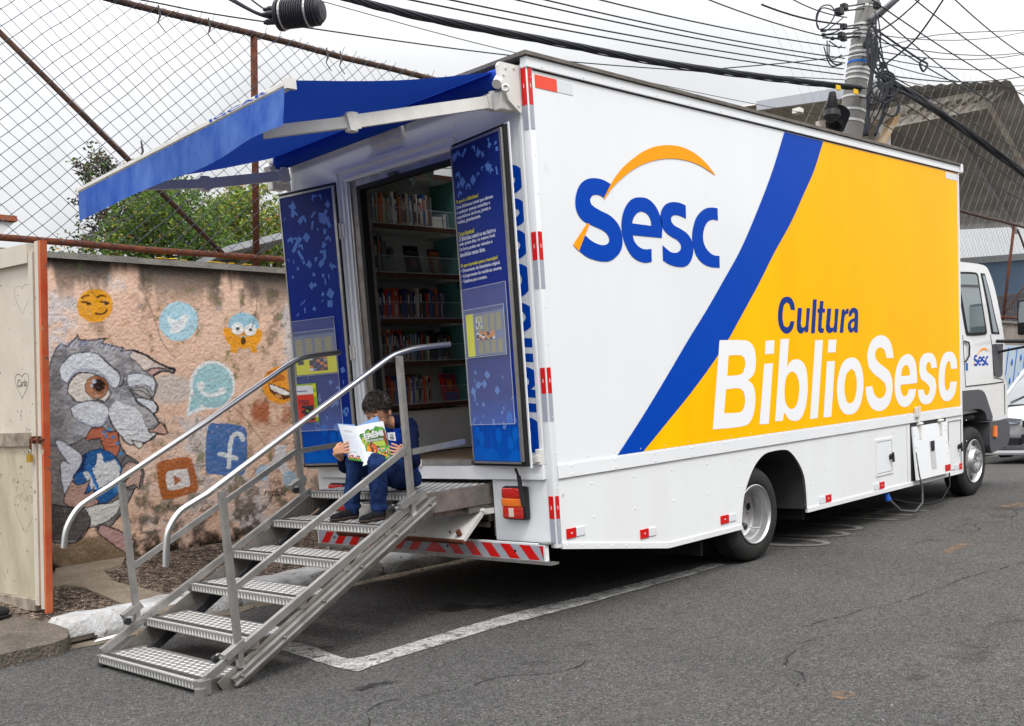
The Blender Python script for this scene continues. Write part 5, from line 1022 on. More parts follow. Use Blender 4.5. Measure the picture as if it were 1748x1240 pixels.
def facing(x, z, wd, h, cn, cells, lab, tilt=.28, y0=2.14):
    mb = MB(); ms = [BM[cn] if cn in BM else cn]; f = lambda u, v, n: (x + u + v * .10, y0 + v * math.sin(tilt) - n * math.cos(tilt), z + .006 + v * math.cos(tilt) - n * 0)
    mb.hexa([f(0, 0, 0), f(wd, 0, 0), f(wd, h, 0), f(0, h, 0)], [f(0, 0, .014), f(wd, 0, .014), f(wd, h, .014), f(0, h, .014)], 0)
    for i, (u0, u1, v0, v1, mm) in enumerate(cells):
        if mm not in ms: ms.append(mm)
        k = .0145 + .0002 * i; mb.add([f(u0 * wd, v0 * h, k), f(u1 * wd, v0 * h, k), f(u1 * wd, v1 * h, k), f(u0 * wd, v1 * h, k)], [(0, 1, 2, 3)], ms.index(mm))
    o = build('book', mb, ms); o['label'] = lab; o['category'] = 'book'; o['group'] = 'books on the shelves'
facing(.57, SHZ[1], .10, .22, 'grey', [(.1, .6, .6, .9, BM['black'])], 'dark grey book leaning forward beside the black row on the second shelf')
facing(.78, SHZ[1], .15, .24, 'black', [(.2, .8, .75, .82, BM['grey']), (.3, .7, .2, .55, BM['brown'])], 'black book shown cover forward in the middle of the second shelf')
facing(1.03, SHZ[1], .12, .22, 'brown', [(.15, .85, .8, .9, BM['orange']), (.35, .7, .08, .6, BM['grey'])], 'brown and orange book shown cover forward on the second shelf')
facing(1.06, SHZ[4], .17, .24, 'red', [(.1, .9, .88, .96, BM['dark blue']), (.25, .85, .38, .86, BM['brown']), (.38, .72, .45, .78, BM['orange']), (.08, .92, .2, .32, BM['blue']), (.1, .9, .05, .16, BM['blue'])], 'red book with a face on its cover displayed on the lowest shelf')
for si in range(5):
    for k, q in enumerate((.03, .06, .09)):
        o = build('book', MB().box(1.28 - q, 1.292 - q, 2.13, 2.3, SHZ[si] + .002, SHZ[si] + .13, 0), BM['light blue' if k != 1 else 'white']) if si in (0,) else None
        if o: o['label'] = 'pale booklet beside the teal divider on the %s shelf, %s of three' % (RN[si], ORD[k]); o['category'] = 'booklet'; o['group'] = 'pale booklets by the divider'
ct = build('book_box', MB().box(1.08, 1.22, 2.13, 2.3, SHZ[0] + .002, SHZ[0] + .10, c=.003), BM['white']); ct['label'] = 'low white box behind the guard of the top shelf'; ct['category'] = 'box'

# ---------------------------------------------------------------- awning
case = MB(); case.cyl((-.10, .10, 3.325), (-.10, 2.47, 3.285), .058, 18); aw = part('awning_roll', case, CANVAS, smooth=True, auto=60)
mb = MB(); mb.hexa([(-.02, .09, 3.30), (-.02, 2.48, 3.26), (-.002, 2.48, 3.26), (-.002, .09, 3.30)], [(-.02, .09, 3.40), (-.02, 2.48, 3.36), (-.002, 2.48, 3.36), (-.002, .09, 3.40)]); build('mounting_bar', mb, CREAM, aw)
for y0, dz in ((.055, 0), (2.49, -.04)):
    P = [(-.02, 3.39 + dz), (-.17, 3.39 + dz), (-.19, 3.37 + dz), (-.185, 3.30 + dz), (-.12, 3.18 + dz), (-.03, 3.12 + dz), (-.01, 3.12 + dz)]
    mb = MB(); yprism(mb, P, y0 - .012, y0 + .012); 
    for a, b in ((-.13, 3.36), (-.15, 3.32), (-.06, 3.37), (-.04, 3.16)): mb.cyl((a, y0 - .018, b + dz), (a, y0 - .011, b + dz), .008, 8)
    mb.cyl((-.2, y0 + .0, 3.26 + dz), (-.13, y0 + .03, 3.32 + dz), .03, 12); mb.box(-.16, -.04, y0 + .01, y0 + .08, 3.13 + dz, 3.23 + dz, c=.008)
    build('end_bracket', mb, CREAM, aw)
mb = MB(); c_ = U(863, 151, 1, .02); mb.lathe(c_, (-.7, -.7, 0), [(-.02, .012), (0, .024), (.015, .024), (.018, .014), (.004, .010)], 14); build('crank_eye', mb, CREAM, aw, smooth=True)
BA = np.array([-1.615, .12, 3.062]); BB_ = np.array([-1.63, 2.48, 2.955])
mb = MB(); nu, nv = 14, 24; vs_ = []
for i in range(nu + 1):
    for j in range(nv + 1):
        s_ = i / nu; t = j / nv; a = np.array([-.15, .13 + (2.46 - .13) * t, 3.355 - .045 * t]); b = BA + (BB_ - BA) * t + np.array([.01, 0, .02]); p = a * (1 - s_) + b * s_
        p[2] -= .028 * math.sin(math.pi * s_) * (.6 + .4 * math.sin(math.pi * t)) + .006 * math.sin(t * 26 + s_ * 3) * s_ * (1 - s_) * 4; vs_.append(tuple(p))
mb.add(vs_, [(i * (nv + 1) + j, (i + 1) * (nv + 1) + j, (i + 1) * (nv + 1) + j + 1, i * (nv + 1) + j + 1) for i in range(nu) for j in range(nv)]); build('canopy', mb, CANVAS, aw, smooth=True)
mb = MB(); mb.beam(BA, BB_, .04, .038, mi=0); mb.beam(BA + np.array([-.026, 0, .0]), BB_ + np.array([-.032, 0, .0]), .012, .018); mb.beam(BA + np.array([-.028, 0, -.026]), BB_ + np.array([-.028, 0, -.026]), .01, .01)
for q, s_ in ((BA, -1), (BB_, 1)): mb.box(q[0] - .036, q[0] + .022, q[1] - .012 + .014 * s_, q[1] + .012 + .014 * s_, q[2] - .028, q[2] + .022)
build('front_bar', mb, CREAM, aw)
bw = [(140, 326, 143, 376), (180, 306, 186, 357), (230, 281, 240, 328), (280, 256, 290, 305), (330, 231, 340, 287), (375, 209, 385, 268), (420, 187, 430, 238), (460, 167, 465, 222), (491, 152, 496, 214)]
ptop = []; pbot = []
for k, (a, b, c, d) in enumerate(bw):
    t = 1 - (a - 140) / (491 - 140)
ny = 48; vs_ = []; botp = [(143, 377), (186, 358), (240, 331), (290, 308), (340, 290), (385, 268), (430, 240), (465, 224), (496, 213)]
bl = [U(x, y, 0, -1.66) for x, y in botp]; bl = smooth_path([(p[1], p[2]) for p in bl], 6, 80, closed=False); by = np.array([p[0] for p in bl])[::-1]; bz = np.array([p[1] for p in bl])[::-1]
for i in range(ny + 1):
    t = i / ny; top = BA + (BB_ - BA) * t + np.array([-.034, 0, -.02]); zb_ = np.interp(top[1], by, bz)
    for j in range(7):
        s_ = j / 6; vs_.append((top[0] - .012 * math.sin(t * 9 + s_) * s_ - .02 * s_, top[1], top[2] + (zb_ - top[2]) * s_))
mb = MB(); mb.add(vs_, [(i * 7 + j, (i + 1) * 7 + j, (i + 1) * 7 + j + 1, i * 7 + j + 1) for i in range(ny) for j in range(6)]); build('valance', mb, VALAN, aw, smooth=True)
AR = [((-.13, .16, 3.195), tuple(U(600, 209, 1, .26)), tuple(U(448, 227, 0, -1.57))), ((-.13, 2.38, 3.17), tuple(U(350, 314, 1, 2.36)), (-1.60, 2.2, 2.93))]
for s0, e0, f0 in AR:
    mb = MB(); mb.beam(s0, e0, .04, .068); mb.beam(e0, f0, .036, .058); e0v = Vector(e0); d_ = (e0v - Vector(s0)).normalized()
    mb.cyl(e0v - Vector((0, 0, .05)), e0v + Vector((0, 0, .048)), .032, 14); mb.beam(e0v - d_ * .035, e0v + d_ * .035, .058, .085); mb.beam(Vector(s0) + d_ * -.03, Vector(s0) + d_ * .06, .055, .085); mb.cyl(Vector(s0) - Vector((0, 0, .055)), Vector(s0) + Vector((0, 0, .055)), .028, 12)
    build('folding_arm', mb, CREAM, aw)
m_ = MB(); bpl = [BA + (BB_ - BA) * t for t in (.02, .26)]; text(m_, 'IGCAR', 0, 0, 1, 1, lambda u, v: tuple(BA + (BB_ - BA) * (.30 - .24 * u) * 1 + np.array([-.0395, 0, -.008 + .016 * v])), bold=.02); build('maker_mark', m_, BLUE, aw)

# ---------------------------------------------------------------- wheels, underside
def wheel(x, y, r, front, s_=1, dual=False):
    t = thing('wheel', None, None, (x, y, r)); del t['label']; del t['category']; t.parent = T
    wd = .225; prof = [(-wd, r * .62), (-wd * .98, r * .86), (-wd * .9, r * .96), (-wd * .8, r)]
    for k in range(5): a = -wd * .8 + wd * .6 * k / 5; prof += [(a + .004, r), (a + wd * .1, r), (a + wd * .102, r - .012), (a + wd * .118, r - .012)]
    prof += [(-wd * .2, r), (-wd * .1, r * .965), (-wd * .03, r * .90), (0, r * .80), (.0, r * .70), (-.008, r * .64), (-.02, r * .615)]
    mb = MB(); mb.lathe((x, y, r), (0, -s_, 0), prof, 56); build('tyre', mb, TYRE, t, smooth=True, auto=35)
    mb = MB(); R0 = r * .635
    if front: pf = [(-.03, R0 * .94), (.0, R0), (.004, R0 * .97), (-.012, R0 * .92), (-.03, R0 * .88), (-.024, R0 * .74), (-.01, R0 * .62), (.022, R0 * .57), (.034, R0 * .54), (.036, R0 * .50), (.034, R0 * .30), (.0, R0 * .27), (.0, .001)]
    else: pf = [(-.03, R0 * .94), (.0, R0), (.004, R0 * .97), (-.015, R0 * .93), (-.02, R0 * .86), (-.055, R0 * .84), (-.06, R0 * .80), (-.13, R0 * .78), (-.145, R0 * .70), (-.15, R0 * .46), (-.15, R0 * .40), (-.135, R0 * .34), (-.125, R0 * .28), (-.125, .001)]
    mb.lathe((x, y, r), (0, -s_, 0), pf, 48); rim = build('rim', mb, RIM, t, smooth=True, auto=35)
    mb = MB()
    for k in range(6 if front else 5):
        a = 2 * math.pi * k / (6 if front else 5) + .3; rr = R0 * .77 if front else R0 * .60
        yy = -.020 if front else -.1485
        mb.lathe((x + rr * math.cos(a), y - s_ * (yy + .003), r + rr * math.sin(a)), (0, -s_, 0), [(0, .030 if not front else .022), (.0008, .029 if not front else .021), (.001, .001)], 12)
    build('hand_hole', mb, BLACK, rim)
    mb = MB()
    for k in range(6):
        a = 2 * math.pi * k / 6; rr = R0 * .42 if front else R0 * .43; yy = .034 if front else -.15
        mb.lathe((x + rr * math.cos(a), y - s_ * yy, r + rr * math.sin(a)), (0, -s_, 0), [(0, .014), (.018, .013), (.019, .008), (.03, .006), (.031, .001)] if not front else [(0, .013), (.010, .012), (.011, .006), (.014, .001)], 8)
    build('wheel_nut', mb, STEEL, rim, smooth=True, auto=40)
    if not front:
        mb = MB(); mb.cyl((x - .02, y + .05, r - .1), (x + .06, y - .0, r - .12), .005, 6); build('valve', mb, ALU, rim)
    if dual:
        mb = MB(); mb.lathe((x, y + s_ * .29, r), (0, -s_, 0), prof, 40); build('inner_tyre', mb, TYRE, t, smooth=True, auto=35)
    return t
RWX, FWX, WR = 2.38, 6.86, .375
wheel(RWX, .035, WR, False, 1, True); wheel(RWX, 2.46, WR, False, -1, True); wheel(FWX, .05, WR, True); wheel(FWX, 2.44, WR, True, -1)
mb = MB()
for y in (.75, 1.65): mb.box(.3, 7.6, y, y + .08, .52, .72)
mb.cyl((RWX, .3, WR), (RWX, 2.2, WR), .06, 12); mb.ball((RWX, 1.2, WR), (.2, .18, .18)); mb.cyl((FWX, .2, WR - .03), (FWX, 2.3, WR - .03), .045, 10); mb.cyl((RWX, 1.22, WR), (5.6, 1.22, .5), .045, 10)
mb.box(3.5, 4.8, .25, .7, .36, .72); mb.box(3.3, 4.6, 1.85, 2.35, .36, .72); mb.box(.9, 1.7, .3, 2.2, .52, .8); mb.box(5.1, 6.3, .3, 2.2, .36, .85); mb.box(.05, 6.4, .04, 2.44, .85, .925)
part('chassis', mb, UNDER)
[part('mud_flap', MB().box(*q), BLACK) for q in ((1.68, 1.70, .08, .60, .15, .78), (3.2, 3.22, .08, .6, .22, .8), (1.68, 1.70, 1.9, 2.42, .15, .78))]
mb = MB(); mb.box(.03, 6.40, 2.478, 2.496, .322, .5); part('skirt_panel', mb, WHITE)
mb = MB(); mb.box(.03, 1.2, .03, .04, .50, .9); part('inner_skirt', mb, UNDER)

# ---------------------------------------------------------------- cab
def K(L, y=.1): return [tuple(U(x, yy, 1, y)[[0, 2]]) for x, yy in L]
cabo = K([(1669, 456), (1681.7, 459.5), (1687, 465.7), (1696.8, 494), (1706.5, 540), (1712, 572), (1715, 602), (1715, 650), (1718, 656), (1719.5, 709)])
cabp = [(6.47, cabo[0][1] + .005)] + list(smooth_path(cabo, 3, 60, closed=False)) + K([(1697, 714)]) + [(7.52, .93), (6.47, .93)]
mb = MB(); yprism(mb, cabp, .105, 2.37); cab = part('cab', mb, CABW)
bm = bmesh.new(); bm.from_mesh(cab.data); bmesh.ops.dissolve_limit(bm, angle_limit=R_(1), verts=bm.verts, edges=bm.edges)
bmesh.ops.bevel(bm, geom=[e for e in bm.edges if len(e.link_faces) == 2 and e.calc_face_angle(0) > 1.3], offset=.035, segments=4, affect='EDGES'); bm.to_mesh(cab.data); bm.free()
cab.data.polygons.foreach_set('use_smooth', [True] * len(cab.data.polygons)); cab.data.set_sharp_from_angle(angle=R_(35))
def kpoly(name, L, m_, off, th=.004, par=None, y=.1):
    P = smooth_path(K(L, y), 4, 42); mb = MB(); yprism(mb, P, .105 - off - th, .105 - off); return build(name, mb, m_, par or cab)
kpoly('window_frame', [(1637, 464), (1666, 465.5), (1670, 470), (1679, 530), (1685, 567), (1683, 571), (1652, 573), (1649, 569), (1638, 502), (1637, 498)], BLACK, 0, .006)
kpoly('window', [(1638, 468), (1664, 469), (1667, 472), (1676, 528), (1681.5, 564), (1680, 567), (1654, 568.5), (1651.5, 566), (1640, 500), (1638, 495)], GLASS, .006, .004)
mb = MB(); q = K([(1638, 486), (1671, 487), (1671, 491), (1638, 490)]); yprism(mb, q, .085, .098); build('window_bar', mb, DARKGREY, cab)
kpoly('window_frame', [(1674.5, 466.5), (1681, 467.5), (1690, 500), (1700, 545), (1706.5, 570.5), (1693, 570), (1686, 525)], BLACK, 0, .006)
kpoly('quarter_window', [(1676.5, 470), (1680.5, 471), (1688, 500), (1697.5, 545), (1703, 567.5), (1695, 567), (1688, 525)], GLASS, .006, .004)
kpoly('vent_grille', [(1694, 588), (1712, 587), (1711, 640), (1707, 644), (1699, 643), (1697, 636)], DARKGREY, 0, .008)
def kline(L, w_=.007): 
    mb = MB(); q = K(L)
    for a, b in zip(q[:-1], q[1:]): mb.beam((a[0], .104, a[1]), (b[0], .104, b[1]), w_, .006, up=(0, 1, 0))
    build('door_seam', mb, mat('seam_dark', (.05, .05, .05), .7), cab)
kline([(1644, 572), (1649, 662)]); kline([(1691, 572), (1694, 590), (1697, 645), (1713, 648)]); kline([(1650, 660), (1695, 655), (1714, 652)], .012); kline([(1715, 656), (1716, 708)], .016)
mb = MB(); q = K([(1645, 583), (1652, 585), (1653.5, 592), (1653, 608), (1646.5, 618)])
mb.tube([(a, .090, b) for a, b in q], .009, 8); build('door_handle', mb, BLACK, cab)
kpoly('sticker', [(1649, 620), (1653, 620), (1653, 633), (1649, 633)], BB, 0, .002)
# small logo on the cab door, the same letters scaled down
allp = [p for g_ in LOGO_B + LOGO_O for lp in g_ for p in lp]; lx0 = min(p[0] for p in allp); lx1 = max(p[0] for p in allp); lz0 = min(p[1] for p in allp); lz1 = max(p[1] for p in allp)
(tx0, tz0), (tx1, tz1) = K([(1662.5, 626), (1687, 593.5)]); fnl = lambda o_: (lambda u, v: (tx0 + (u - lx0) / (lx1 - lx0) * (tx1 - tx0), .1035 - o_, tz0 + (v - lz0) / (lz1 - lz0) * (tz1 - tz0)))
for i, lp in enumerate(LOGO_B): mb = MB(); decal(mb, lp, fnl(.0004 * i)); build('logo_letter', mb, BLUE, cab)
for lp in LOGO_O: mb = MB(); decal(mb, lp, fnl(.002)); build('logo_arc', mb, ORANGE, cab)
fo = K([(1638, 668), (1660, 666.5), (1673, 665.5), (1681, 671), (1688, 690), (1695, 712), (1694, 718), (1685, 717), (1682, 705), (1673, 698.5), (1660, 699), (1645, 703), (1638, 706)], .03)
mb = MB(); yprism(mb, smooth_path(fo, 4, 42), .03, .34); part('front_mudguard', mb, DARKGREY)
bo = K([(1690, 721), (1717, 717), (1722, 722), (1724, 735), (1721, 757), (1693, 774), (1690, 760)], .04)
mb = MB(); yprism(mb, smooth_path(bo, 3, 60), .04, .32); fb = part('step_bumper', mb, DARKGREY)
mb = MB(); mb.box(7.96, 8.06, .12, 2.4, .42, .74, c=.02); part('front_bumper', mb, DARKGREY)
kq = K([(1695.5, 727), (1700.5, 727), (1700.5, 746), (1695.5, 746)], .035); mb = MB(); yprism(mb, kq, .02, .039); build('side_lamp', mb, LAMPO, fb)
mb = MB(); mb.box(6.45, 7.9, .36, 2.15, .45, .93); mb.cyl((6.6, .15, .84), (6.95, .1, .85), .03, 8); part('cab_underside', mb, UNDER)
# wing mirror on its arms
mb = MB(); A0 = np.array([7.62, .08, 1.66]); A1 = D(1752, 583, 12.05); mb.tube([A0, A1], .02, 8); mb.tube([A0 + [.12, .02, -.12], D(1750, 592, 12.1)], .014, 8); mb.beam(A0 + [-.06, 0, -.09], A0 + [-.06, 0, .07], .06, .03); part('mirror_arm', mb, BLACK)
mc = D(1754, 541, 12.05); mb = MB(); mb.box(mc[0] - .05, mc[0] + .05, mc[1] - .10, mc[1] + .10, mc[2] - .20, mc[2] + .20, c=.03); mi_ = part('wing_mirror', mb, BLACK, smooth=True, auto=40)
mb = MB(); mb.box(mc[0] - .052, mc[0] - .049, mc[1] - .08, mc[1] + .08, mc[2] - .06, mc[2] + .17); build('mirror_glass', mb, mat('mirror_glass', (.7, .72, .74), .05, metal=1.), mi_)

# ---------------------------------------------------------------- fold-down staircase
ST = thing('steel_staircase', 'portable metal staircase with checker-plate treads and two handrails at the lorry doors', 'staircase', (-1.4, 1.15, 0))
YR, YL = .57, 1.745; X0s, DXs, Z0s, DZs = -2.225, .3235, .073, .1610
def tread(x, z, dep, nm='tread', y0=YR, y1=YL):
    mb = MB(); mb.box(x, x + dep, y0, y1, z - .050, z - .002, 0, c=.004)
    t = build(nm, mb, PLATE, ST)
    mb = MB(); n = int((y1 - y0) / .062); ny_ = max(1, int((dep - .075) / .04))
    for i in range(n):
        for j in range(ny_):
            cx_ = x + .085 + j * .04 + .01; cy_ = y0 + .035 + i * .062 + (.031 if j % 2 else 0)
            if cy_ > y1 - .02 or cx_ > x + dep - .012: continue
            a, b = (.017, .026); h = .0022
            mb.add([(cx_ - a, cy_ + .003, z - .0018), (cx_, cy_ - b, z - .0018), (cx_ + a, cy_ - .003, z - .0018), (cx_, cy_ + b, z - .0018), (cx_ - a * .4, cy_, z - .0018 + h), (cx_ + a * .4, cy_, z - .0018 + h)],
                   [(0, 1, 4), (1, 2, 5, 4), (2, 3, 5), (3, 0, 4, 5)])
    for i in range(int((y1 - y0) / .034)):                      # pressed pattern on the nosing and its face
        cy_ = y0 + .02 + i * .034
        mb.add([(x - .0008, cy_ - .014, z - .044), (x - .0008, cy_ + .014, z - .044), (x - .0008, cy_, z - .008), (x - .0018, cy_, z - .03)], [(0, 3, 2), (3, 1, 2), (0, 1, 3)])
        mb.add([(x + .006, cy_, z - .0018), (x + .018, cy_ - .014, z - .0018), (x + .030, cy_, z - .0018), (x + .018, cy_ + .014, z - .0018), (x + .018, cy_, z + .0003)], [(0, 1, 4), (1, 2, 4), (2, 3, 4), (3, 0, 4)])
    build('checker_pattern', mb, LOZ, t, kind='stuff')
    mb = MB(); mb.box(x + .036, x + .068, y0 + .012, y1 - .012, z - .0019, z + .0012); build('grip_strip', mb, GRIP, t)
    return t
for i in range(5): tread(X0s + DXs * i, Z0s + DZs * i, .285 if i else .30)
t = tread(X0s + DXs * 5, Z0s + DZs * 5, .70, 'platform')
build('side_plate', MB().box(-.59, .06, YR - .012, YR - .002, .745, .874), STEEL, t); build('side_plate', MB().box(-.59, .06, YL + .002, YL + .012, .745, .874), STEEL, t); build('slide_rail', MB().box(-.45, .1, YR + .05, YR + .07, .70, .80), STEEL, t); build('slide_rail', MB().box(-.2, .1, YR - .001, YR + .03, .70, .74), STEEL, t)
slope = np.array([DXs, 0, DZs]); slope_n = slope / np.linalg.norm(slope); P0 = np.array([X0s, 0, Z0s])
for y, sg in ((YR - .022, 1), (YL + .022, -1)):
    mb = MB(); a = P0 + slope_n * .02 + np.array([.02, y, .002]); b = P0 + slope * 5 + np.array([.02, y, .0]); mb.beam(a, b, .032, .042); build('stringer', mb, ALU, ST)
    mb = MB(); mb.beam(a + np.array([.09, 0, -.085]), b + np.array([.02, 0, -.085]), .012, .11); build('stringer_web', mb, STEEL, ST)
    mb = MB(); a2 = P0 + slope * .50 + np.array([.02, y - .03 * sg, -.115]); b2 = P0 + slope * 5 + np.array([.07, y - .03 * sg, -.045]); mb.beam(a2, b2, .028, .042); mb.beam(a2 + np.array([0, -.012 * sg, .018]), b2 + np.array([0, -.012 * sg, .018]), .022, .008); mb.beam(a2 + np.array([0, -.012 * sg, -.022]), b2 + np.array([0, -.012 * sg, -.022]), .022, .008)
    build('lower_bar', mb, ALU, ST)
    mb = MB()
    for k in range(6): p = a2 + (b2 - a2) * (.03 + .188 * k); mb.lathe(p + np.array([0, -.015 * sg, 0]), (0, -sg, 0), [(0, .012), (.006, .011), (.009, .006), (.0095, .001)], 8)
    build('bolt', mb, STEEL, ST, smooth=True)
    for i in range(5):
        mb = MB(); q = P0 + slope * i; mb.box(q[0] + .002, q[0] + .05, y - .012 if sg > 0 else y - .02, y + .02 if sg > 0 else y + .012, q[2] - .055, q[2] - .004)
        mb.box(q[0] + .05, q[0] + .27, YR - .004 if sg > 0 else YL + .001, YR - .001 if sg > 0 else YL + .004, q[2] - .075, q[2] - .012); build('tread_bracket', mb, STEEL, ST)
for i in range(5):                                              # folding links under the treads
    q = P0 + slope * i; mb = MB(); mb.beam((q[0] + .22, YL - .10, q[2] - .06), (q[0] + .50, YL - .10, q[2] + .10), .035, .05); build('folding_link', mb, BPLAST, ST)
mb = MB(); mb.box(X0s - .012, X0s + .055, YR - .045, YR + .012, .002, .085, c=.004); mb.cyl((X0s - .002, YR - .03, .0), (X0s - .002, YR - .03, .045), .032, 8); build('foot', mb, ALU, ST)
mb = MB(); mb.box(X0s + .0, X0s + .06, YL - .05, YL + .0, .002, .03); build('foot', mb, BPLAST, ST)
def spath(P, k=6): P = [np.array(p, float) for p in P]; o = []; n = len(P)
def catm(P, k=6):
    P = [np.array(p, float) for p in P]; o = []
    for i in range(len(P) - 1):
        a = P[max(i - 1, 0)]; b = P[i]; c = P[i + 1]; d = P[min(i + 2, len(P) - 1)]
        for s_ in range(k): t = s_ / k; o.append(.5 * (2 * b + (c - a) * t + (2 * a - 5 * b + 4 * c - d) * t * t + (3 * b - a - 3 * c + d) * t**3))
    return o + [P[-1]]
RR = [U(x, y, 1, YR) for x, y in [(283, 968), (284, 935), (288, 905), (305, 876), (327, 860), (352, 845)]] + [U(x, y, 1, YR) for x, y in [(500, 733), (640, 629), (668, 609), (690, 600), (715, 594), (767, 588)]]
RL = [U(x, y, 1, YL) for x, y in [(109, 936), (112, 909), (120, 888), (135, 866), (159, 848.5), (184.6, 832.5)]] + [U(x, y, 1, YL) for x, y in [(350, 722), (478, 633), (500, 619), (515, 612), (535, 608), (580, 602)]]
def railpath(P): return catm(P[:6], 5) + catm(P[6:8], 2)[:-1] + catm(P[7:], 5)
for P in (RR, RL):
    for p in P: p[1] += 0
    mb = MB(); mb.tube(railpath(P), .0170, 14); build('handrail', mb, RAILM, ST, smooth=True, auto=60)
def post(y, pb, pt, w_=.034):
    a = U(*pb, 1, y); b = U(*pt, 1, y); mb = MB(); mb.beam(a, b, w_, w_, up=(1, 0, 0)); build('rail_post', mb, ALU, ST); return a, b
yo = YR - .04; yl = YL + .04
pr0 = post(yo, (411, 1140), (378, 840)); pr1 = post(yo, (705, 884), (681, 608)); pl0 = post(yl, (236, 1068), (207, 825)); pl1 = post(yl, (516, 848), (496, 624))
def mid(y, L):
    mb = MB()
    for a, b in zip(L[:-1], L[1:]): mb.beam(U(*a, 1, y), U(*b, 1, y), .026, .034)
    build('mid_rail', mb, ALU, ST)
mid(yo, [(402, 1003), (693, 767)]); mid(yo, [(702, 772), (792, 754)]); mid(yl, [(229, 966), (506, 770)]); mid(yl, [(508, 771), (592, 757)])
for (a, b), sg in ((pr0, 1), (pr1, 1), (pl0, -1), (pl1, -1)):
    mb = MB(); p = a + (b - a) * .10; mb.beam(p + np.array([-.09, 0, -.02]), p + np.array([.03, 0, .04]), .05, .04); mb.cyl(p + np.array([-.08, .02 * sg, -.03]), p + np.array([-.08, .07 * sg, -.03]), .012, 8); mb.lathe(p + np.array([-.08, .06 * sg, -.03]), (0, sg, 0), [(0, .024), (.02, .024), (.024, .012)], 10)
    build('clamp', mb, ALU, ST)
    mb = MB(); mb.lathe(p + np.array([-.10, .075 * sg, -.035]), (0, -1, 0), [(-.012, .001), (-.012, .022), (.012, .022), (.012, .001)], 12); build('clamp_knob', mb, BPLAST, ST)

# ---------------------------------------------------------------- the boy reading on the platform
def capsule(bm, p, q, r1, r2, seg=14, fl=(1, 1)):
    p = Vector(p); q = Vector(q); d = (q - p); L = d.length; d.normalize() if L > 1e-6 else None; u = d.cross(Vector((0, 1, 0)) if abs(d.y) < .9 else Vector((1, 0, 0))).normalized(); v = d.cross(u)
    prof = [(-r1 * math.cos(t), r1 * math.sin(t)) for t in np.linspace(0.01, math.pi / 2, 5)] + [(L + r2 * math.sin(t), r2 * math.cos(t)) for t in np.linspace(0, math.pi / 2 - .01, 5)]
    rings = [[bm.verts.new(p + d * h + (u * math.cos(2 * math.pi * k / seg) * fl[0] + v * math.sin(2 * math.pi * k / seg) * fl[1]) * r) for k in range(seg)] for h, r in prof]
    for a, b in zip(rings[:-1], rings[1:]):
        for k in range(seg): bm.faces.new((a[k], a[(k + 1) % seg], b[(k + 1) % seg], b[k]))
    bm.faces.new(rings[0][::-1]); bm.faces.new(rings[-1])
def ell(bm, c, r, rot=None):
    m_ = Matrix.Translation(Vector(c)) @ (rot.to_4x4() if rot else Matrix.Identity(4)) @ Matrix.Diagonal((*r, 1)); bmesh.ops.create_uvsphere(bm, u_segments=24, v_segments=16, radius=1, matrix=m_)
def remesh(name, bm, vox, m_, parent, sm_it=4, wrinkle=0, wf=30, seed=0, label=None):
    me = bpy.data.meshes.new(name); bm.to_mesh(me); bm.free(); o = bpy.data.objects.new(name, me); C.objects.link(o)
    md = o.modifiers.new('r', 'REMESH'); md.mode = 'VOXEL'; md.voxel_size = vox; md.use_smooth_shade = True
    if sm_it: s_ = o.modifiers.new('s', 'SMOOTH'); s_.iterations = sm_it; s_.factor = .5
    dg = bpy.context.evaluated_depsgraph_get(); me2 = bpy.data.meshes.new_from_object(o.evaluated_get(dg)); o.modifiers.clear(); o.data = me2; bpy.data.meshes.remove(me)
    if wrinkle:
        n_ = len(me2.vertices); co_ = np.empty(n_ * 3); me2.vertices.foreach_get('co', co_); co_ = co_.reshape(-1, 3); no = np.empty(n_ * 3); me2.vertices.foreach_get('normal', no); no = no.reshape(-1, 3)
        d_ = (fbm(co_[:, 0] * wf + co_[:, 2] * wf * .5, co_[:, 2] * wf * .55 + co_[:, 1] * wf * .8, 4, seed) - .5) * wrinkle; co_ += no * d_[:, None]; me2.vertices.foreach_set('co', co_.ravel())
    off = wloc(parent); n_ = len(me2.vertices); co_ = np.empty(n_ * 3); me2.vertices.foreach_get('co', co_); co_ = co_.reshape(-1, 3) - np.array(off); me2.vertices.foreach_set('co', co_.ravel())
    me2.materials.clear(); me2.materials.append(m_); me2.polygons.foreach_set('use_smooth', [True] * len(me2.polygons)); me2.update(); o.parent = parent
    if label: o['label'] = label
    return o
SKIN = mat('skin', (.60, .32, .20), .5, var=.35, vs_=30, dark=(.50, .22, .13)); SKIN.node_tree.nodes['Principled BSDF'].inputs['Subsurface Weight'].default_value = .12; SKIN.node_tree.nodes['Principled BSDF'].inputs['Subsurface Radius'].default_value = (.02, .008, .004)
HAIR = mat('black_hair', (.006, .0045, .004), .42, spec=.28, var=.4, vs_=80, dark=(.05, .036, .028)); JEANS = mat('denim', (.008, .018, .070), .9, spec=.08, var=.9, vs_=8, dark=(.030, .065, .19), bump=.25, bs=320)
SHIRT = mat('royal_blue_jersey', (.003, .034, .30), .75, spec=.08, var=.4, vs_=12, dark=(.012, .06, .34), bump=.08, bs=300); NAVY = mat('navy_jersey', (.003, .006, .026), .8, spec=.08, var=.4, vs_=12, dark=(.008, .014, .05), bump=.08, bs=300)
SHOE = mat('black_knit', (.009, .009, .011), .8, spec=.08, var=.5, vs_=40, dark=(.03, .03, .035), bump=.3, bs=400); SOLE = mat('shoe_sole', (.05, .035, .028), .8, var=.5, vs_=40)
boy = thing('person', 'boy in blue top, jeans and black shoes sitting on the stairs reading a booklet', 'person', (-.45, .95, .72))
V = lambda *a: Vector(a)
pel = V(-.43, .93, .975); nk = V(-.425, .955, 1.33); chest = V(-.41, .95, 1.19)
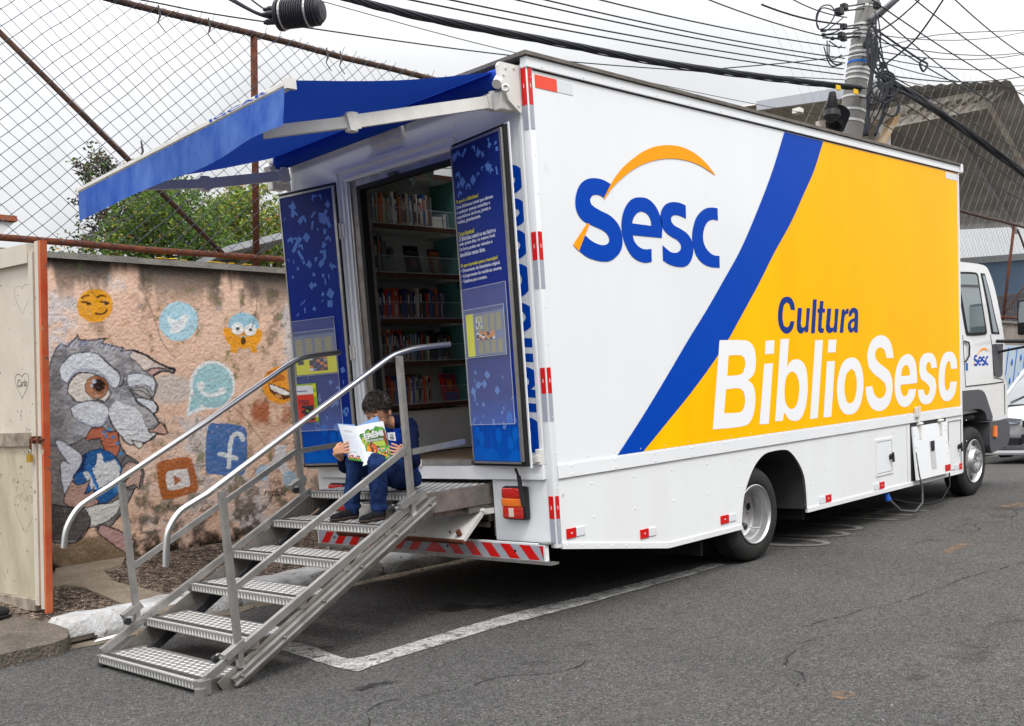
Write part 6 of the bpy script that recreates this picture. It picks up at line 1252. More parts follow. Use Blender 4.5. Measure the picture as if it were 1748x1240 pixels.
hd = Vector(D(645, 700, 6.90)); 
kL = Vector(D(643, 790, 6.68)) ; kR = Vector(D(604, 794, 6.86)); zf = .715
aL = V(-.70, .865, zf + .085); aR = V(-.70, 1.14, zf + .085)
shL = V(-.415, .845, 1.285); shR = V(-.42, 1.07, 1.28)
hL = Vector(D(682, 770, 6.66)); hR = Vector(D(578, 768, 6.84)); eL = Vector(D(706, 790, 6.76)); eR = Vector(D(588, 797, 7.02))
hd = Vector(D(645, 702, 6.87))
fw = Vector((-.86, -.30, -.40)).normalized(); upv = (Vector((0, 0, 1)) - fw * fw.z).normalized(); lf = upv.cross(fw).normalized()   # lf = towards his left
ROT = Matrix((fw, lf, upv)).transposed()
def hp(a, b, c): return hd + fw * a + lf * b + upv * c
bm = bmesh.new()
ell(bm, hp(-.005, 0, .012), (.092, .077, .098), ROT); ell(bm, hp(.018, 0, -.045), (.066, .058, .062), ROT); ell(bm, hp(.055, 0, -.080), (.024, .022, .018), ROT)
capsule(bm, hp(.080, 0, -.004), hp(.098, 0, -.030), .008, .013); ell(bm, hp(.088, 0, -.058), (.012, .022, .007), ROT); ell(bm, hp(.086, 0, -.067), (.011, .018, .006), ROT)
for s_ in (1, -1):
    ell(bm, hp(-.006, .079 * s_, -.012), (.020, .009, .028), ROT); ell(bm, hp(.038, .032 * s_, -.038), (.028, .024, .026), ROT)
capsule(bm, nk + V(.0, 0, -.03), hp(-.02, 0, -.06), .040, .040); capsule(bm, pel, chest, .075, .075); capsule(bm, shL, shR, .045, .045)
for sh, el, ha in ((shL, eL, hL), (shR, eR, hR)): capsule(bm, sh, el, .034, .029); capsule(bm, el, el + (ha - el) * .80, .028, .019)
for k_, a_, y in ((kL, aL, .88), (kR, aR, 1.0)): capsule(bm, pel + V(0, (y - .93), 0), k_, .06, .045); capsule(bm, k_, a_, .042, .03); capsule(bm, a_, a_ + V(-.02, 0, -.04), .03, .025)
def hand(bm, wr, palm_dir, fing_dir, nrm, thumb_side):
    """palm plus four unequal bent fingers and a thumb, all rooted in the palm"""
    pd = Vector(fing_dir).normalized(); n_ = Vector(nrm).normalized(); s_ = pd.cross(n_).normalized() * thumb_side; n_ = n_.normalized(); w0 = Vector(wr)
    for a in (-.018, -.006, .006, .018): capsule(bm, w0 + s_ * a * .6, w0 + pd * .056 + s_ * a * 1.15, .0115, .0090)
    ln = {.0265: .047, .009: .054, -.009: .051, -.0265: .040}
    for a, L in ln.items():
        b0 = w0 + pd * .056 + s_ * a; pd_ = (pd + s_ * a * 5).normalized(); b1 = b0 + pd_ * L * .46 + n_ * .004; b2 = b1 + pd_ * L * .34 - n_ * .004; b3 = b2 + pd_ * L * .26 - n_ * .007
        capsule(bm, b0, b1, .0076, .0070, 10); capsule(bm, b1, b2, .0070, .0064, 10); capsule(bm, b2, b3, .0064, .0054, 10)
    t0 = w0 + s_ * .017 + pd * .012; t1 = t0 + s_ * .018 + pd * .018 - n_ * .012; t2 = t1 + pd * .02 + s_ * .004 - n_ * .010; capsule(bm, t0, t1, .0105, .0092, 10); capsule(bm, t1, t2, .0092, .0075, 10)
tocam = (Vector(CAM) - hL).normalized()
imr = Vector(RM[0]); imd = -Vector(RM[1]) * -1
imr = Vector(RM[0]).normalized(); imdn = Vector(RM[1]).normalized()
hand(bm, Vector(D(694, 774, 6.66)), None, (-imr + imdn * -.28), tocam, 1)
hand(bm, Vector(D(572, 771, 6.742)), None, (imr * .95 + imdn * -.30), tocam, -1)
capsule(bm, eL + (hL - eL) * .5, Vector(D(696, 775, 6.66)), .024, .017); capsule(bm, eR + (hR - eR) * .5, Vector(D(572, 775, 6.76)), .022, .016)
remesh('body', bm, .0030, SKIN, boy, 2)
for s_ in (1, -1):
    mb = MB(); c_ = hp(.079, .031 * s_, .006); mb.ball(c_, .0105, 14, 10, 0); mb.ball(c_ + fw * .0048 - upv * .0045, .0066, 12, 8, 1); e_ = build('eye', mb, [mat('eye_white', (.7, .66, .62), .2), mat('eye_dark', (.015, .01, .008), .1)], boy, smooth=True)
    mb = MB(); mb.tube([hp(.086, .018 * s_, .026), hp(.088, .034 * s_, .031), hp(.074, .050 * s_, .026)], [.002, .0034, .0015], 6); build('eyebrow', mb, HAIR, boy)
    mb = MB(); mb.ball(hp(.0785, .031 * s_, .0095), (.0115, .0125, .0095), 14, 10); build('eyelid', mb, SKIN, boy, smooth=True)
    mb = MB(); mb.tube([hp(.086, .019 * s_, .004), hp(.0905, .031 * s_, .002), hp(.083, .043 * s_, .004)], .0014, 6); build('eyelash', mb, HAIR, boy)
# jeans
bm = bmesh.new()
ell(bm, pel + V(.0, 0, -.01), (.10, .135, .088)); capsule(bm, pel + V(.005, -.055, -.015), kL, .082, .062); capsule(bm, pel + V(.005, .055, -.015), kR, .082, .062)
for k_, a_ in ((kL, aL), (kR, aR)): capsule(bm, k_ + V(.005, 0, -.01), a_ + V(0, 0, .03), .061, .049); capsule(bm, a_ + V(0, 0, .04), a_ + V(0, 0, -.012), .050, .049, fl=(1, 1))
for v in bm.verts: v.co.z = max(v.co.z, .885) if v.co.x > -.52 and v.co.z < .885 else v.co.z
jn = remesh('jeans', bm, .006, JEANS, boy, 3, .030, 24, 3)
for k_, a_, s_ in ((kL, aL, -1), (kR, aR, -1)):
    mb = MB(); c_ = a_ + V(0, 0, -.008); mb.lathe(c_ + V(0, 0, -.008), (0, 0, 1), [(0, .050), (.0, .054), (.026, .055), (.028, .05)], 24); build('jeans_hem', mb, JEANS, boy, smooth=True, auto=50)
# jersey: body, navy sleeves and yoke, collar
bm = bmesh.new(); capsule(bm, pel + V(.012, 0, .0), chest + V(.0, 0, .02), .100, .088, 20, (1, .9)); capsule(bm, shL + V(.01, .03, -.03), shR + V(.01, -.03, -.03), .066, .066); ell(bm, pel + V(.01, 0, -.02), (.10, .13, .07)); ell(bm, chest + V(-.01, 0, 0), (.078, .118, .12))
for v in bm.verts:
    if v.co.z < .888: v.co.z = .888
shirt = remesh('shirt', bm, .006, SHIRT, boy, 3, .032, 20, 7)
bm = bmesh.new(); 
for sh, el, ha in ((shL, eL, hL), (shR, eR, hR)): capsule(bm, sh, sh + (el - sh) * .5, .058, .050); capsule(bm, sh + (el - sh) * .5, el, .050, .045); capsule(bm, el, el + (ha - el) * .50, .044, .031)
slv = remesh('sleeves', bm, .005, NAVY, boy, 3, .024, 26, 9)
bm = bmesh.new(); capsule(bm, shL + V(.01, .02, .002), nk + V(0, -.02, -.01), .050, .052); capsule(bm, shR + V(.01, -.02, .002), nk + V(0, .02, -.01), .050, .052); remesh('collar', bm, .005, NAVY, boy, 3)
mb = MB(); bc_ = [D(x, y, 6.82) for x, y in ((660, 739), (673, 738), (675, 753), (662, 751))]; bc_ = [np.array(p) + np.array([-.012, -.02, 0]) for p in bc_]; e_ = np.array([.004, .004, 0]); mb.hexa(bc_, [p + e_ for p in bc_]); nb = build('name_badge', mb, PAPER, boy)
mb = MB()
def on_b(u, v): a = bc_[3] + (bc_[2] - bc_[3]) * u; b = bc_[0] + (bc_[1] - bc_[0]) * u; return tuple(a + (b - a) * v + np.array([-.0012, -.0012, 0]))
text(mb, 'TC', .35, .55, .75, .80, on_b, bold=.03); text(mb, 'IS', .30, .16, .80, .48, on_b, bold=.03); build('badge_writing', mb, BPLAST, nb)
# shoes
for an, toe in ((aL, V(-.875, .845, zf)), (aR, V(-.885, 1.14, zf))):
    heel = V(an.x + .035, an.y, zf); d_ = (toe - heel).normalized(); L = (toe - heel).length
    bm = bmesh.new(); capsule(bm, heel + d_ * .03 + V(0, 0, .038), heel + d_ * (L - .045) + V(0, 0, .026), .036, .026, fl=(1, 1)); capsule(bm, heel + d_ * .04 + V(0, 0, .045), an + V(0, 0, .005), .038, .034); ell(bm, heel + d_ * (L - .05) + V(0, 0, .028), (.045, .038, .024), Matrix.Rotation(math.atan2(d_.y, d_.x), 3, 'Z'))
    sh_ = remesh('shoe', bm, .004, SHOE, boy, 3)
    bm = bmesh.new(); capsule(bm, heel + d_ * .035 + V(0, 0, .012), heel + d_ * (L - .04) + V(0, 0, .012), .038, .041)
    for v in bm.verts: v.co.z = zf + .0015 + max(0, min(1, (v.co.z - (zf - .026)) / .075)) * .024
    me = bpy.data.meshes.new('sole'); 
    for v in bm.verts: v.co -= wloc(boy)
    bm.to_mesh(me); bm.free(); me.materials.append(SOLE); so_ = bpy.data.objects.new('sole', me); C.objects.link(so_); so_.parent = sh_; sh_loc = sh_.location
# hair: a cap that leaves the face and ear free, plus swept locks
bm = bmesh.new(); ell(bm, hp(-.014, 0, .030), (.101, .087, .092), ROT); 
for v in list(bm.verts):
    q = ROT.transposed() @ (v.co - hd)
    if q.x > .066 and q.z < .062: v.co = hd + ROT @ Vector((.066, q.y, q.z))
    q = ROT.transposed() @ (v.co - hd)
    if q.x > .03 and q.z < .040: v.co = hd + ROT @ Vector((q.x, q.y, .040))
    if q.z < -.028 and q.x > -.05: q2 = Vector((q.x, q.y, -.028)); v.co = hd + ROT @ q2
    if q.x > -.002 and q.z < .012 and abs(q.y) > .05: v.co = hd + ROT @ Vector((min(q.x, .03), q.y * .86, max(q.z, .0)))
hair = remesh('hair', bm, .005, HAIR, boy, 3, .012, 60, 4)
mb = MB()
for k in range(900):
    th = random.uniform(0, 2 * math.pi); ph = math.acos(random.uniform(-.15, 1)); n_ = Vector((math.sin(ph) * math.cos(th), math.sin(ph) * math.sin(th), math.cos(ph)))
    base = Vector((-.014 + n_.x * .098, n_.y * .085, .030 + n_.z * .090))
    if base.x > .035 and base.z < .056: continue
    if abs(base.y) > .06 and base.z < .01 and base.x > -.01: continue
    sw = Vector((random.uniform(.2, 1) * (1 if base.x > -.02 else .2), n_.y * .5 + random.uniform(-.4, .4), -1 if n_.z < .8 else -.1)); tn = (sw - n_ * sw.dot(n_)).normalized(); L = random.uniform(.022, .042)
    p0 = base; p1 = base + tn * L * .5 + n_ * .006; p2 = base + tn * L + n_ * random.uniform(-.001, .007)
    mb.tube([hd + ROT @ p0, hd + ROT @ p1, hd + ROT @ p2], [.0035, .0028, .0006], 4, cap=False)
build('hair_locks', mb, HAIR, hair, kind='stuff')
# the booklet in his hands: covers towards the street
BK = thing('open_booklet', 'open picture booklet titled ERÊMI held up by the reading boy', 'booklet', tuple(D(623, 760, 6.70)))
cL = [D(577, 724, 6.80), D(607.5, 728, 6.70), D(624.5, 789, 6.66), D(596, 785, 6.75)]; cR = [D(607.5, 728, 6.70), D(654, 719, 6.74), D(669.5, 783, 6.70), D(624.5, 789, 6.66)]
def bil(Qd, u, v, n_=0):
    a = Qd[3] + (Qd[2] - Qd[3]) * u; b = Qd[0] + (Qd[1] - Qd[0]) * u; p = a + (b - a) * v; nn = np.cross(Qd[1] - Qd[0], Qd[3] - Qd[0]); nn = nn / np.linalg.norm(nn); nn = nn if nn @ (CAM - p) > 0 else -nn
    return p + nn * (n_ + .006 * math.sin(math.pi * u))
def page(Qd, n0, n1, m_, name, par=BK, sc=1.):
    mb = MB(); nu = 8
    for s_, nn in ((0, n0), (1, n1)):
        b = len(mb.v); mb.add([tuple(bil(Qd, u / nu, v, nn)) for u in range(nu + 1) for v in (0, .5, 1)], [(i * 3 + j, (i + 1) * 3 + j, (i + 1) * 3 + j + 1, i * 3 + j + 1) for i in range(nu) for j in range(2)])
    return build(name, mb, m_, par, smooth=True)
WC = mat('booklet_white', (.74, .77, .82), .4); PBL = mat('booklet_page_blue', (.20, .36, .66), .5)
cvL = page(cL, 0, -.002, WC, 'back_cover'); cvR = page(cR, 0, -.002, WC, 'front_cover')
fan = [D(611, 727, 6.74), D(645, 710, 6.79), D(652, 735, 6.79), D(622, 760, 6.74)]; page(fan, 0, -.001, PBL, 'inner_page'); fan2 = [D(575, 723.2, 6.82), D(606, 725, 6.73), D(622, 780, 6.73), D(594, 780, 6.79)]; page(fan2, 0, -.001, PBL, 'inner_page')
page([D(626, 771, 6.665), D(638, 773, 6.66), D(641, 789, 6.66), D(619, 796, 6.65)], 0, -.001, WC, 'inner_page')
mb = MB(); GM_ = [mat('print_leaf_green', (.05, .30, .03), .5), mat('print_dark_green', (.035, .11, .02), .5), mat('print_lime', (.34, .42, .05), .5), mat('print_brown', (.16, .035, .015), .5), mat('print_orange', (.85, .25, .01), .5), mat('print_red', (.55, .03, .01), .5), mat('print_black', (.02, .015, .012), .5), mat('print_silver', (.55, .56, .55), .4), mat('print_pale_blue', (.35, .50, .65), .5)]
def blob(Qd, u, v, ru, rv, mi, k, n=9, jag=.25):
    P = [(min(max(u + ru * math.cos(t) * random.uniform(1 - jag, 1 + jag), .01), .99), min(max(v + rv * math.sin(t) * random.uniform(1 - jag, 1 + jag), .012), .985)) for t in np.linspace(0, 2 * math.pi, n, endpoint=False)]
    tri = tessellate_polygon([[Vector((a, b, 0)) for a, b in P]]); mb.add([bil(Qd, a, b, .0006 + k * .00005) for a, b in P], [tuple(t) for t in tri], mi)
def quadb(Qd, u0, u1, v0, v1, mi, k):
    nn_ = 5; mb.add([bil(Qd, u0 + (u1 - u0) * i / nn_, v, .0006 + k * .00005) for i in range(nn_ + 1) for v in (v0, v1)], [(i * 2, i * 2 + 2, i * 2 + 3, i * 2 + 1) for i in range(nn_)], mi)
quadb(cR, .12, 1., .0, .52, 0, 0); 
for k in range(16): a = random.random(); blob(cR, .12 + a * .86, .66 + .12 * math.sin(a * 2.6) + random.uniform(-.04, .06), .09, .07, random.choice([1, 1, 2, 0]), 1 + k * .3)
quadb(cR, .14, .98, .50, .66, 1, 6); quadb(cR, .30, .9, .36, .5, 2, 6.5)
blob(cR, .38, .35, .07, .22, 3, 8); blob(cR, .93, .55, .07, .22, 3, 8); blob(cR, .16, .56, .09, .11, 2, 8)
for (a, b, r, s_, c) in ((.24, .30, .06, .13, 4), (.33, .12, .12, .12, 6), (.46, .36, .07, .08, 5), (.42, .22, .09, .08, 6), (.58, .34, .06, .05, 3), (.60, .28, .05, .03, 8), (.62, .18, .08, .07, 2)): blob(cR, a, b, r, s_, c, 10)
for k in range(46): blob(cR, random.uniform(.36, .98), random.uniform(.02, .30), random.uniform(.02, .045), random.uniform(.02, .045), random.choice([4, 5, 6, 3, 8, 2, 0, 5]), 12 + k * .1, 6)
for k in range(10): blob(cR, .22 + random.random() * .3, .12 + random.random() * .32, .02, .03, random.choice([4, 5]), 17 + k * .05, 6)
build('cover_picture', mb, GM_, cvR, kind='stuff')
mb = MB(); text(mb, 'ERÊMI', .17, .60, .90, .80, lambda u, v: bil(cR, u, v + (u - .5) * .05, .0020), bold=.05); build('cover_title', mb, GM_[7], cvR)
mb = MB()
for k in range(2): quadb(cR, .2, .85, .545 - k * .03, .56 - k * .03, 7, 20)
quadb(cR, .14, .3, .86, .868, 7, 3); quadb(cR, .14, .28, .84, .848, 7, 3); build('cover_print', mb, GM_, cvR)
mb = MB(); quadb(cL, .02, .80, .0, .07, 0, 1)
for k in range(26): blob(cL, random.uniform(.02, .78), random.uniform(.05, .14), .03, .03, random.choice([4, 5, 6, 3, 5]), 3 + k * .1, 6)
for k in range(9): quadb(cL, .10, .88 - (k % 3) * .05, .70 - k * .045, .708 - k * .045, 8, 2)
for k in range(8): blob(cL, random.uniform(.2, .7), random.uniform(.2, .27), .05, .02, 7, 2, 7)
text(mb, 'ERÊMI', .30, .80, .74, .87, lambda u, v: bil(cL, u, v, .0012), mi=7, bold=.02)
build('back_print', mb, GM_, cvL)

# ---------------------------------------------------------------- trees behind the wall, small roofs
LEAFG = [mat('leaf_green', (.075, .145, .028), .55, var=.5, vs_=3, dark=(.040, .09, .02)), mat('leaf_mid', (.12, .20, .035), .55), mat('leaf_yellow', (.26, .29, .04), .55), mat('leaf_dark', (.035, .045, .028), .6), mat('leaf_brown', (.10, .075, .05), .6), mat('leaf_orange', (.40, .20, .05), .6)]
for l_ in LEAFG: translucent(l_, .3)
def tree(label, base, top_z, clumps, mix, seed, leafs=.085, per=260):
    rs = random.Random(seed); t = thing('tree', label, 'tree', base, 'trees behind the wall')
    mb = MB(); hub = np.array([base[0], base[1], base[2] + (top_z - base[2]) * .35]); mb.tube([base, (base[0] + .05, base[1], (base[2] + hub[2]) / 2), hub], [.2, .16, .13], 10)
    for c_, r in clumps:
        c_ = np.array(c_); mid_ = (hub + c_) / 2 + np.array([rs.uniform(-.3, .3), rs.uniform(-.2, .2), rs.uniform(-.1, .3)]); mb.tube([hub, mid_, c_], [.07, .045, .02], 6)
        for _ in range(3): e_ = c_ + np.array([rs.uniform(-r, r), rs.uniform(-r, r), rs.uniform(-r, r)]) * .7; mb.tube([c_, e_], [.02, .006], 4)
    build('trunk', mb, MOSAIC, t, smooth=True)
    mb = MB()
    for c_, r in clumps:
        nb = int(2.6 * per * r * r / .25)
        subs = [(np.array(c_) + np.array([rs.gauss(0, .5), rs.gauss(0, .5), rs.gauss(0, .42)]) * r, r * rs.uniform(.28, .5)) for _ in range(9)]
        for k in range(nb):
            sc, sr = rs.choice(subs); d_ = np.array([rs.gauss(0, 1), rs.gauss(0, 1), rs.gauss(0, 1)]); d_ /= np.linalg.norm(d_); p = sc + d_ * sr * rs.uniform(.55, 1.05)
            L = leafs * .72 * rs.uniform(.6, 1.3); a = np.array([rs.gauss(0, 1), rs.gauss(0, 1), rs.gauss(-.4, .7)]); a /= np.linalg.norm(a); b = np.cross(a, np.array([rs.gauss(0, 1), rs.gauss(0, 1), rs.gauss(0, 1)])); b /= max(1e-6, np.linalg.norm(b))
            mb.add([p, p + a * L * .5 + b * L * .26, p + a * L, p + a * L * .5 - b * L * .26], [(0, 1, 2, 3)], rs.choices(range(6), mix)[0])
    build('crown', mb, LEAFG, t)
def cl(px_, py_, y, r): return (U(px_, py_, 1, y), r)
tree('broad dark green tree standing behind the painted wall', (5.2, 12, .3), 4.5, [cl(245, 370, 12, .75), cl(285, 365, 12.4, .8), cl(320, 395, 12, .8), cl(265, 410, 12.2, .8), cl(230, 400, 12, .55), cl(300, 350, 12.5, .5), cl(345, 420, 11.7, .6), cl(210, 425, 12, .45), cl(290, 440, 12, .8), cl(340, 455, 12, .8), cl(240, 450, 12, .7)], (5, 5, 1.2, 1, .3, .15), 1, .10)
tree('sparse tree with dull reddish brown leaves showing above the awning', (4.0, 13, .3), 5, [cl(150, 300, 13, .32), cl(168, 312, 13, .35), cl(190, 300, 13, .45), cl(215, 320, 13, .5), cl(240, 340, 13, .5), cl(150, 412, 13, .3), cl(180, 405, 13, .45), cl(205, 395, 13, .5), cl(270, 335, 13, .5), cl(290, 330, 13, .4)], (1, .6, .1, 4, 3, .2), 2, .10, 300)
tree('bright yellow-green tree with orange shoots left of the lorry door', (7.4, 13, .3), 4.6, [cl(370, 372, 13, .6), cl(400, 352, 13, .55), cl(430, 350, 13, .65), cl(460, 372, 13, .6), cl(410, 395, 13, .8), cl(450, 410, 13, .8), cl(380, 410, 13, .6), cl(470, 420, 13, .7), cl(350, 385, 13.4, .4), cl(440, 450, 13, .8)], (2, 4, 4, .4, .1, .5), 3, .12)
SL = mat('fibre_roof', (.36, .37, .39), .8, var=.4, vs_=3)
def shed(label, cat, px0, px1, y, m_roof, name='shed'):
    a = U(*px0, 1, y); b = U(*px1, 1, y); t = thing(name, label, cat, (a[0], y, 0)); mb = MB(); mb.hexa([(a[0], y, a[2] - .1), (b[0], y, b[2] - .1), (b[0] + .4, y + 3, b[2] - .4), (a[0], y + 3, a[2] - .4)], [(a[0], y, a[2]), (b[0], y, b[2]), (b[0] + .4, y + 3, b[2] - .3), (a[0], y + 3, a[2] - .3)])
    build('roof', mb, m_roof, t); mb = MB(); mb.box(min(a[0], b[0]) + .3, max(a[0], b[0]) - .3, y + .4, y + 2.6, -.2, min(a[2], b[2]) - .4); build('wall', mb, mat('shed_wall', (.35, .32, .28), .9, var=.4), t); return t
shed('low grey corrugated shed roof among the trees left of the lorry', 'shed', (388, 420), (500, 392), 10.5, SL)
hs = thing('house', 'corner of a white house with a red tiled eave at the left edge', 'house', tuple(U(0, 400, 1, 12.5)))
a = U(28, 362, 1, 12.5); mb = MB(); mb.hexa([(a[0] - 4, 12.5, a[2] - .02), (a[0], 12.5, a[2] - .14), (a[0], 15, a[2] - .14), (a[0] - 4, 15, a[2])], [(a[0] - 4, 12.5, a[2] + .06), (a[0], 12.5, a[2] - .06), (a[0], 15, a[2] - .04), (a[0] - 4, 15, a[2] + .08)]); build('roof_tiles', mb, mat('red_tile', (.32, .10, .05), .8, var=.6, vs_=12), hs)
mb = MB(); mb.hexa([(a[0] - 4, 12.55, a[2] - .5), (a[0] - .25, 12.55, a[2] - .35), (a[0] - .25, 14.8, a[2] - .35), (a[0] - 4, 14.8, a[2] - .5)], [(a[0] - 4, 12.55, a[2] - .03), (a[0] - .03, 12.55, a[2] - .15), (a[0] - .03, 14.8, a[2] - .15), (a[0] - 4, 14.8, a[2] - .03)]); build('soffit', mb, mat('house_white', (.6, .6, .6), .7), hs)
mb = MB(); mb.box(a[0] - 4, a[0] - .4, 13, 14.7, -.2, a[2] - .5); build('wall', mb, mat('house_white', (.6, .6, .6), .7), hs)

# ---------------------------------------------------------------- sports hall roof, netting and far buildings on the right
YG = 6.5
GYR = mat('hall_roof_sheet', (.46, .44, .41), .8, var=.8, vs_=1.2, dark=(.24, .22, .20)); GYS = mat('hall_steel_cream', (.75, .71, .64), .6, var=.6, vs_=3, dark=(.30, .17, .10)); GYF = mat('hall_fascia', (.42, .44, .48), .6)
hall = thing('sports_hall', 'open sports hall with dark corrugated roof on cream steel trusses behind the lorry', 'sports hall', tuple(U(1690, 178, 1, YG)))
ap = U(1725, 143, 1, YG - .8); lfv = U(1462, 160, 1, YG - .8); sl_ = (ap - lfv); sl_ /= sl_[0]; e0 = lfv - sl_ * .2; rt = U(1762, 212, 1, YG - .8); rs_ = rt - ap; rs_ /= rs_[0]
LY = 30
def roofsheet(p, q, nm, n, ly0=30.):
    mb = MB()
    back = np.array([0, LY, 3.0])
    k = int(abs(q[0] - p[0]) / .35) + 2; P = [p + (q - p) * i / k for i in range(k + 1)]; vs_ = []
    for i, a in enumerate(P): dz = .08 + .02 * (1 if i % 2 else -1); vs_ += [a + [0, 0, dz], a + back * ((ly0 + (LY - ly0) * i / k) / LY) + [0, 0, dz]]
    mb.add(vs_, [(2 * i, 2 * i + 2, 2 * i + 3, 2 * i + 1) for i in range(k)]); build(nm, mb, GYR, hall)
EAVE = ap + rs_ * 6.1
roofsheet(e0, ap, 'roof', 0, 2.6); roofsheet(ap, EAVE, 'roof', 0)
mb = MB()
for j in range(1, 16):
    o_ = np.array([0, j * 2., j * .2 - .07]); 
    t_ = max(0., min(1., (2 * j - 2.6) / 27.4)); mb.beam(e0 + (ap - e0) * (t_ * .98 + .01) + o_, ap + o_, .10, .12); mb.beam(ap + o_, EAVE + o_, .10, .12)
build('purlin', mb, GYR, hall)
fa = lfv - sl_ * .2; fb_ = fa + np.array([0, 2.05, .205]); mb = MB(); mb.hexa([fa + [-.14, -.1, -.10], fb_ + [-.14, 0, -.08], fb_ + [-.02, 0, -.08], fa + [-.02, -.1, -.10]], [fa + [-.14, -.1, .12], fb_ + [-.14, 0, .10], fb_ + [-.02, 0, .10], fa + [-.02, -.1, .12]]); build('fascia', mb, GYF, hall)
mb = MB(); nn_ = 26
for i in range(nn_ + 1):
    t = i / nn_; p = fa + (fb_ - fa) * t + np.array([-.02, 0, -.04 + .02 * (i % 2)]); mb.v += [tuple(p), tuple(p + np.array([6.5, 1.5, -.9]))]; mb.m = []
mb.f = [(2 * i, 2 * i + 2, 2 * i + 3, 2 * i + 1) for i in range(nn_)]; mb.m = [0] * nn_; build('lean_to_roof', mb, GYR, hall)
mb = MB(); mb.beam(U(1362, 186, 1, YG - .7), U(1362, 194, 1, YG - .7), .15, .15); build('fascia_bracket', mb, CREAM, hall)
def truss(y, c):
    A = U(1395, 236, 1, YG); B = U(1690, 178, 1, YG); Cc_ = U(1752, 286, 1, YG); A[1] = B[1] = Cc_[1] = y; dz = (y - YG) * .1; A[2] += dz; B[2] += dz; Cc_[2] += dz; d1 = Cc_ - B; Cc_ = B + d1 * 2.2; up_ = np.array([.05, 0, .34])
    mb = MB(); mb.beam(A, B, .14, .18); mb.beam(B, Cc_, .14, .18); mb.beam(A + up_ * .8, B + up_, .09, .12); mb.beam(B + up_, Cc_ + up_ * .9, .09, .12)
    for (p, q, n) in ((A, B, 13), (B, Cc_, 11)):
        for i in range(n):
            a = p + (q - p) * i / n; b = p + (q - p) * (i + .5) / n + up_ * .9; c_2 = p + (q - p) * (i + 1) / n; mb.beam(a, b, .06, .06); mb.beam(b, c_2, .06, .06)
    build('truss', mb, GYS, hall)
truss(YG, 0); truss(YG + 8, 0); truss(YG + 16, 0)
for i in range(13):                                             # outriggers from truss to roof edge
    mb = MB(); p = U(1470 + i * 20, 225 - i * 3.6, 1, YG); mb.beam(p, p + np.array([.12, -.6, .36]), .05, .05); build('outrigger', mb, GYS, hall)
mb = MB(); p = U(1492, 232, 1, YG); mb.box(p[0] - .28, p[0] + .28, YG - .25, YG + .25, -.2, p[2] + .2); build('column', mb, mat('hall_column', (.42, .40, .37), .8, var=.3), hall)
p0_ = U(1530, 197, 1, YG - .3); p1_ = U(1500, 250, 1, YG - .3); mb = MB(); mb.beam(p0_, p1_, .14, .14); mb.beam(U(1430, 222, 1, YG - .1), U(1530, 200, 1, YG - .1), .1, .12); build('knee_brace', mb, mat('brace_ochre', (.45, .25, .06), .7, var=.9, vs_=4, dark=(.4, .37, .33)), hall)
# netting in front of the hall
net = thing('court_netting', 'fine grey court netting hanging in front of the sports hall', 'netting', tuple(U(1600, 350, 1, 5.6)))
mb = MB();  
for i in range(100):
    x_ = 12 + i * .40
    for d_ in (1, -1):
        if d_ == 1: p = np.array([x_, 5.6, 4.3]); q = np.array([x_ + 3.4, 5.62, 8.0])
        else: p = np.array([x_, 5.6, 8.0]); q = np.array([x_ + 3.4, 5.61, 4.3])
        mb.tube([p, q], .0018, 3, cap=False)
build('net_cords', mb, mat('net_cord', (.30, .31, .33), .7), net, kind='stuff')
# far blue building and tiled house beyond the wall
bb = thing('blue_building', 'long pale blue painted building far down the street', 'building', (30, 10, 0)); a = U(1600, 452, 0, 30); b = U(1775, 440, 0, 30)
mb = MB(); mb.hexa([(30, a[1] + 1, 0), (30, b[1] - 8, 0), (38, b[1] - 8, 0), (38, a[1] + 1, 0)], [(30, a[1] + 1, a[2]), (30, b[1] - 8, b[2] - .5), (38, b[1] - 8, b[2]), (38, a[1] + 1, a[2])]); build('wall', mb, mat('pale_blue_wall', (.22, .33, .50), .85, var=.3, vs_=.6), bb)
mb = MB(); mb.hexa([(29.8, a[1] + 1.2, a[2] + .005), (29.8, b[1] - 8, b[2] - .495), (38, b[1] - 8, b[2] + .01), (38, a[1] + 1.2, a[2] + .01)], [(29.8, a[1] + 1.2, a[2] + .2), (29.8, b[1] - 8, b[2] - .3), (38, b[1] - 8, b[2] + .2), (38, a[1] + 1.2, a[2] + .2)]); build('parapet', mb, mat('pale_grey', (.5, .52, .55), .8), bb)
th = thing('tiled_house', 'old house roof of brown clay tiles behind the far end of the wall', 'house', (24, 7, 0)); a = U(1690, 508, 0, 24); b = U(1780, 498, 0, 24); c_ = U(1690, 560, 0, 21.5); d__ = U(1785, 548, 0, 21.5)
TM = mat('brown_tiles', (.10, .06, .038), .9, var=.9, vs_=5, dark=(.035, .028, .022), bump=.8, bs=14)
for i in range(9):
    mb = MB(); 
    for j in range(22):
        def tp(u, v): return (c_ + (d__ - c_) * u) * (1 - v) + (a + (b - a) * u) * v
        q = [tp(j / 22, i / 9), tp((j + .9) / 22, i / 9), tp((j + .9) / 22, (i + 1.1) / 9), tp(j / 22, (i + 1.1) / 9)]; mid_ = (q[0] + q[1]) / 2 + [-.02, 0, .07]; mid2 = (q[2] + q[3]) / 2 + [0, 0, .02]
        mb.add([q[0], mid_, q[1], q[2], mid2, q[3]], [(0, 1, 4, 5), (1, 2, 3, 4)])
    build('tile_course', mb, TM, th)
mb = MB(); mb.box(21.6, 26, c_[1] - 4, c_[1] + 1, -.2, c_[2] - .02); build('wall', mb, CONC, th)

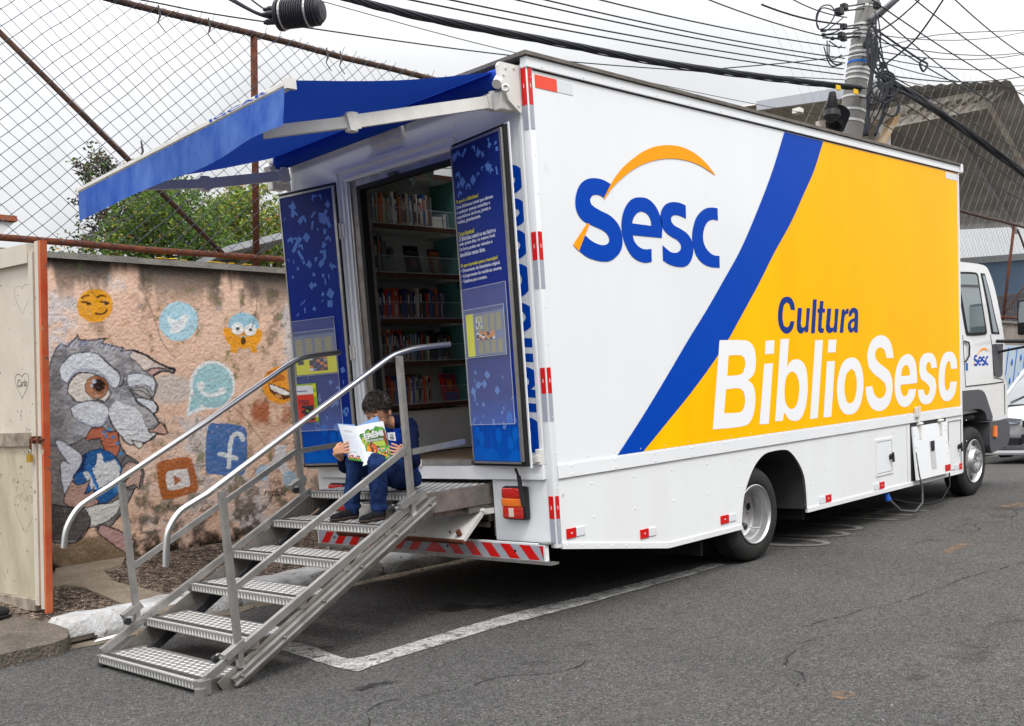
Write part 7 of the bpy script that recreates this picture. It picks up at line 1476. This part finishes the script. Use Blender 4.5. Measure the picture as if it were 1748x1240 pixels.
# ---------------------------------------------------------------- utility pole
PY = 3.25; pb_ = U(1452, 220, 1, PY); ud = (U(1463, 0, 1, PY) - pb_); ud /= np.linalg.norm(ud); ud[1] = -.10; base = pb_ - ud * (pb_[2] - .15) / ud[2]
pole = thing('utility_pole', 'round grey concrete utility pole crowded with cables behind the lorry', 'utility pole', tuple(base))
hgt = 9.5; mb = MB(); mb.tube([base + ud * h for h in np.linspace(0, hgt, 12)], [.24 - .0115 * h for h in np.linspace(0, hgt, 12)], 28); build('shaft', mb, POLEC, pole, smooth=True, auto=60)
PS = lambda py_: base + ud * ((U(1452 + (220 - py_) * .05, py_, 1, PY)[2] - base[2]) / ud[2]); pr = lambda p: .24 - .0115 * np.linalg.norm(p - base)
WB = mat('band_white', (.6, .6, .6), .5); 
for py_ in (210, 192, 170, 140, 131, 124, 113, 104, 97, 88, 73, 67, 60, 52, 22):
    p = PS(py_); r = pr(p); mb = MB(); mb.lathe(p, ud, [(-.016, r + .001), (-.016, r + .008), (.016, r + .008), (.016, r + .001)], 24); build('band', mb, BB if py_ == 113 else WB, pole)
p = PS(150); r = pr(p)
q = PS(38); tip = D(1560, -28, 14.6); mb = MB(); mb.tube([q + [.1, 0, 0], D(1500, 25, 15.2), tip], [.055, .05, .045], 12); build('lamp_arm', mb, mat('arm_grey', (.30, .31, .33), .5, metal=.3, var=.4), pole, smooth=True)
mb = MB(); 
for (x_, y_, s__) in ((1433, 20, .1), (1441, 12, .09), (1440, 46, .08), (1436, 60, .08), (1440, 66, .08), (1404, 52, .05), (1406, 60, .05), (1497, 10, .09), (1488, 38, .08), (1492, 100, .10), (1480, 78, .08), (1508, 112, .09), (1430, 178, .0), (1421, 66, .05), (1496, 75, .05), (1498, 152, .10), (1520, 168, .08)):
    s__ *= .62
    if s__: p = D(x_, y_, 14.9 + random.uniform(-.2, .3)); mb.box(p[0] - s__, p[0] + s__, p[1] - s__ * .7, p[1] + s__ * .7, p[2] - s__ * .7, p[2] + s__ * .7, c=.01); mb.cyl(p, PS(y_), .012, 6)
build('insulator', mb, BPLAST, pole)
mb = MB(); p = D(1495, 150, 14.7); mb.box(p[0] - .1, p[0] + .12, p[1] - .08, p[1] + .08, p[2] - .10, p[2] + .10, c=.02); build('splice_box', mb, mat('splice_white', (.6, .62, .6), .4), pole)
mb = MB(); 
for (x_, y_) in ((1431, 150), (1461, 157)): p = D(x_, y_, 14.4); mb.box(p[0] - .05, p[0] + .05, p[1] - .01, p[1] + .01, p[2] - .03, p[2] + .03)
build('tag', mb, mat('tag_yellow', (.75, .45, .02), .5), pole)
mb = MB(); a = D(1421, 160, 14.6); b = D(1420, 196, 14.6); n = 12
for k in range(n): t = k / (n - 1); p = a + (b - a) * t; mb.lathe(p, b - a, [(-.018, .04 + .05 * t), (0, .05 + .06 * t), (.018, .04 + .05 * t)], 14)
mb.lathe(b, b - a, [(-.05, .11), (.03, .12), (.06, .09), (.10, .04), (.1, .001)], 16); build('cable_splice', mb, BPLAST, pole)
mb = MB(); a = D(1426, 214, 14.7); 
for k in range(6): mb.lathe(a + np.array([.03 * k, 0, .035 * k]), (1, 0, 1), [(-.02, .09), (0, .14), (.02, .09)], 14)
build('cable_splice', mb, BPLAST, pole)

# ---------------------------------------------------------------- overhead cables, each its own object
def cable(L, dep=None, r=.009, y=None, label='', group=None, sag=0, n=10, ply=1, name='overhead_cable'):
    P = [U(a, b, 1, y) if y is not None and not isinstance(y, (list, tuple)) else D(a, b, dep[i] if isinstance(dep, (list, tuple)) else dep) for i, (a, b) in enumerate(L)]
    P = catm(P, n) if len(P) > 2 else [P[0] + (P[1] - P[0]) * t for t in np.linspace(0, 1, n)]
    for i, p in enumerate(P): t = i / (len(P) - 1); p[2] -= sag * 4 * t * (1 - t)
    mb = MB()
    if ply == 1: mb.tube(P, r, 6)
    else:
        for k in range(ply):
            ph = 2 * math.pi * k / ply; mb.tube([p + np.array([0, math.cos(ph + i * .35), math.sin(ph + i * .35)]) * r * 1.5 for i, p in enumerate(P)], r, 5)
    o = build(name, mb, CABLE, smooth=True); o['label'] = label; o['category'] = 'cable'
    if group: o['group'] = group
    return o
cable([(572, -8), (720, 28), (950, 72), (1140, 108), (1330, 134), (1470, 150)], y=PY - .25, r=.013, ply=6, label='thick twisted bundle of cables running from the top edge to the pole', n=16)
cable([(572, -6), (720, 33), (950, 77), (1140, 113), (1330, 139), (1470, 154)], y=PY - .2, r=.008, ply=3, label='thinner twisted pair of cables just under the thick bundle', n=16)
SKY = [((650, -10), (1440, 128), 'second'), ((720, -10), (1440, 118), 'third'), ((838, -10), (1442, 108), 'fourth'), ((905, -6), (1442, 100), 'fifth'), ((1000, -6), (1443, 82), 'sixth'), ((1195, -6), (1444, 70), 'seventh'), ((1300, 8), (1445, 42), 'eighth'), ((1340, -8), (1446, 30), 'ninth')]
for (a, b, w_) in SKY:
    cable([a, b], y=PY - .1, r=.008 if w_ != 'eighth' else .012, sag=.05, label='dark overhead cable above the lorry roof, the %s wire up from the thick bundle' % w_)
cable([(-10, -45), (240, 0), (470, 40), (1000, 108), (1500, 140)], y=PY + .1, r=.006, label='thin wire crossing behind the black splice case above the fence', sag=0)
cable([(540, 0), (900, 95), (1310, 182), (1470, 205)], y=PY + .2, r=.004, label='faint thin wire dipping towards the lorry roof corner')
cable([(1200, 120), (1440, 96), (1600, 60), (1760, 52)], dep=[13, 15, 18, 20], r=.007, label='thin cable rising to the right past the pole')
RT = [((1500, 60), (1760, 52), 15, 20, .006), ((1500, 72), (1760, 88), 15, 20, .007), ((1500, 88), (1760, 90), 15, 20, .007), ((1500, 98), (1760, 112), 15, 20, .007), ((1500, 126), (1760, 128), 15, 20, .009), ((1500, 105), (1760, 146), 15, 20, .007), ((1505, 130), (1760, 152), 15, 20, .006)]
for i, (a, b, d0, d1, r) in enumerate(RT):
    cable([a, b], dep=[d0, d1], r=r, sag=.12, label='level cable running right from the pole, %s from the top' % ORD[i])
DG = [((1620, -10), (1760, 102)), ((1550, -10), (1760, 140)), ((1480, -6), (1760, 170)), ((1500, 25), (1700, 180)), ((1495, 60), (1690, 170))]
for i, (a, b) in enumerate(DG): cable([a, b], dep=[12, 17], r=.008, sag=.05, label='slanting cable falling to the right over the hall roof, %s from the right' % ORD[i])
DN = [((1500, 130), (1600, 190), (1760, 306), .030, 5, 'thickest'), ((1500, 140), (1620, 200), (1760, 300), .012, 3, 'second thickest'), ((1500, 118), (1610, 180), (1760, 270), .010, 1, 'upper'), ((1500, 150), (1600, 215), (1760, 330), .009, 1, 'lower'), ((1495, 205), (1600, 265), (1760, 350), .008, 1, 'pale lowest')]
for (a, b, c, r, ply, w_) in DN: cable([a, b, c], dep=[15, 17, 21], r=r * .8, ply=ply, label='%s cable sloping down right in front of the hall truss' % w_)
cable([(1610, 0), (1560, 70), (1500, 118)], dep=[13, 14, 15], r=.012, label='black cable dropping from the top edge to the right side of the pole')
cable([(1575, -5), (1530, 35), (1490, 60)], dep=[13, 14, 15], r=.010, label='short black cable from the top edge towards the lamp arm')
cable([(1480, 40), (1530, 75), (1570, 102), (1583, 110), (1576, 122), (1570, 108), (1580, 100)], dep=15, r=.014, label='black cable ending in a small coil right of the pole', n=6)
cable([(1398, 50), (1393, 30), (1402, 12), (1418, 10), (1425, 25), (1412, 45), (1398, 50), (1394, 35), (1404, 14), (1432, 22)], dep=14.8, r=.009, label='loose loop of black cable left of the pole top', n=6)
cable([(1412, 70), (1413, 95), (1425, 110), (1437, 108)], dep=14.8, r=.010, label='slack black cable hanging beside the left of the pole', n=8)
rs = random.Random(5)
for i in range(9):
    x_ = 1486 + rs.uniform(-6, 16); cable([(x_, 20 + i * 6), (1484 + rs.uniform(-8, 26), 90 + rs.uniform(-20, 20)), (1488 + rs.uniform(-8, 34), 160 + rs.uniform(-20, 20)), (1480 + rs.uniform(-6, 14), 232)], dep=14.6, r=rs.choice([.01, .014, .02]), label='black service cable tangled down the right side of the pole', group='cables tangled down the pole', n=8)
for i in range(10):
    c0 = (1506 + rs.uniform(-14, 16), 160 + rs.uniform(-26, 26)); q = [(c0[0] + rs.uniform(8, 18) * math.cos(t + i), c0[1] + rs.uniform(8, 20) * math.sin(t + i)) for t in np.linspace(0, 7.5, 8)]; cable(q, dep=14.5, r=rs.choice([.009, .012]), label='coil of black cable knotted right of the pole', group='cable coils knotted by the pole', n=5)
for i in range(6):
    q = [(1440 + rs.uniform(-4, 4), 30 + i * 16), (1425 + rs.uniform(-8, 8), 30 + i * 16 + rs.uniform(0, 12)), (1408 + rs.uniform(-8, 8), 55 + i * 5)]; cable(q, dep=14.8, r=.009, label='short black cable tail left of the pole, %s from the top' % ORD[i], group='cable tails left of the pole', n=6)
# black splice case hanging over the fence
ce0 = D(470, 27, 8.3); ce1 = D(551, 18, 8.2); ax = ce1 - ce0; Lc = np.linalg.norm(ax)
sp = thing('splice_case', 'black ribbed cylindrical cable splice case hanging above the fence', 'splice case', tuple(ce0))
mb = MB(); pf = [(.0, .001), (.0, .085)]
pf = [(0.02, .001), (.02, .100), (.03, .115), (.055, .118), (.06, .098), (.075, .096)]
for k in range(14): h = .085 + k * .020; pf += [(h, .096), (h + .003, .106), (h + .011, .106), (h + .014, .096)]
pf += [(Lc - .06, .092), (Lc - .02, .088), (Lc, .07), (Lc + .004, .001)]
mb.lathe(ce0, ax, pf, 30); build('housing', mb, BPLAST, sp, smooth=True, auto=30)
mb = MB(); u_ = ax / Lc; v1 = np.cross(u_, [0, 0, 1]); v1 /= np.linalg.norm(v1); v2 = np.cross(u_, v1)
for k in range(5):
    a = k * 1.25; o_ = (v1 * math.cos(a) + v2 * math.sin(a)) * .05; mb.cyl(ce0 + o_ + u_ * .02, ce0 + o_ - u_ * (.05 + .02 * (k % 2)), .022, 12); mb.cyl(ce0 + o_ - u_ * .05, ce0 + o_ - u_ * .09, .015, 10)
build('cable_port', mb, BPLAST, sp)
for t in (.19, .72):
    mb = MB(); p = ce0 + ax * t; mb.lathe(p, ax, [(-.008, .107), (-.008, .112), (.008, .112), (.008, .107)], 24); mb.tube([p + [0, 0, .10], p + [0, 0, .2]], .012, 6); build('strap', mb, ALU, sp)
cable([(462, 30), (430, 18), (380, -12)], dep=[8.33, 8.4, 8.6], r=.012, label='black cable with a yellow stripe entering the splice case, the lower of two')
cable([(466, 26), (440, 8), (414, -12)], dep=[8.33, 8.35, 8.4], r=.008, label='thin black cable entering the splice case from the top edge')
cable([(470, 32), (436, 22), (372, -12)], dep=[8.35, 8.42, 8.6], r=.014, label='thick black cable entering the splice case from the upper left')

# ---------------------------------------------------------------- white car parked beyond the cab
car = thing('parked_car', 'white parked car facing the camera beyond the cab of the lorry', 'car', (11.6, .6, 0))
CP = mat('car_white', (.74, .75, .77), .15, coat=.6); X = 12.0; yA, yB = .05, 1.95; ym = (yA + yB) / 2
cs = [(0, .13, .50, .10), (.04, .10, .60, .03), (.22, .10, .655, 0), (.6, .10, .80, 0), (.95, .10, .88, 0), (1.3, .12, .90, 0), (2.2, .12, .92, 0), (4.1, .2, .92, .05)]
mb = MB(); vs_ = []
for (dx, zb_, zt, ins) in cs:
    h = zt - zb_
    for (fy, fz) in ((.06, 0), (0, .12), (-.005, .35), (.0, .62), (.03, .85), (.12, .95), (.30, 1.0), (.70, 1.0), (.88, .95), (.97, .85), (1.0, .62), (1.005, .35), (1, .12), (.94, 0)):
        vs_.append((X + dx + abs(fy - .5) ** 3 * 1.8 * (1 if dx < .3 else 0), yA + ins + (yB - yA - 2 * ins) * fy, zb_ + h * fz))
n = 14; mb.add(vs_, [(i * n + k, i * n + (k + 1) % n, (i + 1) * n + (k + 1) % n, (i + 1) * n + k) for i in range(len(cs) - 1) for k in range(n)] + [tuple(range(n)), tuple((len(cs) - 1) * n + k for k in range(n))[::-1]])
build('body', mb, CP, car, smooth=True, auto=50)
CG = mat('car_glass', (.07, .085, .10), .04, spec=.9, coat=1.)
mb = MB(); gh = [(.58, .79, .06), (.95, 1.03, .12), (1.5, 1.32, .2), (3.2, 1.37, .23), (3.9, .95, .12)]; vs_ = []
for (dx, z_, ins) in gh: vs_ += [(X + dx, yA + ins, z_), (X + dx - .06, ym, z_ + .01), (X + dx, yB - ins, z_)]
fs = []
for i in range(4): fs += [(3 * i, 3 * i + 1, 3 * i + 4, 3 * i + 3), (3 * i + 1, 3 * i + 2, 3 * i + 5, 3 * i + 4)]
fs += [(0, 3, 6, 9, 12), (2, 14, 11, 8, 5)]; mb.add(vs_, fs); build('windscreen', mb, CG, car, smooth=True, auto=40)
mb = MB(); mb.box(X + 1.5, X + 3.25, yA + .21, yB - .21, 1.335, 1.40, c=.03)
for s_ in (yA + .09, yB - .09):
    k = .10 if s_ < ym else -.10
    mb.beam((X + .56, s_, .79), (X + 1.52, s_ + k, 1.35), .04, .035, up=(0, 0, 1)); mb.beam((X + 3.9, s_, .93), (X + 3.2, s_ + k, 1.37), .08, .05)
build('roof', mb, CP, car)
for k in (0, 1):
    mb = MB(); mb.beam((X + .60 + k * .02, ym + .7 - k * .6, .83), (X + .9, ym + .3 - k * .5, 1.03), .015, .012); build('wiper', mb, BPLAST, car)
HL = mat('headlight_glass', (.16, .18, .22), .08, metal=.4, coat=1., bump=.5, bs=60, vor=True)
for s_ in (1, -1):
    yo_ = yB if s_ == 1 else yA; P = [(yo_ - s_ * .01, .575, .26), (yo_ - s_ * .05, .64, .26), (yo_ - s_ * .62, .595, -.005), (yo_ - s_ * .60, .535, -.012), (yo_ - s_ * .2, .50, .05)]
    mb = MB(); mb.hexa([(X + c - .018, a_, b_) for a_, b_, c in P], [(X + c + .05, a_, b_) for a_, b_, c in P]); build('headlight', mb, HL, car)
    y = yo_ - s_ * .36; mb = MB(); mb.lathe((X + .0, y, .26), (-1, 0, 0), [(-.05, .07), (.015, .068), (.02, .045), (-.01, .04), (-.01, .001)], 18); build('fog_lamp', mb, mat('fog_glass', (.6, .6, .58), .1, metal=.5), car)
    mb = MB(); mb.hexa([(X + .01, yo_ - s_ * .10, .20), (X - .005, yo_ - s_ * .60, .20), (X + .1, yo_ - s_ * .60, .2), (X + .12, yo_ - s_ * .10, .2)], [(X + .01, yo_ - s_ * .10, .33), (X - .005, yo_ - s_ * .60, .30), (X + .1, yo_ - s_ * .6, .30), (X + .12, yo_ - s_ * .10, .33)]); build('fog_recess', mb, BPLAST, car)
mb = MB(); mb.box(X - .02, X + .1, yA + .62, yB - .62, .22, .36, c=.01); mb.box(X - .025, X + .05, yA + .64, yB - .64, .47, .57, c=.01); build('grille', mb, BPLAST, car)
mb = MB(); mb.box(X - .07, X + .25, yA + .0, yB - .0, .05, .12, c=.03); build('splitter', mb, mat('car_silver', (.5, .51, .53), .25, metal=.3), car)
for dx in (.8, 3.35):
    for y, s_ in ((yA + .01, 1), (yB - .01, -1)):
        mb = MB(); mb.lathe((X + dx, y, .24), (0, -s_, 0), [(-.2, .23), (-.18, .29), (-.03, .30), (0, .25), (0, .19), (-.03, .17), (-.03, .001)], 28); build('wheel', mb, [TYRE], car, smooth=True, auto=40)
car.location.z -= .06

# ---------------------------------------------------------------- unseen houses added behind the camera to block the low sky; glass reflects them
fr = thing('sky_blocking_houses', 'unseen row of low rendered houses added across the street to block low sky light', 'houses', (0, -11, 0))
mb = MB(); mb.box(-20, 26, -16, -11, -.2, 4.6); build('wall', mb, mat('render_ochre', (.30, .24, .18), .9, var=.5, vs_=.5, dark=(.18, .16, .15)), fr)
mb = MB(); mb.hexa([(-20.4, -10.5, 4.605), (26.4, -10.5, 4.605), (26.4, -16.5, 4.605), (-20.4, -16.5, 4.605)], [(-20.4, -10.5, 4.75), (26.4, -10.5, 4.75), (26.4, -14, 6.2), (-20.4, -14, 6.2)]); build('roof', mb, TM, fr)
for i in range(11):
    a = -18.5 + i * 4; q = build('window', MB().box(a, a + 1.3, -11.0, -10.97, 1.3, 2.6), mat('house_white', (.6, .6, .6), .7), fr); build('pane', MB().box(a + .08, a + 1.22, -10.969, -10.965, 1.38, 2.52), CG, q); build('door', MB().box(a + 2, a + 2.95, -11.0, -10.96, 0.02, 2.2), mat('door_green', (.04, .10, .07), .5), fr)
